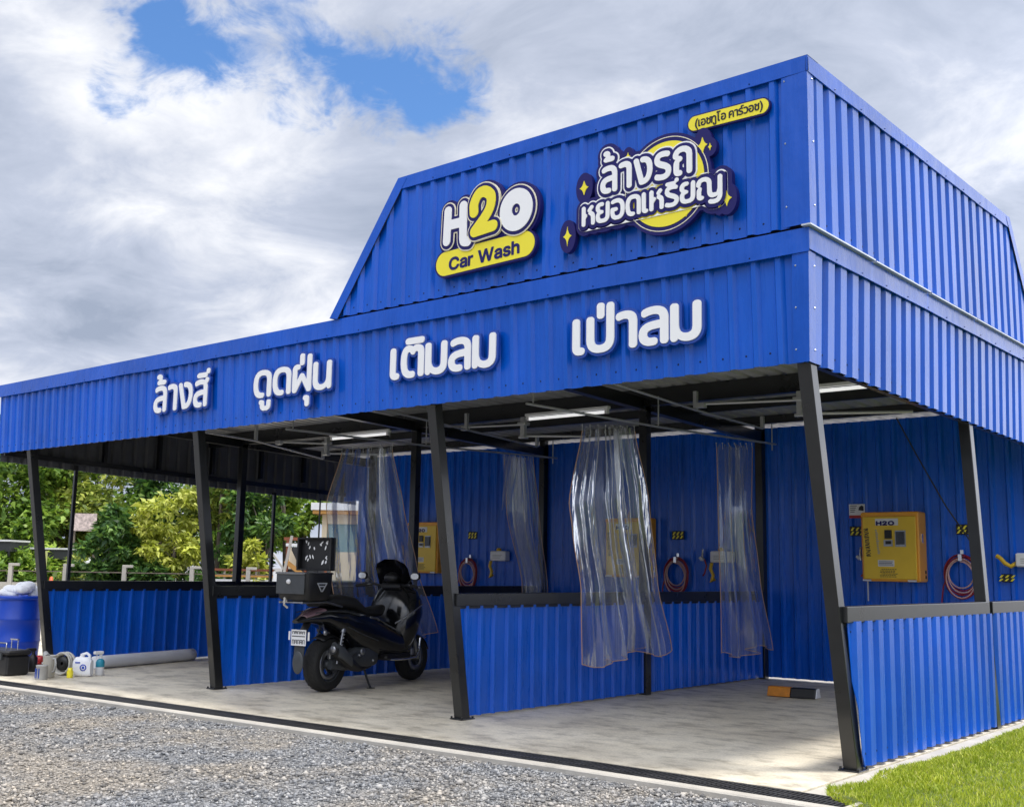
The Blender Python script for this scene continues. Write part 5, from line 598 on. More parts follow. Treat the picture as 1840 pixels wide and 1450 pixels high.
def island_mat(name, stops, rough=0.85, patch=None, transl=0.0, pscale=1.0):
    """colour chosen per loose piece (each stone, leaf or blade), with an optional slow patch colour"""
    m, N, Lk, p = node_mat(name); g = N.new('ShaderNodeNewGeometry'); col = ramp(N, Lk, g.outputs['Random Per Island'], stops)
    if patch:
        tc = N.new('ShaderNodeTexCoord'); a = tex(N, Lk, tc.outputs['Object'], 'n', pscale, 5, 0.6)
        f = ramp(N, Lk, a.outputs[0], [(0.44, (1, 1, 1)), (0.62, patch)]); col = mixc(N, Lk, 1.0, col, f, 'MULTIPLY')
    Lk.new(col, p.inputs['Base Color']); p.inputs['Roughness'].default_value = rough
    if transl:
        t = N.new('ShaderNodeBsdfTranslucent'); Lk.new(col, t.inputs['Color']); mx = N.new('ShaderNodeMixShader'); mx.inputs[0].default_value = transl
        Lk.new(p.outputs[0], mx.inputs[1]); Lk.new(t.outputs[0], mx.inputs[2]); Lk.new(mx.outputs[0], N['Material Output'].inputs[0])
    return m
def pvc():
    m, N, Lk, p = node_mat('clear soft vinyl'); tc = N.new('ShaderNodeTexCoord')
    n = tex(N, Lk, tc.outputs['Object'], 'n', 7, 3, 0.5, (1, 1, 0.22)); bp = N.new('ShaderNodeBump'); bp.inputs['Strength'].default_value = 0.40; bp.inputs['Distance'].default_value = 0.05
    Lk.new(n.outputs[0], bp.inputs['Height'])
    tr = N.new('ShaderNodeBsdfTransparent'); tr.inputs[0].default_value = (0.90, 0.92, 0.95, 1)
    gl = N.new('ShaderNodeBsdfGlossy'); gl.inputs['Roughness'].default_value = 0.13; gl.inputs[0].default_value = (0.93, 0.97, 1, 1); Lk.new(bp.outputs[0], gl.inputs['Normal'])
    df = N.new('ShaderNodeBsdfTranslucent'); df.inputs[0].default_value = (0.94, 0.95, 0.97, 1)
    d2 = N.new('ShaderNodeBsdfDiffuse'); d2.inputs[0].default_value = (0.94, 0.95, 0.97, 1)
    lw = N.new('ShaderNodeLayerWeight'); lw.inputs['Blend'].default_value = 0.30; Lk.new(bp.outputs[0], lw.inputs['Normal'])
    a = N.new('ShaderNodeMixShader'); a.inputs[0].default_value = 0.5; Lk.new(df.outputs[0], a.inputs[1]); Lk.new(d2.outputs[0], a.inputs[2])
    b = N.new('ShaderNodeMixShader'); mr = N.new('ShaderNodeMapRange'); Lk.new(lw.outputs['Facing'], mr.inputs[0]); mr.inputs[3].default_value = 0.09; mr.inputs[4].default_value = 0.66
    Lk.new(mr.outputs[0], b.inputs[0]); Lk.new(tr.outputs[0], b.inputs[1]); Lk.new(a.outputs[0], b.inputs[2])
    c = N.new('ShaderNodeMixShader'); mr2 = N.new('ShaderNodeMapRange'); Lk.new(lw.outputs['Fresnel'], mr2.inputs[0]); mr2.inputs[3].default_value = 0.09; mr2.inputs[4].default_value = 0.62
    Lk.new(mr2.outputs[0], c.inputs[0]); Lk.new(b.outputs[0], c.inputs[1]); Lk.new(gl.outputs[0], c.inputs[2])
    Lk.new(c.outputs[0], N['Material Output'].inputs[0]); return m
M['concrete'] = concrete(); M['gravel'] = gravel_ground(); M['pvc'] = pvc()
M['kerb'] = mat('pale kerb concrete', (0.43, 0.405, 0.36), 0.85, var=0.15, vscale=3, bump=0.3, bscale=30)
M['soil'] = mat('soil under the lawn', (0.09, 0.12, 0.022), 0.95, var=0.4, vscale=8)
M['stone'] = island_mat('loose stones', [(0.0, (0.085, 0.09, 0.10)), (0.35, (0.19, 0.197, 0.21)), (0.75, (0.31, 0.315, 0.325)), (1.0, (0.42, 0.415, 0.405))], 0.9, (1.22, 1.09, 0.92), 0, 0.8)
M['blade'] = island_mat('grass blade', [(0.0, (0.22, 0.30, 0.016)), (0.5, (0.43, 0.51, 0.032)), (0.85, (0.57, 0.62, 0.06)), (1.0, (0.68, 0.64, 0.20))], 0.55, (0.80, 0.86, 0.8), 0.4, 2.5)

# ------------------------------------------------------------------ ground
def sheet(name, poly_rows, m, kind='structure'):
    """poly_rows: list of rows of (x, y, z): a grid sheet"""
    b = MB(); n = len(poly_rows[0]); vs = [v for r in poly_rows for v in r]
    fs = [(i * n + j, i * n + j + 1, (i + 1) * n + j + 1, (i + 1) * n + j) for i in range(len(poly_rows) - 1) for j in range(n - 1)]
    b.add(vs, fs); o = b.build(name, m); o['kind'] = kind; return o
def grid(x0, x1, nx, y0, y1, ny, dz):
    return [[(x0 + (x1 - x0) * i / nx, y0 + (y1 - y0) * j / ny, gz(x0 + (x1 - x0) * i / nx) + dz) for i in range(nx + 1)] for j in range(ny + 1)]
def build_ground():
    xs = [-400, -120, -60, -30, -20, -12.5, -10, -7, -4, -1.5, 0, 3, 8, 30, 120, 400]; ys = [-400, -100, -30, -12, -6, -3, -1, 2, 8, 16, 30, 80, 400]
    sheet('ground', [[(x, y, gz(x) - 0.035) for x in xs] for y in ys], M['gravel'])
    # concrete slab with a real edge; its front, the drain and the kerb run slightly askew to the building
    yi = lambda x: -0.40 + 0.026 * x
    b = MB(); X = [-30, -14, -12.5, -10, -8, -6, -4, -1.5, 0.02]
    top = [(x, yi(x), gz(x)) for x in X]; bk = [(x, 9.0, gz(x)) for x in X]; lo = [(x, yi(x), gz(x) - 0.2) for x in X]
    n = len(X); vs = top + bk + lo
    fs = [(i, i + 1, n + i + 1, n + i) for i in range(n - 1)] + [(2 * n + i, 2 * n + i + 1, i + 1, i) for i in range(n - 1)]
    b.add(vs, fs); b.add([top[-1], bk[-1], (0.02, 9, -0.2), (0.02, yi(.02), -0.2)], [(3, 2, 1, 0)])
    o = b.build('floor', M['concrete']); o['kind'] = 'structure'
    b = MB(); b.box((0.022, -0.398, -0.2), (0.20, 9, -0.010))
    o = b.build('path', M['kerb']); o['kind'] = 'structure'
    def run(b, xs, prof, faces):
        """profile of (offset from the slab edge, height) swept along the slab edge"""
        m = len(prof)
        for a, c in zip(xs[:-1], xs[1:]):
            vs = [(x, yi(x) + q, gz(x) + z) for x in (a, c) for q, z in prof]
            b.add(vs, [(i, (i + 1) % m, m + (i + 1) % m, m + i) for i in range(m) if faces is None or i in faces])
    K = [-30, -14, -12.5, -8, -4, -1.5, 0.40]
    b = MB(); run(b, K[:-1] + [0.44], [(-0.29, -0.2), (-0.29, 0.003), (-0.365, 0.003), (-0.375, -0.007), (-0.375, -0.2)], None)
    b.box((0.403, yi(.4) - 0.289, -0.2), (0.44, yi(.4) - .001, 0.002))
    o = recalc(b.build('kerb', M['kerb'])); o['kind'] = 'structure'
    d = thing('drain_grate', 'long black slotted drain grating set along the front edge of the concrete floor', 'drain grate', (-6, -0.6, 0))
    b = MB(); run(b, K, [(-0.289, -0.06), (-0.001, -0.06), (-0.001, -0.07), (-0.289, -0.07)], None); recalc(b.build('channel', M['black_plastic'], d))
    b = MB()
    for q0, q1 in ((-0.288, -0.264), (-0.026, -0.002), (-0.153, -0.137)): run(b, K, [(q0, -0.05), (q0, -0.003), (q1, -0.003), (q1, -0.05)], None)
    x = -16.0
    while x < 0.38:
        y, z = yi(x), gz(x); b.box((x, y - 0.264, z - 0.045), (x + 0.014, y - 0.153, z - 0.005)); b.box((x, y - 0.137, z - 0.045), (x + 0.014, y - 0.026, z - 0.005))
        x += 0.032 if x > -9 else 0.07
    recalc(b.build('grating', mat('worn grating plastic', (0.03, 0.03, 0.032), 0.5, var=0.4, vscale=6), d))
build_ground()

def fast_mesh(name, V, F, m):
    """V (n,3), F (k,3 or 4) arrays"""
    me = bpy.data.meshes.new(name); k = F.shape[1]
    me.vertices.add(len(V)); me.vertices.foreach_set('co', np.ascontiguousarray(V, np.float32).ravel())
    me.loops.add(F.size); me.loops.foreach_set('vertex_index', np.ascontiguousarray(F, np.int32).ravel())
    me.polygons.add(len(F)); me.polygons.foreach_set('loop_start', np.arange(0, F.size, k, dtype=np.int32)); me.polygons.foreach_set('loop_total', np.full(len(F), k, np.int32))
    me.update(calc_edges=True); me.validate()
    ms = m if isinstance(m, (list, tuple)) else [m]
    for q in ms: me.materials.append(q)
    o = bpy.data.objects.new(name, me); COL.objects.link(o); return o

def build_gravel():
    g = np.random.default_rng(3)
    n = 105000
    # denser towards the place one stands
    x = g.uniform(-13, 2.2, n * 3); y = -0.81 + 0.026 * x - 4.6 * g.random(n * 3) ** 1.2
    d = np.hypot(x - 3.14, y + 6.9); keep = g.random(n * 3) < np.clip(6.0 / d, 0, 1) ** 1.6
    x, y = x[keep][:n], y[keep][:n]; n = len(x)
    z = np.array([gz(a) for a in x]) - 0.035
    patch = np.sin(x * 1.3 + 2 * np.sin(y * 1.1)) * np.sin(y * 1.7 + x * 0.6)
    sz = g.lognormal(math.log(0.0064), 0.50, n).clip(0.003, 0.022) * (1 + 0.12 * patch)
    base = np.array([(1, 0, 0), (-1, 0, 0), (0, 1, 0), (0, -1, 0), (0, 0, 1), (0, 0, -1)], float)
    tri = np.array([(0, 2, 4), (2, 1, 4), (1, 3, 4), (3, 0, 4), (2, 0, 5), (1, 2, 5), (3, 1, 5), (0, 3, 5)])
    P = base[None] * g.uniform(0.6, 1.45, (n, 6, 1)) * np.stack([g.uniform(.8, 1.5, n), g.uniform(.8, 1.3, n), g.uniform(.5, .95, n)], 1)[:, None]
    a = g.uniform(0, 6.28, n); t = g.uniform(-.6, .6, n)
    ca, sa, ct, st = np.cos(a), np.sin(a), np.cos(t), np.sin(t)
    X, Y, Z = P[..., 0], P[..., 1], P[..., 2]
    Y, Z = Y * ct[:, None] - Z * st[:, None], Y * st[:, None] + Z * ct[:, None]
    X, Y = X * ca[:, None] - Y * sa[:, None], X * sa[:, None] + Y * ca[:, None]
    V = np.stack([X, Y, Z], -1) * sz[:, None, None] + np.stack([x, y, z + sz * 0.35], -1)[:, None]
    F = (tri[None] + 6 * np.arange(n)[:, None, None]).reshape(-1, 3)
    tag(fast_mesh('gravel', V.reshape(-1, 3), F, M['stone']), 'loose grey and tan crushed stones covering the yard in front', 'gravel', kind='stuff')
build_gravel()

def build_lawn():
    # raised turf right of the wall, spilling over the end of the drain
    edge = [(0.13, 9.0), (0.16, 5.0), (0.20, 3.2), (0.25, 2.2), (0.20, 1.2), (0.15, 0.6), (0.25, 0.15), (0.13, -0.15), (0.24, -0.40), (0.47, -0.60), (0.66, -0.88), (0.82, -1.15), (0.95, -1.7), (1.4, -2.6), (1.9, -4.0), (2.2, -9)]
    b = MB(); vs = []; cols = [0, 0.06, 0.5, 2, 6, 20, 80]
    for (x, y) in edge:
        for i, c in enumerate(cols): vs.append((x + c, y, -0.03 if i == 0 else 0.0 if i == 1 else 0.02))
    k = len(cols); fs = [(i * k + j, (i + 1) * k + j, (i + 1) * k + j + 1, i * k + j + 1) for i in range(len(edge) - 1) for j in range(k - 1)]
    b.add(vs, fs); o = b.build('lawn', M['soil']); o['kind'] = 'structure'
    g = np.random.default_rng(11); n = 150000
    ey = np.array([e[1] for e in edge][::-1]); ex = np.array([e[0] for e in edge][::-1])
    y = g.uniform(-3.4, 6.5, n); x0 = np.interp(y, ey, ex); x = x0 - 0.05 + 4.6 * g.random(n) ** 1.5
    d = np.hypot(x - 3.14, y + 6.9); 
    z = np.where(x - x0 < 0.06, -0.02, 0.015)
    clump = 0.5 + 0.5 * np.sin(x * 9 + 2 * np.sin(y * 7)) * np.sin(y * 8 + x * 3)
    h = g.uniform(0.018, 0.040, n) * (0.7 + 0.6 * clump); w = g.uniform(0.0022, 0.0042, n) * (d / 7).clip(1, 2)
    a = g.uniform(0, 6.28, n); lean = g.uniform(0.1, 0.9, n) * h; la = g.uniform(0, 6.28, n)
    B = np.stack([x, y, z], -1); sd = np.stack([np.cos(a), np.sin(a), 0 * a], -1) * w[:, None]
    ld = np.stack([np.cos(la), np.sin(la), 0 * a], -1) * lean[:, None]; up = np.array([0, 0, 1.0])
    mid = B + ld * 0.35 + up * (h * 0.6)[:, None]; tip = B + ld + up * h[:, None]
    V = np.stack([B - sd, B + sd, mid + sd * 0.8, mid - sd * 0.8, tip + sd * .15, tip - sd * .15], 1).reshape(-1, 3)
    F = (np.array([(0, 1, 2, 3), (3, 2, 4, 5)])[None] + 6 * np.arange(n)[:, None, None]).reshape(-1, 4)
    tag(fast_mesh('grass', V, F, M['blade']), 'bright green mown grass growing beside the blue side wall', 'grass', kind='stuff')
build_lawn()

# ------------------------------------------------------------------ the car wash building
PITCH, RIB = 0.187, 0.030
def corr(b, O, U, V, Nn, u0, u1, zb, zt, pitch=PITCH, phase=0.0, h=RIB, th=0.005, mats=(0, 1), screws=(), smat=2, prof=(0.105, 0.128, 0.164)):
    """ribbed sheet: columns along u, from zb(u) to zt(u); outer face in mats[0], back face in mats[1]"""
    O, U, V, Nn = Vector(O), Vector(U), Vector(V), Vector(Nn)
    fb = zb if callable(zb) else (lambda u: zb); ft = zt if callable(zt) else (lambda u: zt)
    us = set(); k = math.floor((u0 - phase) / pitch) - 1
    pf = [(0.0, 0.0), (prof[0], 0.0), (prof[1], h), (prof[2], h), (pitch, 0.0)]
    knots = []
    while phase + k * pitch < u1 + pitch:
        for (a, nn) in pf[:-1]: knots.append((phase + k * pitch + a, nn))
        k += 1
    def nat(u):
        for (a, na), (c, nc) in zip(knots[:-1], knots[1:]):
            if a <= u <= c: return na + (nc - na) * (u - a) / (c - a) if c > a else na
        return 0.0
    L = [u0] + [u for u, _ in knots if u0 + 1e-4 < u < u1 - 1e-4] + [u1]
    # extra cuts where the sheet edges run on a slant
    fine = []
    for a, c in zip(L[:-1], L[1:]):
        fine.append(a)
        n = max(1, int((c - a) / 0.03))
        if callable(zb) or callable(zt):
            fine += [a + (c - a) * i / n for i in range(1, n)]
    fine.append(u1)
    P = lambda u, z, off: O + U * u + V * z + Nn * (nat(u) + off)
    for a, c in zip(fine[:-1], fine[1:]):
        za, zc, ta, tc = fb(a), fb(c), ft(a), ft(c)
        if ta - za < 0.004 and tc - zc < 0.004: continue
        ta, tc = max(ta, za + 0.001), max(tc, zc + 0.001)
        A, B, C_, D = P(a, za, 0), P(c, zc, 0), P(c, tc, 0), P(a, ta, 0)
        A2, B2, C2, D2 = P(a, za, -th), P(c, zc, -th), P(c, tc, -th), P(a, ta, -th)
        b.add([A, B, C_, D], [(0, 1, 2, 3)], mats[0]); b.add([A2, B2, C2, D2], [(3, 2, 1, 0)], mats[1])
        b.add([A, B, B2, A2], [(3, 2, 1, 0)], mats[0]); b.add([D, C_, C2, D2], [(0, 1, 2, 3)], mats[0])
    for zf in screws:
        k = math.floor((u0 - phase) / pitch)
        while phase + k * pitch < u1:
            u = phase + k * pitch + (0.052 if (k % 1) == 0 else 0.146)
            if u0 + 0.03 < u < u1 - 0.03 and fb(u) + 0.02 < zf(u) < ft(u) - 0.02:
                c = O + U * u + V * zf(u) + Nn * nat(u); r = 0.0085
                t1, t2 = U * r, V * r
                b.add([c + t1, c + (t1 + t2) * .7, c + t2, c + (t2 - t1) * .7, c - t1, c - (t1 + t2) * .7, c - t2, c + (t1 - t2) * .7, c + Nn * 0.007],
                      [(i, (i + 1) % 8, 8) for i in range(8)], smat)
            k += 1

XL, YB = -11.85, 6.30                              # left end and back wall
ZB, ZM, ZT = 2.735, 3.655, 4.889                   # fascia bottom, fascia top, top of the sign box
XP = (-11.05, -7.27, -3.655, -0.05)                # the four frames
PB = {-11.05: 0.60, -7.27: 0.54, -3.655: 0.56, -0.05: 0.535}
BL = thing('car_wash_building', 'long open fronted car wash shed clad in bright blue ribbed steel on black posts', 'car wash', (0, 0, 0))
SK = [M['blue'], M['grey_sheet'], M['screw']]
def part(b, name, mats): return b.build(name, mats, BL)
def build_shell():
    tl = 0.04 / (ZM - ZB)                          # the fascia leans out a little at the top
    Vf = (0, -tl, 1); Of = (0, 0.085 + tl * ZB, 0)
    # fascia: front, side, left end
    b = MB(); corr(b, Of, (1, 0, 0), Vf, (0, -1, 0), XL, -0.10, ZB, 3.60, phase=-0.245, mats=(0, 1), screws=(lambda u: ZB + 0.09,)); part(b, 'fascia', SK)
    zs = lambda y: ZB - 0.013 * y
    sx = 0.03 / (ZM - ZB)
    b = MB(); corr(b, (-0.108 - sx * ZB, 0, 0), (0, 1, 0), (sx, 0, 1), (1, 0, 0), 0.08, 6.75, zs, 3.60, pitch=0.21, phase=0.06, mats=(0, 1), screws=(lambda u: zs(u) + 0.09,), prof=(0.055, 0.080, 0.185)); part(b, 'fascia', SK)
    b = MB(); corr(b, (XL, 0, 0), (0, -1, 0), (0, 0, 1), (-1, 0, 0), -6.6, -0.1, lambda u: 2.63 + 0.036 * u, 3.60, mats=(0, 1)); part(b, 'fascia', SK)
    # flashings that cap the fascia
    def cap(p, q, n, hgt=0.165, th=0.012, ret=0.10):
        p, q, n = Vector(p), Vector(q), Vector(n); b = MB(); u = (q - p).normalized(); z = Vector((0, 0, 1))
        L = (q - p).length; st = max(2, int(L / 0.45)); g = random.Random(int(L * 100))
        top, low, lip = [], [], []
        for i in range(st + 1):
            t = p + u * (L * i / st); w = g.uniform(-0.004, 0.004)
            top.append(t + n * 0.045); low.append(t + n * (0.043 + w) - z * (hgt + g.uniform(-0.004, 0.004))); lip.append(t - n * ret)
        for a, c in ((0, 0),):
            for i in range(st):
                b.add([low[i], low[i + 1], top[i + 1], top[i]], [(0, 1, 2, 3)], 0)
                b.add([top[i], top[i + 1], lip[i + 1], lip[i]], [(0, 1, 2, 3)], 0)
                b.add([low[i] - n * th, low[i + 1] - n * th, top[i + 1] - n * th - z * th, top[i] - n * th - z * th], [(3, 2, 1, 0)], 1)
                b.add([low[i], low[i + 1], low[i + 1] - n * th, low[i] - n * th], [(3, 2, 1, 0)], 0)
        for i in range(1, st):
            c = low[i] + z * 0.022 + n * 0.002
            b.add([c + u * .007, c + z * .007, c - u * .007, c - z * .007, c + n * .007], [(0, 1, 4), (1, 2, 4), (2, 3, 4), (3, 0, 4)], 2)
        return b
    TS = [M['blue_trim'], M['grey_sheet'], M['screw']]
    part(cap((XL, 0.036, ZM), (-0.03, 0.036, ZM), (0, -1, 0)), 'flashing', TS)
    part(cap((-0.075, -0.009, ZM), (-0.075, 6.8, ZM + 0.004), (1, 0, 0), 0.15), 'flashing', TS)
    part(cap((XL, 6.6, ZM), (XL, -0.009, ZM), (-1, 0, 0), 0.15), 'flashing', TS)
    # corner trims
    b = MB(); w = 0.125
    def corner(z0, z1, o0, o1, w, wob, w2=None):
        w2 = w2 or w
        g = random.Random(wob); st = 5; F, C_, Sd = [], [], []
        for i in range(st + 1):
            t = i / st; z = z0 + (z1 - z0) * t; x, y = o0[0] + (o1[0] - o0[0]) * t, o0[1] + (o1[1] - o0[1]) * t
            F.append((x - w - g.uniform(-.006, .006), y + 0.006, z)); C_.append((x, y, z)); Sd.append((x - 0.006, y + w2 + g.uniform(-.008, .008), z))
        for i in range(st): b.add([F[i], C_[i], C_[i + 1], F[i + 1]], [(0, 1, 2, 3)], 0); b.add([C_[i], Sd[i], Sd[i + 1], C_[i + 1]], [(0, 1, 2, 3)], 0)
        for z in (0.12, 0.5, 0.88):
            zz = z0 + (z1 - z0) * z; x, y = o0[0] + (o1[0] - o0[0]) * z, o0[1] + (o1[1] - o0[1]) * z
            for c, n, u in ((Vector((x - w + 0.025, y + .003, zz)), Vector((0, -1, 0)), Vector((1, 0, 0))), (Vector((x - .003, y + w2 - .03, zz)), Vector((1, 0, 0)), Vector((0, 1, 0)))):
                b.add([c + u * .008, c + Vector((0, 0, .008)), c - u * .008, c - Vector((0, 0, .008)), c + n * .008], [(0, 1, 4), (1, 2, 4), (2, 3, 4), (3, 0, 4)], 1)
    corner(ZB - 0.004, ZM - 0.16, (-0.072, 0.047), (-0.040, 0.000), 0.125, 4)
    part(b, 'corner_trim', [M['blue_trim'], M['zinc']])
    # sign box: front and side cladding with slanted far edges
    XU, XD, YU, YD = -4.07, -4.965, 4.64, 5.56
    zt = ZT - 0.02
    lf = lambda u: 3.672 + (zt - 3.672) * min(1, max(0, (u - XD) / (XU - XD)))
    zu = lambda y: 3.672 + 0.0 * y
    b = MB(); corr(b, (0, 0.012, 0), (1, 0, 0), (0, 0, 1), (0, -1, 0), XD + 0.03, -0.18, 3.676, lf, phase=-0.245, mats=(0, 1), screws=(lambda u: 3.676 + 0.07,)); part(b, 'sign_box_cladding', SK)
    lt = lambda y: zt + 0.009 * y if y < YU else zt + 0.009 * YU - (zt - 3.672) * (y - YU) / (YD - YU)
    b = MB(); corr(b, (-0.048, 0, 0), (0, 1, 0), (0, 0, 1), (1, 0, 0), 0.06, YD - 0.02, 3.676, lt, pitch=0.21, phase=0.06, mats=(0, 1), screws=(lambda u: 3.676 + 0.07,), prof=(0.055, 0.080, 0.185)); part(b, 'sign_box_cladding', SK)
    part(cap((XU - 0.01, 0.012, ZT), (-0.001, 0.012, ZT), (0, -1, 0), 0.115, ret=0.13), 'flashing', TS)
    part(cap((-0.048, -0.034, ZT), (-0.048, YU, ZT + 0.009 * YU), (1, 0, 0), 0.115, ret=0.13), 'flashing', TS)
    def slant(p, q, inn, n, ret):                  # raked flashing on the sloping edge
        b = MB(); p, q, inn, n = Vector(p), Vector(q), Vector(inn), Vector(n)
        b.add([p + n, q + n, q + n + inn, p + n + inn], [(0, 1, 2, 3), ], 0)
        b.add([p + n, p + n - n.normalized() * ret, q + n - n.normalized() * ret, q + n], [(0, 1, 2, 3)], 0)
        k = n * 0.8; b.add([p + k, q + k, q + k + inn, p + k + inn], [(3, 2, 1, 0)], 1); part(b, 'flashing', TS)
    slant((XD - 0.01, 0.012, 3.668), (XU - 0.01, 0.012, ZT), (0.115, 0, -0.02), (0, -0.047, 0), 0.30)
    slant((-0.048, YU, ZT + 0.042), (-0.048, YD + 0.03, 3.668), (0, -0.115, -0.02), (0.047, 0, 0), 0.30)
    b = MB(); w = 0.115; corner(3.676, ZT - 0.001, (-0.010, -0.028), (-0.010, -0.028), 0.20, 9, 0.115); part(b, 'corner_trim', [M['blue_trim'], M['zinc']])
    # bare metal edge under the side cladding, black frame and gap filler behind the sign box
    b = MB()
    for y0, y1, dz in ((-0.05, 1.08, 0.0), (1.10, 2.25, -0.006), (2.28, 3.45, -0.012), (3.47, 5.5, -0.012)): b.box((-0.066, y0, 3.658 + dz), (0.002, y1, 3.669 + dz))
    part(b, 'edge_strip', M['zinc'])
    b = MB()
    for z, xx in ((3.72, XD + 0.25), (4.3, XD + 0.65), (4.8, XU + 0.1)): b.beam((xx, 0.09, z), (-0.12, 0.09, z), 0.05, 0.05); b.beam((-0.14, 0.1, z), (-0.14, 4.6, z), 0.05, 0.05)
    for x in (-4.0, -3.0, -2.0, -1.0): b.beam((x, 0.14, 3.4), (x, 0.14, 4.8), 0.05, 0.05, (0, 1, 0))
    for y in (1.2, 2.3, 3.4, 4.5): b.beam((-0.19, y, 3.4), (-0.19, y, 4.8), 0.05, 0.05, (0, 1, 0))
    b.box((XD + 0.02, 0.034, 3.60), (-0.08, 0.08, 3.70)); b.box((-0.13, 0.03, 3.60), (-0.070, 5.5, 3.70))  # black filler strips put in as the dark line of the gap
    part(b, 'sign_box_frame_and_filler', M['black'])
    # roof sheet (ribs run front to back), purlins and beams
    zr = lambda y: 3.43 - 0.031 * y
    b = MB(); sl = -0.031
    corr(b, (0, 0, 3.43), (1, 0, 0), (0, 1, sl), (0, 0, 1), XL + 0.02, -0.125, 0.06, 6.7, pitch=0.187, mats=(0, 1)); part(b, 'roof', [M['blue'], M['roof_sheet']])
    for y in (0.12, 1.25, 2.35, 4.55, 5.6): b = MB(); b.beam((XL, max(y, 0.16), zr(y) - 0.058), (-0.13, max(y, 0.16), zr(y) - 0.058), 0.05, 0.10); part(b, 'purlin', M['black'])
    b = MB(); b.beam((XL, 3.45, zr(3.45) - 0.10), (-0.13, 3.45, zr(3.45) - 0.10), 0.10, 0.19); part(b, 'beam', M['black'])
    for x in (*XP[:-1], -0.175): b = MB(); b.beam((x, 0.15, zr(0.15) - 0.17), (x, 6.25, zr(6.25) - 0.17), 0.10, 0.13); part(b, 'beam', M['black'])
    b = MB(); b.beam((XL + 0.03, 0.15, ZB + 0.05), (-0.13, 0.15, ZB + 0.05), 0.05, 0.05); part(b, 'fascia_rail', M['black'])
    b = MB(); b.beam((-0.155, 0.12, ZB + 0.03), (-0.155, 6.2, ZB - 0.05), 0.05, 0.05); part(b, 'fascia_rail', M['black'])
    b = MB(); b.beam((XL + 0.05, 0.12, 2.74), (XL + 0.05, 6.25, 2.55), 0.06, 0.07)
    for y in (1.6, 2.5, 3.45, 4.4, 5.3): b.beam((XL + 0.05, y, 2.70), (XL + 0.05, y, 3.35), 0.07, 0.05, (0, 1, 0))
    part(b, 'fascia_rail', M['black'])
    # posts
    for x in XP:
        b = MB(); yb = PB[x]; z0 = gz(x)
        # front faces kept upright in x, leaning forward to the top
        xt = x - 0.10 if x == XP[-1] else x - 0.06; zt_ = 2.86
        b.prism([(x - 0.05, yb - 0.05, z0 + 0.006), (x + 0.05, yb - 0.05, z0 + 0.006), (xt + 0.05, 0.092, zt_), (xt - 0.05, 0.092, zt_)], (0, 0.10, 0)); b.box((xt - 0.049, 0.125, zt_ - .04), (xt + 0.049, 0.185, 3.28))
        b.box((x - 0.075, yb - 0.085, z0 + 0.001), (x + 0.075, yb + 0.09, z0 + 0.010))
        for sx_ in (-1, 1):
            for sy in (-1, 1): b.box((x + sx_ * 0.062 - 0.008, yb + sy * 0.07 - 0.008, z0 + 0.01), (x + sx_ * 0.062 + 0.008, yb + sy * 0.07 + 0.008, z0 + 0.028))
        bevel(recalc(part(b, 'post', M['black'])), 0.006)
        xc, xt = (x + 0.02, x - 0.14) if x == XP[-1] else (x, x)
        b = MB(); b.prism([(xc - 0.05, 3.44, z0), (xc + 0.05, 3.44, z0), (xt + 0.05, 3.44, 3.30), (xt - 0.05, 3.44, 3.30)], (0, 0.10, 0)); bevel(part(b, 'post', M['black']), 0.006)
        b = MB(); b.box((x - 0.05, 6.17, z0), (x + 0.05, 6.27, 3.25)); bevel(part(b, 'post', M['black']), 0.006)
    for y, top in ((1.2, 2.66), (4.745, 2.50), (5.74, 2.46)):
        b = MB(); r = 0.022 if y < 5 else 0.010
        b.beam((XL, y, -0.10), (XL, y, top), r * 2, r * 2, (0, 1, 0)); part(b, 'post', M['black'])
    # back wall, ribs towards the yard
    b = MB(); corr(b, (0, YB, 0), (1, 0, 0), (0, 0, 1), (0, -1, 0), -11.45, 0.0, lambda u: gz(u) + 0.02, 3.19, mats=(0, 0)); corr(b, (0, YB, 0), (1, 0, 0), (0, 0, 1), (0, -1, 0), XL, -11.452, 2.44, 3.19, mats=(0, 0)); part(b, 'back_wall', SK)
    b = MB()
    for z in (1.05, 2.1): b.beam((-11.4, YB + 0.05, z), (0.0, YB + 0.05, z), 0.04, 0.08)
    part(b, 'back_rail', M['black'])
    # partition walls and side wall: ribbed panel under a black rail, front edge cut to the leaning post
    for x in XP:
        yb = PB[x]; z0 = gz(x); slope = (yb - 0.142) / (2.86 - z0)
        fy = lambda z: yb + 0.05 - slope * (z - z0)
        zrail = 1.09 + z0 * 0.6
        def bot(u, y1=yb + 0.02, sl=slope, z0=z0):
            return max(z0 + 0.022, z0 + (y1 - u) / sl)
        side = x == XP[-1]
        n = (1, 0, 0)
        for (ya, yc) in ((fy(1.0) - 0.03, 3.435), (3.545, 6.165 if not side else 6.165)):
            b = MB(); px = x + 0.035 if side else x
            corr(b, (px, 0, 0), (0, 1, 0), (0, 0, 1), n, ya, yc, bot if ya < 2 else z0 + 0.022, zrail - 0.10, pitch=0.192, phase=0.03, mats=(0, 0),
                 screws=(lambda u: zrail - 0.17, lambda u: z0 + 0.10) if side else (), prof=(0.060, 0.084, 0.168) if side else (0.13, 0.147, 0.172))
            pn = part(b, 'wall_panel', SK)
            b = MB(); b.box((x - 0.05, ya - 0.03, zrail - 0.11), (x + 0.05, yc, zrail))
            b.box((x - 0.02, ya, zrail - 0.135), (x + 0.02, yc, zrail - 0.11))
            r = b.build('rail', M['black'], BL); bevel(r, 0.005)
build_shell()

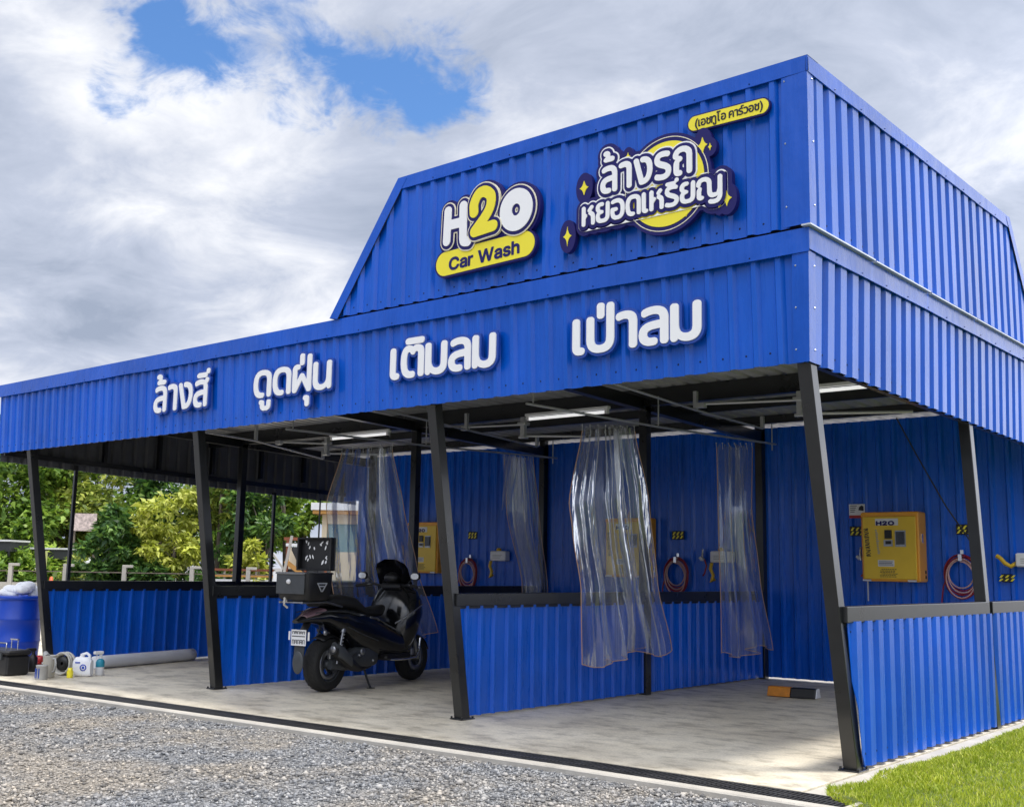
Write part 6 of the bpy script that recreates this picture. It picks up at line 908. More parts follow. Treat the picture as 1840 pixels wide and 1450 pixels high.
# ------------------------------------------------------------------ lettering
SG = SIGNS
def plate(name, loops, m, y0, y1, parent, dx=-0.045, dz=0.0):
    """flat shape with holes, from depth y0 (back) to y1 (front), standing in the x-z plane"""
    cu = bpy.data.curves.new(name, 'CURVE'); cu.dimensions = '2D'; cu.fill_mode = 'BOTH'; cu.extrude = abs(y1 - y0) / 2
    for L in loops:
        sp = cu.splines.new('POLY'); n = len(L) // 2; sp.points.add(n - 1); sp.use_cyclic_u = True
        sp.points.foreach_set('co', [c for i in range(n) for c in (L[2 * i] / 2000 + dx, L[2 * i + 1] / 2000 + dz, 0, 1)])
    o = bpy.data.objects.new(name, cu); COL.objects.link(o)
    me = bpy.data.meshes.new_from_object(o.evaluated_get(bpy.context.evaluated_depsgraph_get())); bpy.data.objects.remove(o); bpy.data.curves.remove(cu)
    ym = (y0 + y1) / 2; P = parent.location
    me.transform(Matrix.Rotation(R(90), 4, 'X')); me.transform(Matrix.Translation((-P.x, ym - P.y, -P.z)))
    me.name = name; me.materials.clear(); me.materials.append(m)
    q = bpy.data.objects.new(name, me); COL.objects.link(q); q.parent = parent
    for p in me.polygons: p.use_smooth = False
    return q
def build_signs():
    fl = lambda z: 0.085 - 0.04 / (ZM - ZB) * (z - ZB) - RIB
    for k, loc, lab in (('s1', (-7.4, 0, 3.1), 'white raised Thai word nearest the left end of the blue fascia'),
                        ('s2', (-5.5, 0, 3.1), 'white raised Thai word with hooks hanging below two of its letters'),
                        ('s3', (-3.44, 0, 3.1), 'white raised Thai word with a flat bar floating over its second letter'),
                        ('s4', (-1.41, 0, 3.1), 'white raised Thai word nearest the corner, a short dot beside a tall stem')):
        t = thing('letter_sign', lab, 'sign', loc, 0, 'raised white words on the blue fascia'); y = fl(3.1)
        plate('backing', SG[k]['back'], M['letter_side'], y - 0.018, y - 0.046, t); plate('lettering', SG[k]['face'], M['white_letter'], y - 0.0465, y - 0.056, t)
    y = 0.012 - RIB
    t = thing('name_sign', 'yellow pill shaped sign with small black Thai lettering in brackets near the roof corner', 'sign', (-0.56, 0, 4.59))
    plate('board', SG['pill']['navy'], M['navy'], y - 0.02, y - 0.045, t); plate('panel', SG['pill']['yellow'], M['yellow'], y - 0.0455, y - 0.050, t); plate('lettering', SG['pill']['face'], M['ink'], y - 0.0505, y - 0.053, t)
    t = thing('logo_sign', 'H2O Car Wash logo sign with a yellow figure 2 above a yellow pill', 'sign', (-2.9, 0, 4.1)); h = SG['h2o']
    a = y - 0.025
    plate('board', h['navy'], M['navy'], a, a - 0.045, t); a -= 0.0455
    plate('panel', h['pill'], M['yellow'], a, a - 0.004, t); plate('lettering', h['text'], M['navy'], a - 0.0045, a - 0.007, t)
    plate('outline', h['line'], M['cream_line'], a - 0.0075, a - 0.014, t); plate('border', h['navy_inner'], M['navy'], a - 0.0145, a - 0.018, t)
    [plate('letter', L, M['white_letter'], a - 0.0185, a - 0.025, t) for L in (h['white'][:1], h['white'][1:])]
    plate('outline', h['line2'], M['cream_line'], a - 0.0255, a - 0.029, t); plate('border', h['navy2'], M['navy'], a - 0.0295, a - 0.033, t); plate('numeral', h['yellow'], M['yellow'], a - 0.0335, a - 0.039, t)
    t = thing('round_sign', 'navy sign with two lines of white Thai lettering over a yellow disc', 'sign', (-1.1, 0, 4.17)); h = SG['round']
    a = y - 0.025
    plate('board', h['navy'], M['navy'], a, a - 0.045, t); a -= 0.0455
    plate('disc', h['disc'], M['yellow'], a, a - 0.004, t); plate('ring', h['ring'], M['cream_line'], a, a - 0.003, t); [plate('star', [L], M['yellow'], a, a - 0.005, t) for L in h['stars']]
    plate('outline', h['line'], M['white_letter'], a - 0.0055, a - 0.010, t); plate('border', h['navy_inner'], M['navy'], a - 0.0105, a - 0.014, t)
    plate('lettering', h['white'], M['white_letter'], a - 0.0145, a - 0.021, t)
build_signs()

# ------------------------------------------------------------------ lamps, pipes and curtains under the roof
def build_lamps():
    def lamp(x, y, z, lab):
        t = thing('strip_light', lab, 'strip light', (x, y, z), 0, 'strip lights under the roof')
        b = MB(); b.box((-0.61, -0.028, 0.0), (0.61, 0.028, 0.035)); bevel(b.build('housing', M['white_plastic'], t, world=False), 0.006)
        for s in (-1, 1): b = MB(); b.box((s * 0.575 - 0.02, -0.02, -0.05), (s * 0.575 + 0.02, 0.02, -0.001)); b.build('lamp_holder', M['white_plastic'], t, world=False)
        b = MB(); b.tube([(-0.553, 0, -0.03), (0.553, 0, -0.03)], 0.019, 10); b.build('tube', M['tube_light'], t, world=False)
    lamp(-8.30, 3.40, 3.115, 'white strip light under the roof beam above the parked scooter')
    lamp(-4.62, 3.30, 3.115, 'white strip light on the roof beam beside the large front curtain')
    lamp(-0.92, 3.25, 3.115, 'white strip light under the roof beam just right of the corner post')
    for k, ((bx, by), (lx, ly), (rx, ry), w) in enumerate((((-1.72, 3.36), (-2.68, 3.06), (-0.75, 3.80), 'in the bay at the corner post'), ((-5.30, 3.34), (-6.08, 3.15), (-4.68, 3.76), 'in the middle bay'), ((-9.04, 3.45), (-9.45, 2.92), (-8.42, 4.02), 'above the parked scooter'))):
        t = thing('hose_boom', 'pale steel hose boom hanging from the roof beam ' + w, 'hose boom', (bx, by, 3.0), 0, 'hose booms')
        b = MB(); b.box((bx - 0.03, by - 0.03, 2.86), (bx + 0.03, by + 0.03, 3.12)); b.box((bx - 0.06, by - 0.05, 3.02), (bx + 0.06, by + 0.05, 3.06)); b.box((bx - 0.05, by - 0.04, 2.86), (bx + 0.05, by + 0.04, 2.89)); bevel(b.build('bracket', M['steel'], t), 0.006)
        b = MB(); b.tube([(bx, by, 3.03), (lx, ly, 3.03)], 0.013); b.box((lx - .05, ly - .03, 2.99), (lx + .05, ly + .03, 3.045)); b.build('arm', M['steel'], t)
        b = MB(); b.tube([(bx, by, 2.89), (rx, ry, 2.89)], 0.015); b.build('arm', M['steel'], t)
    for pts, w in ((((-2.57, 1.11, 3.0), (-2.84, 3.22, 3.0), (-2.964, 4.96, 3.0)), 'in the bay at the corner post'), (((-5.75, 1.3, 3.02), (-6.06, 3.15, 3.0), (-6.52, 5.12, 3.0)), 'in the middle bay'), (((-9.16, 1.41, 3.0), (-9.43, 2.5, 3.0), (-10.6, 4.7, 3.0)), 'in the bay nearest the trees')):
        b = MB(); b.tube(pts, 0.012); L = Vector(pts[0])
        for p in pts: b.box((p[0] - .02, p[1] - .02, p[2]), (p[0] + .02, p[1] + .02, p[2] + .30 - .031 * p[1]))
        tag(b.build('water_pipe', M['steel'], loc=L), 'thin pale water pipe running under the roof ' + w, 'pipe', 'roof pipes')
build_lamps()

def lerp_poly(P, t):
    """y at height fraction t (0 top .. 1 bottom) along a list of (y, z)"""
    n = len(P) - 1; ts = [(P[0][1] - p[1]) / (P[0][1] - P[-1][1]) for p in P]
    for i in range(n):
        if t <= ts[i + 1] + 1e-9:
            k = (t - ts[i]) / (ts[i + 1] - ts[i]); k2 = k * k * (3 - 2 * k) * 0.4 + k * 0.6
            return P[i][0] + (P[i + 1][0] - P[i][0]) * k2
    return P[-1][0]
def curtain(x0, Lp, Rp, label, seed, folds=7, depth=0.06, hem=True, flap=None, core=0.5):
    g = random.Random(seed); zt0, zb0 = Lp[0][1], Lp[-1][1]; zt1, zb1 = Rp[0][1], Rp[-1][1]
    ph = [g.uniform(0, 6.28) for _ in range(8)]
    t = thing('vinyl_curtain', label, 'curtain', (x0, (Lp[0][0] + Rp[0][0]) / 2, 2.8), 0, 'clear vinyl curtains between the bays')
    NU, NV = 130, 90
    def pt(s, v):
        yl, yr = lerp_poly(Lp, v), lerp_poly(Rp, v)
        zl, zr = zt0 + (zb0 - zt0) * v, zt1 + (zb1 - zt1) * v
        env = math.exp(-((s - core) / 0.24) ** 2)
        a = depth * (0.16 + env) * (0.55 + 0.55 * v)
        w = math.sin(2 * math.pi * folds * s + ph[0] + 0.9 * math.sin(2.2 * v + ph[1])) + 0.5 * math.sin(2 * math.pi * folds * 1.63 * s + ph[2] + 1.6 * v) + 0.35 * math.sin(2 * math.pi * 2.3 * s + ph[3] + 3 * v)
        w += 0.25 * math.sin(5.1 * v * 2 + 9 * s + ph[4]) * math.sin(11 * s + ph[5])
        q = Vector((s * 6.0 + ph[0], v * 1.6 + 1.2 * s, ph[1])); w += 1.0 * (0.4 - abs(mnoise.noise(q))) + 0.45 * (0.35 - abs(mnoise.noise(q * 2.1 + Vector((3, 1, 0)))))
        s2 = s + 0.35 / folds * env * math.sin(2 * math.pi * folds * s + ph[6] + 1.2 * v)      # folds overlap
        z = zl + (zr - zl) * s + 0.05 * v * v * math.sin(2 * math.pi * 1.5 * s + ph[7]) - (0.05 * (1 - v) ** 6) * (0.5 + 0.5 * math.cos(2 * math.pi * folds * s))
        return Vector((x0 + a * w, yl + (yr - yl) * s2, z))
    b = MB(); vs = [pt(i / NU, j / NV) for j in range(NV + 1) for i in range(NU + 1)]; n = NU + 1
    b.add(vs, [(j * n + i, j * n + i + 1, (j + 1) * n + i + 1, (j + 1) * n + i) for j in range(NV) for i in range(NU)], 0, True)
    if flap:                                        # the short loose corner thrown back over the rod
        (y0, z0), (y1, z1), zlow = flap; vs = []
        for j in range(13):
            for i in range(17):
                s, v = i / 16, j / 12
                vs.append((x0 + 0.06 + 0.02 * math.sin(7 * s + 3 * v), y0 + (y1 - y0) * s * (1 - 0.25 * v), z0 + (z1 - z0) * s + (zlow - z0) * v * (1 - 0.2 * s)))
        b.add(vs, [(j * 17 + i, j * 17 + i + 1, (j + 1) * 17 + i + 1, (j + 1) * 17 + i) for j in range(12) for i in range(16)], 0, True)
    b.build('sheet', M['pvc'], t)
    if hem:
        b = MB(); r = 0.0048
        b.tube([pt(0, j / 30) for j in range(31)], r, 5); b.tube([pt(1, j / 30) for j in range(31)], r, 5); b.tube([pt(i / 90, 1) for i in range(91)], r, 5)
        b.build('hem', M['trim'], t)
    for i in range(0, folds + 1):
        p = pt(i / folds, 0); b = MB(); b.tube([(p.x, p.y, p.z - 0.02), (x0, p.y, p.z + 0.05)], 0.004, 5); b.ball((x0, p.y, p.z + 0.055), 0.009, 8, 5); b.build('hanger', M['steel'], t)
    return t
def build_curtains():
    curtain(-3.42, [(1.99, 2.74), (1.78, 1.97), (1.85, 1.648), (1.995, 1.108), (2.024, 0.384)], [(2.92, 2.83), (3.19, 2.05), (3.385, 1.164), (3.684, 0.474)],
            'large bunched clear vinyl curtain hanging in front of the middle partition post', 5, 7, 0.075, core=0.55)
    curtain(-3.42, [(4.667, 2.82), (4.69, 1.6), (4.711, 0.336)], [(5.553, 2.90), (5.5, 2.085), (5.691, 1.235), (6.001, 0.411)],
            'slim clear vinyl curtain hanging nearest the corner post', 8, 6, 0.06, core=0.5)
    curtain(-7.0, [(4.98, 2.89), (5.05, 2.1), (5.40, 1.1), (5.45, 0.45)], [(5.625, 2.95), (5.80, 2.0), (6.0, 1.1), (6.05, 0.5)],
            'narrow clear vinyl curtain with a short loose flap near the back wall', 13, 6, 0.06, flap=((4.87, 2.89), (5.2, 2.9), 2.10), core=0.4)
    curtain(-7.0, [(1.96, 2.70), (1.75, 2.03), (1.85, 1.3), (2.05, 0.42)], [(2.82, 2.84), (3.05, 2.1), (3.30, 1.3), (3.66, 0.475)],
            'wide clear vinyl curtain hanging just behind the parked black scooter', 21, 5, 0.055, core=0.78)
    for x, z, w in ((-3.42, 2.87, 'over the partition nearest the corner post'), (-7.0, 2.87, 'over the partition behind the scooter')):
        b = MB(); b.tube([(x, 1.1, z - 0.02), (x, 3.4, z + .01), (x, 6.2, z + 0.09)], 0.013)
        for y in (1.2, 3.4, 6.1): b.tube([(x, y, z), (x, y, 3.22)], 0.008, 6)
        tag(b.build('curtain_rod', M['steel'], loc=(x, 3.4, z)), 'pale steel curtain rod ' + w, 'curtain rod', 'curtain rods')
build_curtains()

# ------------------------------------------------------------------ the back wall's equipment
YW = YB - RIB - 0.002
def build_machines():
    def machine(cx, z0, lab):
        w, h, d = 0.345, 0.815, 0.26; y1 = YW; y0 = YW - d
        t = thing('wash_machine', lab, 'coin machine', (cx, y1, z0), 0, 'yellow coin machines on the back wall')
        b = MB(); b.box((-w, -d + 0.012, 0), (w, 0, h), 0, 0.012); b.build('cabinet', M['machine_side'], t, world=False)
        b = MB(); b.box((-w + 0.028, -d - 0.006, 0.028), (w - 0.028, -d + 0.0115, h - 0.055), 0, 0.006); dr = b.build('door', M['machine'], t, world=False)
        f = -d - 0.0065
        b = MB(); b.box((-w + 0.008, -d - 0.002, h - 0.048), (w - 0.008, -d + 0.0115, h - 0.010)); b.build('door_lip', M['machine_side'], t, world=False)
        def on_door(name, lo, hi, m, th=0.006):
            b = MB(); b.box((lo[0], f - th, lo[1]), (hi[0], f, hi[1])); return b.build(name, m, dr, world=False)
        on_door('name_plate', (-0.16, 0.655), (0.115, 0.735), M['white_plastic'], 0.002)
        q = plate('lettering', SG['mach']['face'], M['navy'], YW - d - 0.0115, YW - d - 0.0088, t, cx - 0.145, z0 + 0.659)
        on_door('coin_slot', (-0.045, 0.50), (0.035, 0.60), M['black_plastic'], 0.02); on_door('coin_tray', (-0.06, 0.41), (0.045, 0.485), M['alu'], 0.012)
        on_door('coin_flap', (-0.035, 0.435), (0.03, 0.472), M['black_plastic'], 0.022)
        on_door('screen_frame', (0.075, 0.405), (0.20, 0.595), M['alu'], 0.006); on_door('screen', (0.087, 0.43), (0.188, 0.58), M['gloss_black'], 0.018)
        # column of dark lettering, a pale column, sticker and small print
        g = random.Random(4); b = MB()
        for i in range(8):
            z = 0.62 - i * 0.043; x = -0.272 + 0.003 * i
            for k in range(3): zz = z - k * 0.011 + g.uniform(-.002, .002); xx = x + g.uniform(-.006, .006); b.beam((xx - 0.026, f - 0.001, zz - g.uniform(0, .014)), (xx + 0.024, f - 0.001, zz + g.uniform(0, .012)), 0.002, 0.008, (0, 0, 1))
        b.build('lettering', M['ink'], dr, world=False)
        b = MB()
        for i in range(14): z = 0.60 - i * 0.021; b.box((-0.165 + 0.002 * i, f - 0.001, z - 0.006), (-0.135 + 0.002 * i + g.uniform(-.01, .006), f, z + 0.006))
        b.build('lettering', M['grey_plastic'], dr, world=False)
        on_door('sticker', (-0.14, 0.175), (0.055, 0.25), M['white_plastic'], 0.0015)
        b = MB()
        for i in range(3): b.box((-0.13, f - 0.0025, 0.192 + i * 0.018), (0.045 - g.uniform(0, .03), f - 0.0016, 0.199 + i * 0.018))
        for i in range(6):
            z = 0.142 - i * 0.017; x = -0.11 + g.uniform(-.01, .01)
            while x < 0.02 + g.uniform(0, .06): e = x + g.uniform(0.01, 0.03); b.box((x, f - 0.001, z - 0.0035), (e, f, z + 0.0035)); x = e + 0.006
        b.build('lettering', M['ink'], dr, world=False)
        for a in (-w + 0.012, w - 0.14):
            b = MB(); b.box((a, -d - 0.004, 0.002), (a + 0.10, -d + 0.011, 0.022)); b.build('hinge_plate', M['zinc'], t, world=False)
        b = MB(); b.box((w - 0.004, -0.165, 0.46), (w + 0.010, -0.145, 0.55)); b.box((w - 0.004, -0.145, 0.45), (w + 0.006, -0.12, 0.56)); b.build('lock', M['chrome'], t, world=False)
        for z in (0.06, 0.115): b = MB(); b.ball((w, -0.06, z), (0.008, 0.024, 0.022), 10, 6); b.build('switch', M['black_plastic'], t, world=False)
        return t
    a = machine(-1.89, 1.235, 'yellow coin machine on the back wall right of the corner post')
    dup(a, (-5.63, YW, 1.22), 'yellow coin machine half hidden behind the large front curtain', a.get('group'))
    dup(a, (-9.60, YW, 1.215), 'yellow coin machine on the back wall just behind the scooter windscreen', a.get('group'))
    for o in bpy.data.objects:
        if o.name.startswith('wash_machine'): o['group'] = 'yellow coin machines on the back wall'
    # hose coils on hooks
    def coil(cx, cz, lab, hang=0.0):
        t = thing('hose_coil', lab, 'hose', (cx, YW, cz), 0, 'red hose coils on the back wall'); g = random.Random(int(cz * 977 + cx * 31))
        for m, turns, r0 in ((M['red_hose'], 5, 0.185), (M['pink_hose'], 3, 0.155)):
            b = MB(); P = []
            for i in range(turns * 28 + 1):
                a = math.pi / 2 + 2 * math.pi * i / 28; k = i / 28
                r = r0 + 0.016 * math.sin(k * 2.3 + r0 * 60)
                P.append((r * math.cos(a) * 0.98, -0.045 - 0.011 * (k % 4) - (0.014 if m is M['pink_hose'] else 0), r0 * 0.15 + r * math.sin(a) * 1.05 + 0.012 * math.sin(k * 1.7) - 0.05 * (1 - math.sin(a)) * (k / turns)))
            b.tube(P, 0.0085, 6)
            if m is M['red_hose']: b.tube([(-0.17, -0.05, 0.0), (-0.215, -0.05, -0.13), (-0.235, -0.05, -0.27), (-0.24, -0.05, -0.36)], 0.0085, 6)
            b.build('hose', m, t, world=False)
        b = MB(); b.box((-0.02, -0.10, 0.175), (0.02, 0, 0.205)); b.box((-0.02, -0.10, 0.205), (0.02, -0.085, 0.25)); b.box((-0.018, -0.02, 0.20), (0.018, -0.004, 0.30)); b.build('hook', M['chrome'], t, world=False)
    coil(-1.14, 1.31, 'red hose coil hanging on the back wall, right of the machine lettered H2O')
    coil(-4.93, 1.255, 'red hose coil on the back wall between the two curtains of the corner bay')
    coil(-8.76, 1.215, 'red hose coil on the back wall left of the narrow curtain with a flap')
    # striped holders
    def holder(cx, cz, lab, w=0.095, h=0.058):
        t = thing('striped_holder', lab, 'gun holder', (cx, YW, cz), 0, 'black and yellow striped holders')
        b = MB(); b.box((-w, -0.02, -h), (w, 0, h), 0, 0.006); b.build('plate', M['black_plastic'], t, world=False)
        b = MB()
        for i in (-1, 0, 1):
            for s in (0, 1):
                x = i * 0.062 + s * 0.006; z0, z1 = (-h + 0.012, -0.006) if s == 0 else (0.004, h - 0.012)
                b.prism([(x - 0.026, -0.0205, z0), (x - 0.002, -0.0205, z0), (x + 0.026, -0.0205, z1), (x + 0.002, -0.0205, z1)], (0, -0.002, 0))
        recalc(b.build('stripes', M['yellow'], t, world=False))
    holder(-2.38, 1.835, 'black and yellow striped holder under the small white notice')
    holder(-1.10, 1.845, 'black and yellow striped holder above the red hose right of the machine')
    holder(-4.93, 1.80, 'black and yellow striped holder above the red hose between the two curtains')
    holder(-8.72, 1.82, 'black and yellow striped holder above the red hose left of the flapped curtain')
    holder(-0.66, 1.30, 'black and yellow striped holder behind the side wall post, beneath a yellow hose', 0.06, 0.045)
    # white boxes with yellow hoses (blow and air guns)
    def air_box(cx, cz, s, lab):
        t = thing('air_box', lab, 'air box', (cx, YW, cz), 0, 'white boxes with yellow hoses')
        b = MB(); b.box((-0.155, -0.12, -0.075), (0.155, 0, 0.075), 0, 0.012); b.build('case', M['white_plastic'], t, world=False)
        b = MB(); b.tube([(-0.15, -0.07, -0.03), (-0.21, -0.09, -0.07), (-0.27, -0.09, -0.04), (-0.32, -0.09, 0.02), (-0.36, -0.08, 0.045)] if s else [(-0.12, -0.13, -0.08), (-0.14, -0.13, -0.16), (-0.10, -0.13, -0.24), (-0.13, -0.13, -0.33), (-0.08, -0.13, -0.29)], 0.024, 8); b.build('hose', M['yellow_hose'], t, world=False)
        b = MB(); b.ball((-0.02, -0.06, 0.095), (0.04, 0.04, 0.03)); b.build('knob', M['yellow_hose'], t, world=False)
        b = MB()
        for k in range(3): b.box((-0.10, -0.1225, -0.035 + k * 0.022), (0.05 + 0.02 * k, -0.1205, -0.027 + k * 0.022))
        b.build('lettering', M['grey_plastic'], t, world=False)
    air_box(-0.38, 1.50, True, 'white box with a bent yellow hose on the back wall at the right edge')
    air_box(-4.22, 1.51, False, 'white box with a yellow hose on the back wall behind the slim curtain')
    air_box(-8.10, 1.50, False, 'white box with a yellow hose on the back wall left of the flapped curtain')
    # notice, guns, lance, hanging hose
    t = thing('notice_sign', 'small white notice with a red lower strip, fixed above a striped holder', 'sign', (-2.38, YW, 2.08))
    b = MB(); b.box((-0.10, -0.008, -0.05), (0.10, 0, 0.085)); b.build('board', M['white_plastic'], t, world=False)
    b = MB(); b.box((-0.10, -0.008, -0.085), (0.10, 0, -0.0505)); b.build('strip', M['red'], t, world=False)
    b = MB(); b.prism([(0.02, -0.0085, 0.01), (0.085, -0.0085, 0.0), (0.085, -0.0085, 0.055), (0.06, -0.0085, 0.07), (0.03, -0.0085, 0.05)], (0, -0.001, 0))
    for k in range(4): b.box((-0.085, -0.0095, 0.06 - k * 0.024), (0.0 - 0.01 * k, -0.0085, 0.068 - k * 0.024))
    recalc(b.build('lettering', M['ink'], t, world=False))
    def gun(cx, cz, lab):
        t = thing('spray_gun', lab, 'spray gun', (cx, YW, cz), 0, 'spray guns on the back wall')
        b = MB(); b.tube([(0, -0.05, 0.08), (0.0, -0.06, -0.02), (0.02, -0.07, -0.08)], [0.014, 0.016, 0.018], 8); b.build('grip', M['chrome'], t, world=False)
        b = MB(); b.tube([(-0.045, -0.05, -0.03), (-0.02, -0.06, -0.055), (0.03, -0.06, -0.06)], 0.02, 8); b.build('body', M['white_plastic'], t, world=False)
        b = MB(); b.tube([(0.03, -0.06, -0.06), (0.06, -0.06, -0.14), (0.03, -0.06, -0.24), (0.0, -0.05, -0.27)], 0.011, 6); b.build('hose', M['red_hose'], t, world=False)
    gun(-2.33, 1.56, 'chrome and white spray gun just left of the machine lettered H2O')
    gun(-4.52, 1.53, 'spray gun on the back wall between the red hose and the slim curtain')
    b = MB(); b.tube([(-2.25, YW - 0.05, 1.24), (-2.25, YW - 0.05, 1.0)], 0.010); tag(b.build('drain_pipe', M['steel'], loc=(-2.25, YW, 1.1)), 'short pale pipe hanging from the lower left corner of the machine lettered H2O', 'pipe')
    b = MB(); b.tube([(-1.6, 5.6, 3.1), (-1.45, 5.75, 2.7), (-1.2, 5.95, 2.1), (-1.02, 6.1, 1.75), (-0.85, 6.16, 1.42)], 0.009, 6); tag(b.build('pressure_hose', M['black_plastic'], loc=(-1.2, 6, 2)), 'thin black hose slanting down the back wall past a striped holder', 'hose')
    # wheel stop
    t = thing('wheel_stop', 'orange and black rubber wheel stop on the concrete floor of the corner bay', 'wheel stop', (-2.37, 4.42, 0), R(9))
    prof = lambda x: [(x, -0.085, 0), (x, 0.085, 0), (x, 0.045, 0.10), (x, -0.045, 0.10)]
    for nm, a, e, m in (('block', -0.27, -0.02, M['orange']), ('block', -0.019, 0.255, M['black_plastic']), ('end_cap', 0.2555, 0.27, M['white_plastic'])):
        b = MB(); b.prism(prof(a), (e - a, 0, 0)); bevel(recalc(b.build(nm, m, t, world=False)), 0.012)
build_machines()

# ------------------------------------------------------------------ things on the floor at the left end
def build_clutter():
    def pos(x, y): return (x, y, gz(x))
    t = thing('barrel', 'blue plastic barrel heaped with white plastic bags at the left edge', 'barrel', pos(-12.35, 0.78))
    b = MB(); b.lathe([(0, 0), (0.27, 0), (0.285, 0.02), (0.295, 0.15), (0.302, 0.26), (0.312, 0.275), (0.302, 0.29), (0.30, 0.56), (0.312, 0.575), (0.302, 0.59), (0.295, 0.78), (0.285, 0.86)], seg=40); b.build('body', M['barrel'], t, world=False)
    b = MB(); b.lathe([(0.285, 0.845), (0.318, 0.85), (0.322, 0.875), (0.318, 0.895), (0.29, 0.90), (0.278, 0.88)], seg=40); b.build('collar', M['barrel'], t, world=False)
    b = MB(); b.lathe([(0.279, 0.872), (0.0, 0.86)], seg=40); b.build('lid', M['barrel'], t, world=False)
    g = random.Random(5); b = MB()
    for k in range(9):
        a = g.uniform(0, 6.28); r = g.uniform(0, 0.20); c = Vector((-12.35 + 0.05 + r * math.cos(a), 0.78 + r * math.sin(a), gz(-12.35) + 0.93 + g.uniform(-.02, .05) + (0.05 if r < .1 else 0)))
        n0 = len(b.v); b.ball(c, (0.12, 0.11, 0.07), 18, 12)
        for i in range(n0, len(b.v)):
            v = Vector(b.v[i]); d = (v - c); k2 = 1 + 0.22 * math.sin(17 * d.x + 3 * k) * math.sin(19 * d.y + k) + 0.15 * math.sin(31 * d.z + 23 * d.x)
            b.v[i] = tuple(c + d * k2)
    tag(b.build('plastic_bags', M['bag'], loc=(-12.35, 0.78, 0.9)), 'crumpled white plastic bags heaped on top of the blue barrel', 'bag')
    # tool box
    t = thing('tool_box', 'black plastic tool box with a wire handle in front of the blue barrel', 'tool box', pos(-10.42, -0.28), R(4))
    b = MB(); b.box((-0.36, -0.15, 0.004), (0.27, 0.15, 0.24), 0, 0.02); b.build('body', M['black_plastic'], t, world=False)
    b = MB(); b.box((-0.375, -0.16, 0.241), (0.285, 0.16, 0.30), 0, 0.02); b.build('lid', M['black_plastic'], t, world=False)
    b = MB(); b.tube([(-0.16, -0.05, 0.30), (-0.16, -0.05, 0.375), (0.06, -0.05, 0.375), (0.06, -0.05, 0.30)], 0.009, 6); b.build('handle', M['alu'], t, world=False)
    b = MB(); b.box((0.10, -0.03, 0.42), (0.26, 0.0, 0.435)); b.tube([(0.11, -.015, 0.43), (0.11, -.015, .30)], 0.006); b.tube([(0.25, -.015, 0.43), (0.25, -.015, .30)], 0.006); b.build('handle', M['chrome'], t, world=False)
    for x in (-0.22, 0.14): b = MB(); b.box((x - 0.03, -0.172, 0.19), (x + 0.03, -0.150, 0.27)); b.build('latch', M['dark_grey'], t, world=False)
    # bottles and jugs
    def bottle(name, lab, cat, p, prof, m, capm, cap, extra=None, group=None):
        t = thing(name, lab, cat, pos(*p), 0, group)
        b = MB(); b.lathe(prof, seg=24); b.build('body', m, t, world=False)
        if cap: b = MB(); b.lathe(cap, seg=16); b.build('cap', capm, t, world=False)
        if extra: extra(t)
        return t
    def trigger(m):
        def f(t):
            b = MB(); b.box((-0.025, -0.09, 0.25), (0.025, 0.03, 0.29), 0, 0.008); b.tube([(0, -0.05, 0.25), (0, -0.055, 0.20)], 0.007, 6); b.build('trigger', m, t, world=False)
        return f
    bottle('spray_bottle', 'clear spray bottle with a teal label and pale trigger beside the white roll', 'spray bottle', (-9.55, 0.46), [(0, 0), (0.045, 0), (0.05, 0.01), (0.05, 0.10)], M['white_plastic'], M['white_plastic'], [(0.018, 0.19), (0.018, 0.255), (0, 0.258)],
           lambda t: (trigger(M['white_plastic'])(t), MB.build((lambda b: (b.lathe([(0.05, 0.101), (0.052, 0.105), (0.052, 0.16), (0.04, 0.185), (0.019, 0.20)], seg=24), b)[1])(MB()), 'label', M['teal'], t, world=False)))
    bottle('spray_bottle', 'black spray bottle standing behind the grey jug', 'spray bottle', (-10.55, 0.12), [(0, 0), (0.05, 0), (0.055, 0.01), (0.055, 0.17), (0.02, 0.215)], M['black_plastic'], M['black_plastic'], [(0.02, 0.215), (0.02, 0.26), (0, 0.262)], trigger(M['black_plastic']))
    def jug_handle(t):
        b = MB(); b.tube([(0.07, 0, 0.22), (0.13, 0, 0.23), (0.15, 0, 0.17), (0.13, 0, 0.09), (0.085, 0, 0.07)], 0.013, 8); b.build('handle', M['grey_plastic'], t, world=False)
        b = MB(); b.tube([(-0.07, 0, 0.24), (-0.12, 0, 0.285)], [0.04, 0.025], 8); b.build('spout', M['grey_plastic'], t, world=False)
    M['jug'] = mat('warm grey plastic', (0.50, 0.48, 0.43), 0.5, var=0.1)
    bottle('measuring_jug', 'beige plastic jug standing on the floor beside the drain', 'jug', (-9.68, -0.12), [(0, 0.004), (0.060, 0.004), (0.066, 0.01), (0.076, 0.25), (0.081, 0.26), (0.072, 0.26), (0.060, 0.03), (0, 0.02)], M['jug'], None, None, jug_handle)
    def cup_label(t):
        b = MB()
        for a in (-0.5, 0.1, 0.6): b.box((0.066 * math.sin(a) - 0.006, -0.066 * math.cos(a) - 0.006, 0.02), (0.066 * math.sin(a) + 0.006, -0.066 * math.cos(a) + 0.002, 0.13))
        b.build('label', M['letter_side'], t, world=False)
    bottle('paint_tin', 'small grey tin with faint blue markings, nearest the drain', 'tin', (-9.50, -0.30), [(0, 0), (0.065, 0), (0.068, 0.01), (0.064, 0.15), (0.069, 0.155), (0.069, 0.165), (0, 0.165)], M['grey_plastic'], None, None, cup_label)
    bottle('cup', 'small yellow plastic cup standing in front of the coiled white hose', 'cup', (-9.50, 0.05), [(0, 0), (0.034, 0), (0.036, 0.01), (0.038, 0.08)], M['yellow'], M['yellow'], [(0.028, 0.08), (0.028, 0.115), (0, 0.117)])
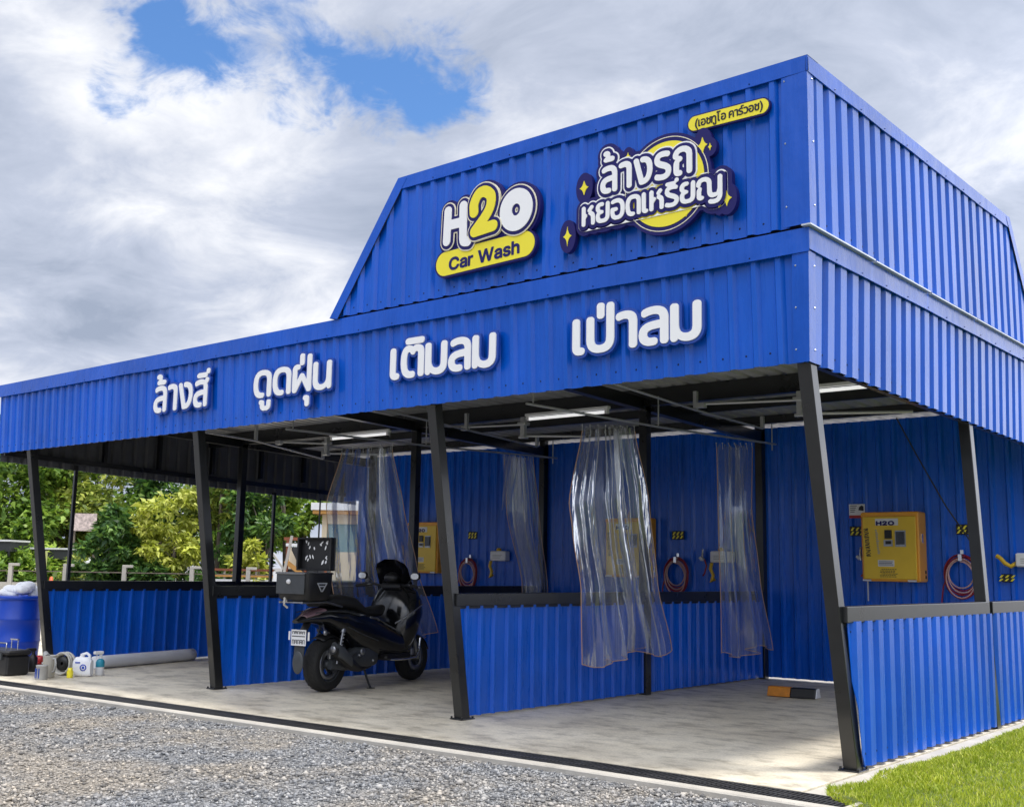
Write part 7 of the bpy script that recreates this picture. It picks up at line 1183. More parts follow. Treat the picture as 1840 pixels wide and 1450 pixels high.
    # white bottle with blue emblem
    t = thing('detergent_bottle', 'white handled bottle with a round blue mark next to the spray bottle', 'bottle', pos(-9.54, 0.24), R(38))
    b = MB(); b.loft([(-0.115, 0, 0.11, 0.05, 0.09, 3), (-0.09, 0, 0.115, 0.062, 0.115, 3.5), (0.06, 0, 0.115, 0.062, 0.115, 3.5), (0.10, 0, 0.10, 0.05, 0.09, 3)], 20); b.build('body', M['bag'], t, world=False)
    b = MB(); b.tube([(-0.06, 0, 0.2), (-0.02, 0, 0.26), (0.03, 0, 0.275), (0.065, 0, 0.25), (0.07, 0, 0.19)], 0.018, 8); b.tube([(-0.02, 0, 0.22), (-0.025, 0, 0.27)], 0.024, 10); b.build('handle', M['bag'], t, world=False)
    b = MB(); b.lathe([(0.028, -0.065), (0.040, -0.064), (0.040, -0.066), (0.028, -0.067)], (0.02, 0, 0.11), 'y', 20); b.ball((0.02, -0.064, 0.11), (0.016, 0.004, 0.016)); b.box((-0.08, -0.066, 0.16), (-0.02, -0.063, 0.175)); b.build('label', M['barrel'], t, world=False)
    # coiled hose and its black core
    t = thing('hose_roll', 'upright roll of grey white hose behind the small yellow cup', 'hose', pos(-9.86, 0.17), R(20))
    b = MB(); g = random.Random(3)
    for k in range(9): 
        rr = 0.125 - 0.006 * (k % 3); y = -0.06 + 0.014 * k
        b.tube([(rr * math.cos(a) + g.uniform(-.003, .003), y + 0.01 * math.sin(a + k), 0.142 + rr * math.sin(a)) for a in [2 * math.pi * i / 30 for i in range(30)]], 0.012, 6, closed=True)
    b.tube([(-0.10, -0.06, 0.10), (-0.16, -0.10, 0.05), (-0.22, -0.13, 0.02), (-0.18, -0.2, 0.014), (0.0, -0.2, 0.014)], 0.012, 6); b.build('hose', M['jug'], t, world=False)
    b = MB(); b.lathe([(0.02, -0.05), (0.085, -0.05), (0.085, 0.06), (0.02, 0.06)], (0, 0, 0.142), 'y', 20); b.build('core', M['black_plastic'], t, world=False)
    b = MB(); b.ball((-11.55, 0.72, gz(-11.5) + 0.07), (0.10, 0.07, 0.05)); b.tube([(-11.55, .72, gz(-11.5) + .06), (-11.5, .7, gz(-11.5) + .01)], 0.03, 8); tag(b.build('sponge_holder', M['red'], loc=(-11.55, 0.72, gz(-11.5))), 'small red plastic thing beside the black tool box', 'red item')
    # roll of white sheet
    t = thing('sheet_roll', 'long white roll of sheeting lying along the blue partition', 'roll', (-10.58, 1.75, gz(-10.6)))
    p, q = Vector((-10.36, 0.84, gz(-10.4) + 0.085)), Vector((-10.80, 2.62, gz(-10.8) + 0.085)); d = (q - p)
    b = MB(); P = [p + d * i / 10 for i in range(11)]; b.tube([p + d * .001, p + d * .004] + P[1:-1] + [p + d * .996, q], [0.070, 0.082] + [0.082] * 9 + [0.082, 0.068], 26)
    b.build('roll', M['pipe_white'], t)
build_clutter()

# ------------------------------------------------------------------ the scooter
def loftz(b, secs, seg=22, mat=0):
    """sections (z, x, y, half length, half width, power) stacked upwards"""
    vs = []
    for z, x, y, hx, hy, p in secs:
        for k in range(seg):
            a = 2 * math.pi * k / seg; c, d = math.cos(a), math.sin(a)
            vs.append((x + math.copysign(abs(c) ** (2 / p), c) * hx, y + math.copysign(abs(d) ** (2 / p), d) * hy, z))
    fs = [(i * seg + k, i * seg + (k + 1) % seg, (i + 1) * seg + (k + 1) % seg, (i + 1) * seg + k) for i in range(len(secs) - 1) for k in range(seg)]
    b.add(vs, fs, mat, True); b.add(vs[:seg], [tuple(range(seg - 1, -1, -1))], mat); b.add(vs[-seg:], [tuple(range(seg))], mat)
def build_scooter():
    ox, oy = -6.27, 1.20
    t = thing('scooter', 'black maxi scooter with an open rear top box parked in front of the clear curtain', 'scooter', (ox, oy, gz(ox)), math.atan2(1.62, -0.30))
    def mk(b, name, m, parent=t): return b.build(name, m, parent, world=False)
    WB = 1.64
    def wheel(x, r, w, spokes):
        b = MB(); b.lathe([(r - 0.105, -w * .42), (r - 0.05, -w * .5), (r - 0.02, -w * .42), (r - 0.004, -w * .22), (r, 0), (r - 0.004, w * .22), (r - 0.02, w * .42), (r - 0.05, w * .5), (r - 0.105, w * .42), (r - 0.115, 0), (r - 0.105, -w * .42)], (x, 0, r), 'y', 40)
        for k in range(26):                        # tread blocks
            a = 2 * math.pi * k / 26
            for s in (-1, 1):
                c, d = math.cos(a + s * .06), math.sin(a + s * .06); e, f = math.cos(a + .10 + s * .06), math.sin(a + .10 + s * .06); rr = r + 0.004
                P = [(x + rr * c, s * w * .05, r + rr * d), (x + rr * e, s * w * .05, r + rr * f), (x + (rr - .012) * math.cos(a + .16), s * w * .36, r + (rr - .012) * math.sin(a + .16)), (x + (rr - .012) * math.cos(a + .06), s * w * .36, r + (rr - .012) * math.sin(a + .06))]
                b.add(P, [(0, 1, 2, 3)])
        ty = mk(b, 'wheel', M['rubber'])
        b = MB(); ri = r - 0.10
        b.lathe([(ri + .012, -w * .40), (ri - .012, -w * .40), (ri - 0.02, 0), (ri - .012, w * .40), (ri + .012, w * .40)], (x, 0, r), 'y', 36)
        b.lathe([(0.0, -w * .55), (0.045, -w * .55), (0.05, 0), (0.045, w * .55), (0, w * .55)], (x, 0, r), 'y', 18)
        for k in range(spokes):
            a = 2 * math.pi * k / spokes + .3; b.beam((x + .03 * math.cos(a), 0, r + .03 * math.sin(a)), (x + (ri - .01) * math.cos(a + .12), 0, r + (ri - .01) * math.sin(a + .12)), 0.035, 0.022, (0, 1, 0))
        b.build('hub', M['dark_grey'], ty, world=False)
        b = MB(); b.lathe([(ri - .075, -.062), (ri - .02, -.062), (ri - .02, -.066), (ri - .075, -.066), (ri - .075, -.062)], (x, 0, r), 'y', 32); b.build('brake_disc', M['alu'], ty, world=False)
    wheel(0, 0.288, 0.19, 5); wheel(WB, 0.270, 0.16, 5)
    # engine, swing arm, exhaust
    b = MB(); b.loft([(-0.05, -0.11, 0.29, 0.035, 0.05, 3), (0.12, -0.12, 0.30, 0.05, 0.08, 3), (0.32, -0.11, 0.33, 0.075, 0.12, 3.5), (0.52, -0.08, 0.34, 0.12, 0.13, 3.5), (0.72, -0.05, 0.34, 0.13, 0.11, 3)], 18); mk(b, 'engine', M['dark_grey'])
    b = MB(); b.loft([(-0.02, 0.12, 0.29, 0.03, 0.05, 3), (0.35, 0.13, 0.30, 0.05, 0.09, 3), (0.7, 0.12, 0.32, 0.06, 0.10, 3)], 16); mk(b, 'swing_arm', M['black_plastic'])
    b = MB(); b.tube([(0.62, -0.14, 0.24), (0.40, -0.17, 0.22), (0.22, -0.20, 0.27), (0.05, -0.215, 0.36), (-0.14, -0.22, 0.46)], [0.022, 0.03, 0.06, 0.066, 0.058], 18); mk(b, 'muffler', M['black_plastic'])
    b = MB(); b.loft([(-0.13, -0.225, 0.47, 0.045, 0.07, 2), (-0.05, -0.29, 0.42, 0.012, 0.07, 2), (0.10, -0.292, 0.33, 0.012, 0.06, 2)], 14); mk(b, 'heat_shield', M['dark_grey'])
    for s in (-1, 1):
        b = MB(); b.tube([(0.0, s * 0.165, 0.30), (0.10, s * 0.165, 0.70)], 0.012, 8)
        P = [(0.012 + 0.08 * k / 60 + 0.024 * math.cos(k * .8) * .3, s * 0.165 + 0.028 * math.sin(k * .8), 0.36 + 0.28 * k / 60 + 0.0) for k in range(61)]
        b.tube(P, 0.007, 5); b.tube([(0.085, s * 0.165, 0.63), (0.095, s * 0.165, 0.70)], 0.03, 10); mk(b, 'shock_absorber', M['alu'] if s < 0 else M['dark_grey'])
    # tail, seat, floor and front body
    b = MB(); b.loft([(-0.52, 0, 0.755, 0.035, 0.018, 2.2), (-0.36, 0, 0.785, 0.10, 0.05, 2.4), (-0.15, 0, 0.80, 0.175, 0.095, 2.6), (0.1, 0, 0.755, 0.215, 0.15, 2.8), (0.4, 0, 0.66, 0.235, 0.22, 3), (0.65, 0, 0.58, 0.24, 0.23, 3), (0.85, 0, 0.52, 0.245, 0.22, 3), (1.05, 0, 0.47, 0.25, 0.19, 3), (1.25, 0, 0.46, 0.24, 0.17, 3)], 26); mk(b, 'body', M['gloss_black'])
    b = MB(); b.loft([(-0.24, 0, 0.93, 0.09, 0.03, 2.4), (-0.12, 0, 0.955, 0.145, 0.055, 2.6), (0.12, 0, 0.955, 0.165, 0.075, 2.8), (0.33, 0, 0.93, 0.17, 0.08, 2.8), (0.42, 0, 0.885, 0.17, 0.07, 2.8), (0.5, 0, 0.84, 0.17, 0.055, 2.8), (0.72, 0, 0.82, 0.16, 0.055, 2.8), (0.90, 0, 0.835, 0.11, 0.06, 2.6), (0.99, 0, 0.86, 0.06, 0.045, 2.4)], 24); mk(b, 'seat', M['seat'])
    b = MB(); b.box((0.78, -0.25, 0.29), (1.28, 0.25, 0.36), 0, 0.02); b.loft([(0.80, 0, 0.48, 0.13, 0.18, 3), (1.0, 0, 0.50, 0.11, 0.17, 3), (1.22, 0, 0.58, 0.13, 0.2, 3)], 18); mk(b, 'footboard', M['black_plastic'])
    b = MB(); loftz(b, [(0.26, 1.22, 0, 0.10, 0.15, 3), (0.42, 1.23, 0, 0.16, 0.25, 3), (0.62, 1.25, 0, 0.18, 0.31, 3), (0.80, 1.28, 0, 0.20, 0.335, 2.8), (0.95, 1.31, 0, 0.19, 0.31, 2.6), (1.06, 1.32, 0, 0.15, 0.25, 2.4), (1.14, 1.29, 0, 0.08, 0.15, 2.2)]); mk(b, 'leg_shield', M['gloss_black'])
    b = MB(); b.loft([(1.30, 0, 0.80, 0.31, 0.20, 2.4), (1.46, 0, 0.81, 0.27, 0.17, 2.3), (1.62, 0, 0.79, 0.16, 0.11, 2.2), (1.72, 0, 0.77, 0.06, 0.05, 2)], 22); mk(b, 'nose', M['gloss_black'])
    for s in (-1, 1): b = MB(); b.ball((1.58, s * 0.11, 0.82), (0.075, 0.06, 0.045), 14, 8); mk(b, 'headlight', M['smoke'])
    b = MB(); vs = []; n = 13
    for off in (0, 1):
        for j in range(11):
            v = j / 10; zz = 0.90 + 0.53 * v; hw = 0.25 * (1 - 0.10 * v) * (1 if v < .8 else math.sqrt(max(0.04, 1 - ((v - .8) / .2) ** 2 * .9)))
            for i in range(n):
                u = -1 + 2 * i / (n - 1); vs.append((1.53 - 0.26 * v - 0.14 * u * u - off * 0.006, u * hw, zz))
    q = 11 * n; F = [(j * n + i, j * n + i + 1, (j + 1) * n + i + 1, (j + 1) * n + i) for j in range(10) for i in range(n - 1)]
    b.add(vs, F + [tuple(q + k for k in f[::-1]) for f in F], 0, True); mk(b, 'windshield', M['smoke'])
    # front end
    for s in (-1, 1): b = MB(); b.tube([(WB, s * 0.095, 0.262), (WB - 0.14, s * 0.095, 0.62)], 0.024, 10); b.tube([(WB - 0.01, s * 0.095, 0.29), (WB - 0.07, s * 0.095, 0.45)], 0.032, 10); mk(b, 'fork', M['alu'] if s < 0 else M['dark_grey'])
    def guard(cx, cz, r, a0, a1, w, name, m):
        b = MB(); vs = []; k = 18
        for i in range(k + 1):
            a = R(a0 + (a1 - a0) * i / k)
            for j in range(7):
                u = -1 + 2 * j / 6; rr = r - 0.035 * u * u; vs.append((cx + rr * math.cos(a), u * w, cz + rr * math.sin(a)))
        b.add(vs, [(i * 7 + j, i * 7 + j + 1, (i + 1) * 7 + j + 1, (i + 1) * 7 + j) for i in range(k) for j in range(6)], 0, True); o = mk(b, name, m)
        sm = o.modifiers.new('thick', 'SOLIDIFY'); sm.thickness = 0.006
    guard(WB, 0.262, 0.295, 20, 165, 0.085, 'front_fender', M['gloss_black']); guard(0, 0.285, 0.33, 15, 120, 0.095, 'rear_fender', M['black_plastic'])
    # tail gear: lamp, plate, mud flap
    b = MB(); b.loft([(-0.42, -0.02, 0.80, 0.06, 0.02, 2.2), (-0.30, -0.02, 0.84, 0.125, 0.03, 2.2), (-0.20, -0.02, 0.87, 0.14, 0.025, 2.2)], 16); mk(b, 'tail_light', M['lamp_red'])
    b = MB(); b.beam((-0.30, 0, 0.76), (-0.44, 0, 0.56), 0.09, 0.02, (1, 0, 0)); mk(b, 'plate_bracket', M['black_plastic'])
    b = MB(); b.box((-0.452, -0.10, 0.505), (-0.446, 0.10, 0.670), 0, 0.002); lp = mk(b, 'licence_plate', M['white_plastic'])
    b = MB(); g = random.Random(9)
    for row, (z0, hh, k) in enumerate(((0.640, 0.030, 5), (0.602, 0.010, 9), (0.545, 0.044, 5))):
        wd = 0.175 / k
        for i in range(k):
            y = 0.0875 - (i + 0.5) * wd
            for (a, c) in ((-.32, -.32), (.32, .32)): b.box((-0.4535, y + a * wd - .004, z0 - hh / 2), (-0.4525, y + a * wd + .004, z0 + hh / 2 * g.choice((1, .9))))
            b.box((-0.4535, y - .30 * wd, z0 + hh / 2 - .007), (-0.4525, y + .30 * wd, z0 + hh / 2))
            if i % 2: b.box((-0.4535, y - .28 * wd, z0 - .004), (-0.4525, y + .28 * wd, z0 + .003))
    b.build('lettering', M['ink'], lp, world=False)
    b = MB(); b.beam((-0.40, 0.02, 0.50), (-0.42, 0.02, 0.30), 0.13, 0.014, (1, 0, 0)); b.ball((-0.42, 0.02, 0.33), (0.018, 0.075, 0.12), 16, 10); mk(b, 'mud_flap', M['dark_grey'])
    b = MB(); b.ball((-0.27, -0.21, 0.64), (0.03, 0.02, 0.03)); b.tube([(-0.2, -0.12, 0.72), (-0.27, -0.2, 0.65)], 0.008, 6); mk(b, 'indicator', M['alu'])
    for s in (-1, 1): b = MB(); b.box((-0.447, s * 0.13 - 0.012, 0.56), (-0.440, s * 0.13 + 0.012, 0.65), 0, 0.002); mk(b, 'reflector', M['white_plastic'])
    b = MB()
    for s in (-1, 1):
        b.tube([(-0.34, s * 0.13, 0.845), (-0.12, s * 0.178, 0.86), (0.12, s * 0.205, 0.845), (0.32, s * 0.222, 0.80)], 0.006, 6)
        b.tube([(0.10, s * 0.222, 0.69), (0.34, s * 0.246, 0.60), (0.62, s * 0.252, 0.52)], 0.005, 6)
    mk(b, 'body_moulding', M['dark_grey'])
    b = MB(); b.tube([(1.18, -0.22, 1.13), (1.30, -0.27, 1.06), (1.42, -0.20, 0.92)], 0.006, 6); b.tube([(1.18, 0.20, 1.13), (1.30, 0.26, 1.05), (1.40, 0.18, 0.92)], 0.006, 6); b.tube([(0.30, -0.20, 0.40), (0.10, -0.19, 0.33), (0.02, -0.13, 0.30)], 0.006, 6); mk(b, 'cable', M['black_plastic'])
    b = MB(); b.ball((-0.145, -0.222, 0.462), (0.015, 0.04, 0.04), 12, 8); mk(b, 'exhaust_tip', M['alu'])
    b = MB(); b.box((-0.04, -0.10, 0.34), (0.06, -0.055, 0.42), 0, 0.01); b.box((WB - 0.14, -0.095, 0.30), (WB - 0.06, -0.055, 0.40), 0, 0.01); mk(b, 'brake_caliper', M['alu'])
    # rack and top box with the lid thrown up
    b = MB()
    for s in (-1, 1): b.tube([(0.08, s * 0.14, 0.90), (-0.20, s * 0.15, 0.955), (-0.60, s * 0.15, 0.955)], 0.012, 8)
    for x in (-0.58, -0.4, -0.22): b.tube([(x, -0.15, 0.955), (x, 0.15, 0.955)], 0.010, 6)
    mk(b, 'rack', M['alu'])
    b = MB(); loftz(b, [(0.975, -0.39, 0, 0.19, 0.19, 5), (1.00, -0.39, 0, 0.212, 0.215, 5), (1.14, -0.39, 0, 0.228, 0.232, 5), (1.26, -0.39, 0, 0.23, 0.236, 5)], 44)
    tb = mk(b, 'top_box', M['black_plastic'])
    b = MB(); b.box((-0.627, -0.19, 1.04), (-0.612, 0.19, 1.245), 0, 0.006); b.build('panel', M['dark_grey'], tb, world=False)
    b = MB(); b.lathe([(0, -0.012), (0.022, -0.012), (0.026, 0)], (-0.627, 0.02, 1.17), 'x', 16); b.build('lock', M['white_plastic'], tb, world=False)
    b = MB(); b.box((-0.64, -0.20, 1.245), (-0.15, 0.20, 1.268), 0, 0.008); b.build('lid_seal', M['alu'], tb, world=False)
    b = MB(); y = -0.2385
    for (x0, z0, x1, z1) in ((-0.47, 1.155, -0.31, 1.155), (-0.46, 1.15, -0.40, 1.07), (-0.32, 1.15, -0.385, 1.07), (-0.43, 1.125, -0.355, 1.125)): b.beam((x0, y, z0), (x1, y, z1), 0.004, 0.013, (0, 0, 1))
    b.build('emblem', M['zinc'], tb, world=False)
    b = MB(); b.box((-0.20, -0.235, 1.285), (-0.175, 0.235, 1.64), 0, 0.01)
    for (a, c) in (((-0.235, 1.285), (-0.215, 1.64)), ((0.215, 1.285), (0.235, 1.64)), ((-0.214, 1.62), (0.214, 1.64)), ((-0.214, 1.285), (0.214, 1.305))): b.box((-0.27, a[0], a[1]), (-0.201, c[0], c[1]), 0, 0.006)
    ld = mk(b, 'lid', M['black_plastic'])
    b = MB(); g = random.Random(2)
    for cy, cz in ((0.10, 1.56), (-0.09, 1.56), (0.10, 1.40), (-0.09, 1.40)):
        for k in range(5):
            yy, zz = cy + g.uniform(-.06, .06), cz + g.uniform(-.04, .04); n0 = len(b.v); b.ball((0, 0, 0), (0.003, g.uniform(.007, .012), g.uniform(.014, .026)), 10, 6); a = g.uniform(-.9, .9)
            for i in range(n0, len(b.v)):
                v = b.v[i]; b.v[i] = (-0.203 + v[0], yy + v[1] * math.cos(a) - v[2] * math.sin(a), zz + v[1] * math.sin(a) + v[2] * math.cos(a))
    b.build('lettering', M['white_letter'], ld, world=False)  # pattern of white oval stickers on the lid's inner face
    b = MB(); b.tube([(-0.60, 0.06, 0.97), (-0.64, 0.05, 1.0), (-0.645, 0.05, 0.93), (-0.60, 0.04, 0.90)], 0.012, 6); mk(b, 'strap', M['jug'])
    # bars, mirrors, stand
    b = MB(); b.tube([(1.10, -0.37, 1.12), (1.17, -0.24, 1.135), (1.22, -0.06, 1.11), (1.22, 0.06, 1.11), (1.17, 0.24, 1.135), (1.10, 0.37, 1.12)], 0.014, 8); b.box((1.14, -0.14, 1.08), (1.30, 0.14, 1.15), 0, 0.02); hb = mk(b, 'handlebar', M['black_plastic'])
    for s in (-1, 1):
        b = MB(); b.tube([(1.125, s * 0.32, 1.127), (1.07, s * 0.44, 1.112)], 0.019, 10); b.build('grip', M['rubber'], hb, world=False)
        b = MB(); b.tube([(1.16, s * 0.26, 1.14), (1.12, s * 0.30, 1.135), (1.20, s * 0.40, 1.105)], 0.006, 6); b.build('lever', M['alu'], hb, world=False)
        b = MB(); b.tube([(1.17, s * 0.24, 1.14), (1.15, s * 0.33, 1.22)], 0.007, 6); b.loft([(1.11, s * 0.38, 1.235, 0.06, 0.04, 2.4), (1.13, s * 0.38, 1.235, 0.07, 0.046, 2.4), (1.16, s * 0.38, 1.235, 0.04, 0.03, 2.2)], 18); mi = mk(b, 'mirror', M['black_plastic'])
        b = MB(); b.loft([(1.1085, s * 0.38, 1.235, 0.054, 0.035, 2.4), (1.1095, s * 0.38, 1.235, 0.054, 0.035, 2.4)], 18); b.build('glass', M['chrome'], mi, world=False)
    b = MB(); b.tube([(0.50, -0.14, 0.24), (0.53, -0.20, 0.06), (0.54, -0.22, 0.012)], 0.013, 8); b.box((0.51, -0.25, 0.0), (0.59, -0.19, 0.012)); mk(b, 'kickstand', M['black_plastic'])
    b = MB()
    for s in (-1, 1):
        b.tube([(0.80, s * 0.29, 0.305), (1.05, s * 0.315, 0.295), (1.28, s * 0.31, 0.305), (1.36, s * 0.30, 0.38), (1.39, s * 0.29, 0.52)], 0.013, 8)
        b.tube([(0.90, s * 0.265, 0.70), (1.05, s * 0.325, 0.78), (1.22, s * 0.345, 0.86), (1.38, s * 0.325, 0.91)], 0.009, 6)
    mk(b, 'crash_bar', M['chrome'])
    b = MB(); b.lathe([(0, -0.004), (0.035, -0.004), (0.04, 0.004)], (0.30, -0.285, 0.42), 'y', 16); b.ball((0.36, -0.19, 0.37), 0.02); b.ball((0.60, -0.20, 0.30), 0.018); mk(b, 'engine_cover', M['alu'])
    b = MB(); b.tube([(0.52, -0.205, 0.78), (0.64, -0.208, 0.765), (0.68, -0.208, 0.74)], 0.012, 6); mk(b, 'side_badge', M['alu'])
    # helmet shaped dash cowl and phone holder above the bars
    b = MB(); b.ball((1.22, 0.02, 1.21), (0.09, 0.10, 0.07), 16, 10); mk(b, 'instrument_cowl', M['black_plastic'])
build_scooter()

# ------------------------------------------------------------------ beyond the left end: fence, trees, neighbours
RV, FV = Vector((0.766, 0.643, 0)), Vector((-0.643, 0.766, 0))      # along the fence line, and away from the yard
CAM = Vector((3.144, -6.889, 0))
def spot(side, away, z=0.0):
    """ground point: metres to the right of the yard's view axis, metres away"""
    p = CAM + RV * side + FV * away; return Vector((p.x, p.y, gz(p.x) - 0.075 + z))
def leaf_mat(name, a, b, c, tr=0.35):
    return island_mat(name, [(0.0, a), (0.5, b), (1.0, c)], 0.5, (0.62, 0.66, 0.55), tr, 0.9)
LEAF = {'mid': leaf_mat('mid green leaves', (0.070, 0.150, 0.024), (0.176, 0.307, 0.041), (0.386, 0.545, 0.070)),
        'olive': leaf_mat('olive leaves', (0.105, 0.157, 0.027), (0.264, 0.342, 0.051), (0.527, 0.562, 0.104)),
        'dark': leaf_mat('dark glossy leaves', (0.029, 0.079, 0.024), (0.079, 0.185, 0.041), (0.229, 0.386, 0.070)),
        'yellow': leaf_mat('yellow green leaves', (0.229, 0.281, 0.037), (0.562, 0.614, 0.070), (0.750, 0.750, 0.206)),
        'fresh': leaf_mat('fresh green leaves', (0.105, 0.211, 0.027), (0.281, 0.456, 0.058), (0.580, 0.702, 0.116))}
def leaves(rng, centres, radii, n, size, droop, long=1.9):
    """n separate leaves scattered through clumps"""
    k = rng.integers(0, len(centres), n); C = centres[k]; rad = radii[k][:, None]
    d = rng.normal(size=(n, 3)); d /= np.linalg.norm(d, axis=1)[:, None]; d *= rng.random((n, 1)) ** 0.45
    P = C + d * rad * np.array([1, 1, 0.75])
    s = size * rng.uniform(0.6, 1.35, n)[:, None]
    ax = rng.normal(size=(n, 3)); ax[:, 2] = ax[:, 2] * 0.5 - droop; ax += d * 0.6; ax /= np.linalg.norm(ax, axis=1)[:, None]
    up = rng.normal(size=(n, 3)) * 0.55 + np.array([0, 0, 1.0]); sd = np.cross(ax, up); sd /= np.linalg.norm(sd, axis=1)[:, None] + 1e-9
    nn = np.cross(sd, ax)
    V = np.stack([P, P + ax * s * 0.5 * long * .5 + sd * s * 0.5 + nn * s * .12, P + ax * s * long, P + ax * s * 0.5 * long * .5 - sd * s * 0.5 + nn * s * .12], 1)
    F = np.array([(0, 1, 2, 3)])[None] + 4 * np.arange(n)[:, None, None]
    return V.reshape(-1, 3), F.reshape(-1, 4)
def tree(name, label, cat, base, height, half, kind, seed, clumps=34, n=5200, size=0.13, low=0.25, droop=0.3, trunk=0.09, stems=1, group=None, lean=0.0):
    rng = np.random.default_rng(seed); t = thing(name, label, cat, base, 0, group)
    cz = height * (low + 1) / 2; hz = height * (1 - low) / 2
    C = []; 
    while len(C) < clumps:
        p = rng.uniform(-1, 1, 3); r = np.linalg.norm(p)
        if r > 1 or r < 0.35: continue
        w = 1 - 0.35 * max(0, p[2]) ** 2
        C.append((p[0] * half * w * rng.uniform(.75, 1.1), p[1] * half * w * rng.uniform(.75, 1.1), cz + p[2] * hz * rng.uniform(.85, 1.08)))
    C = np.array(C); Rr = rng.uniform(0.20, 0.42, clumps) * half * 0.95
    V, F = leaves(rng, C, Rr, n, size, droop); o = fast_mesh('crown', V, F, LEAF[kind]); o.parent = t
    b = MB(); g = random.Random(seed)
    for s in range(stems):
        ox, oy = (g.uniform(-.25, .25), g.uniform(-.25, .25)) if stems > 1 else (0, 0); top = Vector((ox * 3 + lean, oy * 3, height * (low + 0.30)))
        mid = Vector((ox * 1.4 + lean * .35, oy * 1.4, height * (low + .1) * .6)); b.tube([(ox, oy, -0.05), mid, top], [trunk, trunk * .8, trunk * .5], 9)
        for i in range(max(4, 9 // stems)):
            q = Vector(C[g.randrange(len(C))]); st = mid.lerp(top, g.uniform(.2, 1)); m2 = st.lerp(q, .5) + Vector((g.uniform(-.1, .1), g.uniform(-.1, .1), .12))
            b.tube([st, m2, q], [trunk * .42, trunk * .26, trunk * .10], 6)
    b.build('trunk', M['bark'], t, world=False)
    return t
def px(col, away): return (col - 920) / 1985.0 * away            # sideways metres of a bearing
def build_trees():
    G = 'trees beyond the concrete fence'
    T = [('broadleaf_tree', 'mid green tree at the far left beyond the fence', 14, 41, 6.4, 2.3, 'mid', 44, 7500, .15, .12, .3),
         ('broadleaf_tree', 'olive green tree behind the faded painted board', 112, 43, 6.6, 2.2, 'olive', 44, 7500, .15, .16, .5),
         ('bushy_tree', 'dark green glossy leaved bushy tree standing in front of the others', 205, 34.8, 3.15, 1.05, 'dark', 34, 4600, .13, .10, .25),
         ('drooping_tree', 'pale yellow green drooping tree left of the second leaning post', 302, 35.6, 4.1, 1.25, 'yellow', 36, 5200, .11, .22, .9),
         ('broadleaf_tree', 'olive tree with slanting grey limbs just right of the second leaning post', 398, 37, 5.2, 1.45, 'olive', 30, 4200, .12, .42, .5),
         ('broadleaf_tree', 'dark green tree between the upright inner post and the thin grey pole', 458, 36, 4.6, 1.15, 'dark', 32, 4400, .12, .2, .35),
         ('broadleaf_tree', 'fresh green tree overhanging the rusty hopper frame', 522, 38, 4.6, 1.25, 'fresh', 28, 3400, .13, .45, .5),
         ('tall_tree', 'deep green tall tree rising behind the dark bushy tree', 190, 47, 7.6, 2.6, 'mid', 44, 7000, .17, .1, .3),
         ('tall_tree', 'deep green tall tree rising behind the pale yellow drooping tree', 330, 48, 7.4, 2.5, 'dark', 44, 7000, .17, .1, .3),
         ('tall_tree', 'deep green tall tree behind the mid green tree at the far left', -40, 49, 8.0, 3.0, 'dark', 44, 6500, .18, .1, .3),
         ('tall_tree', 'shaded tall tree behind the olive tree with slanting limbs', 430, 47, 6.2, 2.2, 'mid', 40, 6000, .17, .08, .3)]
    for i, (nm, lab, c, d, h, hw, kind, cl, n, sz, low, dr) in enumerate(T):
        tree(nm, lab, 'tree', spot(px(c, d), d), h, hw, kind, 100 + i, cl, n, sz, low, dr, 0.10 if h < 5.5 else 0.16, 2 if nm != 'tall_tree' and i not in (1,) else 1, G, 0.5 if i == 4 else 0.0)
    for i, (lab, c, d, h, hw, kind, n) in enumerate((('low mid green shrub behind the fence at the far left edge', 28, 36.5, 1.9, 1.0, 'mid', 2200), ('low fresh green shrub behind the orange cone', 78, 37.5, 2.1, 0.9, 'fresh', 2000), ('low olive shrub behind the fence below the painted board', 150, 36.6, 1.6, 0.9, 'olive', 1800),
                                               ('low dark shrub at the foot of the pale drooping tree', 268, 34.6, 1.55, 0.75, 'dark', 1800), ('yellow green shrub behind the upright inner post', 452, 34.4, 2.2, 0.75, 'yellow', 2200), ('low dark shrub behind the fence between the leaning post and the inner post', 382, 35.0, 1.7, .9, 'dark', 1800), ('low mid green shrub between the dark bushy tree and the drooping tree', 235, 36.8, 2.2, 1.0, 'mid', 2200))):
        tree('shrub', lab, 'shrub', spot(px(c, d), d), h, hw, kind, 200 + i, 22, n, .12, .0, .2, 0.03, 3, 'shrubs along the fence')
build_trees()
def obox(b, c, sx, sy, z0, z1, mat=0):
    """box turned to the fence line, centred at c"""
    P = [c + RV * a * sx / 2 + FV * e * sy / 2 for a, e in ((-1, -1), (1, -1), (1, 1), (-1, 1))]
    vs = [(p.x, p.y, z0) for p in P] + [(p.x, p.y, z1) for p in P]
    b.add(vs, [(0, 3, 2, 1), (4, 5, 6, 7), (0, 1, 5, 4), (1, 2, 6, 5), (2, 3, 7, 6), (3, 0, 4, 7)], mat)
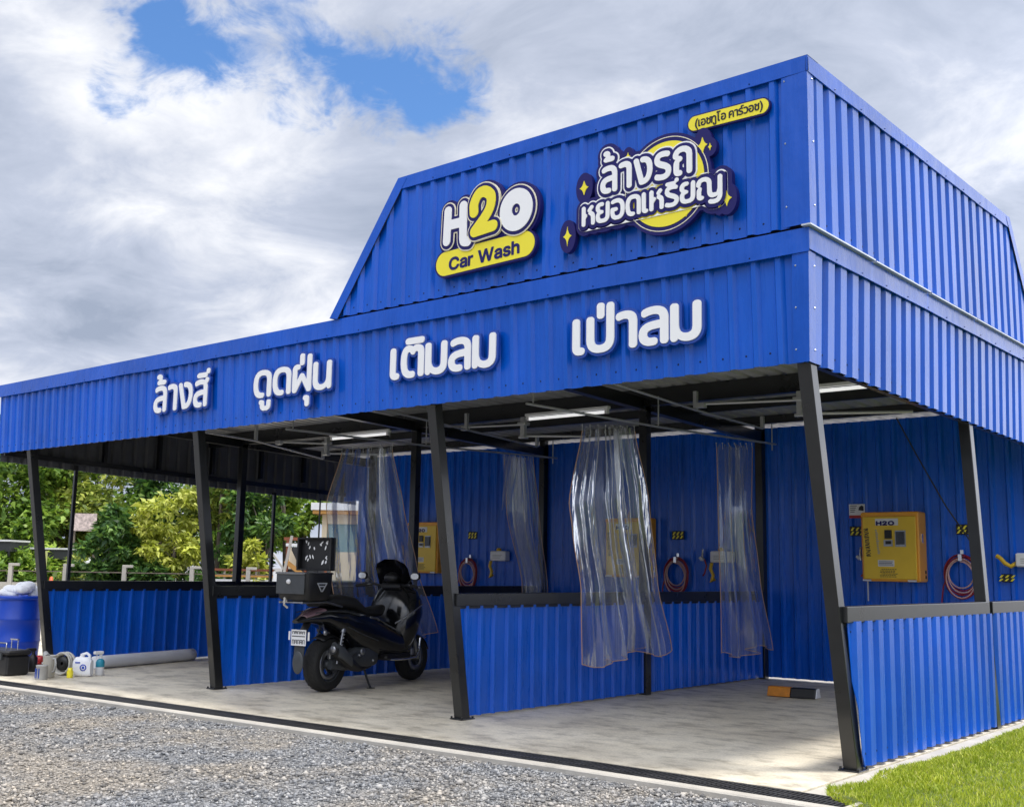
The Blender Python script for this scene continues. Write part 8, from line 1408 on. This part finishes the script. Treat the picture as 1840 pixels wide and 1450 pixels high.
def build_beyond():
    d = 33.4; z0 = gz(-30) - 0.10
    f = thing('concrete_fence', 'low grey concrete fence with short posts and a thin rail, beyond the left end', 'fence', spot(px(200, d), d))
    cols = [-60, 30, 127, 232, 352, 452, 545]
    for c in cols:
        b = MB(); q = spot(px(c, d), d); obox(b, q, 0.12, 0.12, z0, 1.14); obox(b, q + RV * 0.09, 0.30, 0.121, 1.141, 1.22); bevel(b.build('post', M['fence_conc'], f), 0.01)
    for a, c in zip(cols[:-1], cols[1:]):
        m = spot((px(a, d) + px(c, d)) / 2, d); L = px(c, d) - px(a, d) - 0.132
        b = MB(); obox(b, m, L, 0.06, z0, 0.34); obox(b, m, L, 0.05, 0.35, 0.66); b.build('panel', M['fence_conc'], f)
        b = MB(); obox(b, m, L, 0.03, 0.98, 1.01); b.build('rail', M['bark'], f)
    # bright bars of a gate to the right
    d2 = 33.9
    g = thing('barred_gate', 'low gate of orange and pale bars behind the leaning post', 'gate', spot(px(430, d2), d2))
    for z, m in ((0.62, M['timber']), (0.78, M['white_plastic']), (0.92, M['timber']), (1.10, M['rust'])):
        b = MB(); obox(b, spot(px(438, d2), d2), 2.0, 0.05, z, z + 0.07); b.build('bar', m, g)
    for c in (382, 410, 438, 466, 494): b = MB(); obox(b, spot(px(c, d2 + .06), d2 + .06), 0.05, 0.05, z0, 1.15); b.build('upright', M['fence_conc'], g)
    # painted board, cone, bamboo pole, awnings
    d = 38.5; p = spot(px(155, d), d)
    t = thing('painted_board', 'faded pink and white painted board among the trees', 'board', p)
    b = MB(); obox(b, p, 0.80, 0.05, 2.35, 2.95); b.build('panel', mat('faded board', (0.62, 0.50, 0.46), 0.7, var=0.5, vscale=9), t)
    for s in (-0.36, 0.36): b = MB(); obox(b, p + RV * s + FV * 0.06, 0.06, 0.06, z0, 2.9); b.build('post', M['bark'], t)
    d = 31.5; p = spot(px(103, d), d)
    t = thing('traffic_cone', 'orange cone standing beyond the blue partition by the bamboo pole', 'cone', p)
    b = MB(); b.lathe([(0.12, 0.03), (0.12, 0.05), (0.035, 0.60), (0.0, 0.61)], p + Vector((0, 0, 0.42)), seg=18); b.build('body', M['cone'], t)
    b = MB(); obox(b, p, 0.36, 0.36, p.z + 0.42, p.z + 0.46); b.build('base', M['cone'], t)
    b = MB(); obox(b, p, 0.5, 0.5, p.z, p.z + 0.42); tag(b.build('concrete_block', M['fence_conc'], loc=p), 'square concrete block under the orange cone', 'block')
    q = spot(px(91, 31.8), 31.8); b = MB(); b.tube([q, q + Vector((0, 0, 1.75))], 0.035, 8); tag(b.build('bamboo_pole', mat('bamboo', (0.36, 0.40, 0.14), 0.5), loc=q), 'pale green bamboo pole standing next to the orange cone', 'pole')
    for c, d, w, zz, lab in ((2, 37, 1.5, 1.92, 'low shelter with a pale edged dark roof at the far left'), (112, 38.2, 1.25, 1.70, 'low dark roofed shelter behind the orange cone')):
        p = spot(px(c, d), d); t = thing('shelter', lab, 'shelter', p)
        b = MB(); obox(b, p, w, 1.4, zz - 0.34, zz - 0.02); b.build('awning', M['awning'], t)
        b = MB(); obox(b, p - FV * 0.02, w + 0.06, 1.5, zz - 0.018, zz + 0.04); b.build('roof', M['white_plastic'], t)
        for s in (-1, 1):
            for e in (-1, 1): b = MB(); obox(b, p + RV * s * (w / 2 - .06) + FV * e * .6, 0.07, 0.07, z0, zz - 0.34); b.build('post', M['black'], t)
    # neighbouring house seen through the curtain
    d = 36; p = spot(px(706, d), d); W = 4.6
    t = thing('neighbour_house', 'cream house with wide greenish windows, seen through the curtain behind the scooter', 'house', p)
    b = MB(); obox(b, p + FV * 2, W, 4, z0, 1.75); obox(b, p + FV * 2, W, 4, 2.65, 2.948)
    for s in (-2.22, -0.9, 0.45, 1.7): obox(b, p + RV * s + FV * 2, 0.16, 3.99, 1.75, 2.65)
    b.build('wall', M['wall_cream'], t)
    for a, e in ((-2.14, -0.98), (-0.82, 0.37), (0.53, 1.62)):
        b = MB(); obox(b, p + RV * (a + e) / 2 + FV * 0.12, e - a, 0.03, 1.75, 2.65); w = b.build('window', M['glass'], t)
        b = MB(); obox(b, p + RV * (a + e) / 2 + FV * 0.09, 0.05, 0.04, 1.75, 2.65); obox(b, p + RV * (a + e) / 2 + FV * 0.09, e - a, 0.039, 2.15, 2.20); b.build('frame', M['white_plastic'], w)
    b = MB(); obox(b, p + FV * 1.9, W + 0.5, 4.6, 2.95, 3.07); b.build('eave', M['timber'], t)
    b = MB(); obox(b, p + FV * 1.9, W + 0.6, 4.7, 3.072, 3.30); b.build('roof', M['white_plastic'], t)
    b = MB(); obox(b, p - FV * 0.03, W - .1, 0.05, 0.0, 0.85); b.build('plinth', mat('mossy plinth', (0.16, 0.17, 0.13), 0.9, var=0.3), t)
    # rusty hopper frame in front of it
    d = 31; p = spot(px(553, d), d)
    t = thing('hopper_frame', 'red brown steel frame holding two dark funnels under a white beam', 'hopper', p)
    for s in (-0.52, 0.0, 0.56): b = MB(); obox(b, p + RV * s, 0.07, 0.07, z0, 1.98); b.build('post', M['rust'], t)
    b = MB(); obox(b, p, 1.25, 0.10, 1.985, 2.07); b.build('beam', M['rust'], t)
    b = MB(); obox(b, p - FV * 0.08, 1.1, 0.06, 1.82, 1.90); b.build('beam', M['white_plastic'], t)
    for s in (-0.22, 0.28):
        c = p + RV * s + FV * .02; b = MB(); b.lathe([(0.19, 1.80), (0.19, 1.72), (0.05, 1.45), (0.045, 1.15)], (c.x, c.y, 0), seg=16); b.build('funnel', M['awning'], t)
    b = MB(); obox(b, p + FV * 0.5, 1.3, 0.06, 1.2, 1.8); b.build('panel', M['wall_cream'], t)
    b = MB(); obox(b, p + FV * 0.3, 1.2, 0.5, z0, 1.2); b.build('tank', M['awning'], t)
    b = MB(); c = p - RV * .55 - FV * .1; b.beam((c.x, c.y, 1.42), tuple((c + RV * .45)[:2]) + (1.08,), 0.06, 0.12); b.build('brace', M['timber'], t)
    d = 30; p = spot(px(508, d), d)
    t = thing('leaning_frame', 'pale grey leaning metal frame left of the rusty hopper', 'frame', p)
    b = MB(); b.beam(p - RV * .1, p + RV * .28 + Vector((0, 0, 2.25)), 0.09, 0.06); b.build('rail', M['fence_conc'], t)
    b = MB(); b.beam(p - RV * .28 + Vector((0, 0, 1.85)), p + RV * .10 + Vector((0, 0, 1.35)), 0.07, 0.05); b.build('brace', M['fence_conc'], t)
    b = MB(); obox(b, p + RV * .02 - FV * .05, 0.36, 0.06, 0.75, 1.12); b.build('plate', M['white_plastic'], t)
build_beyond()
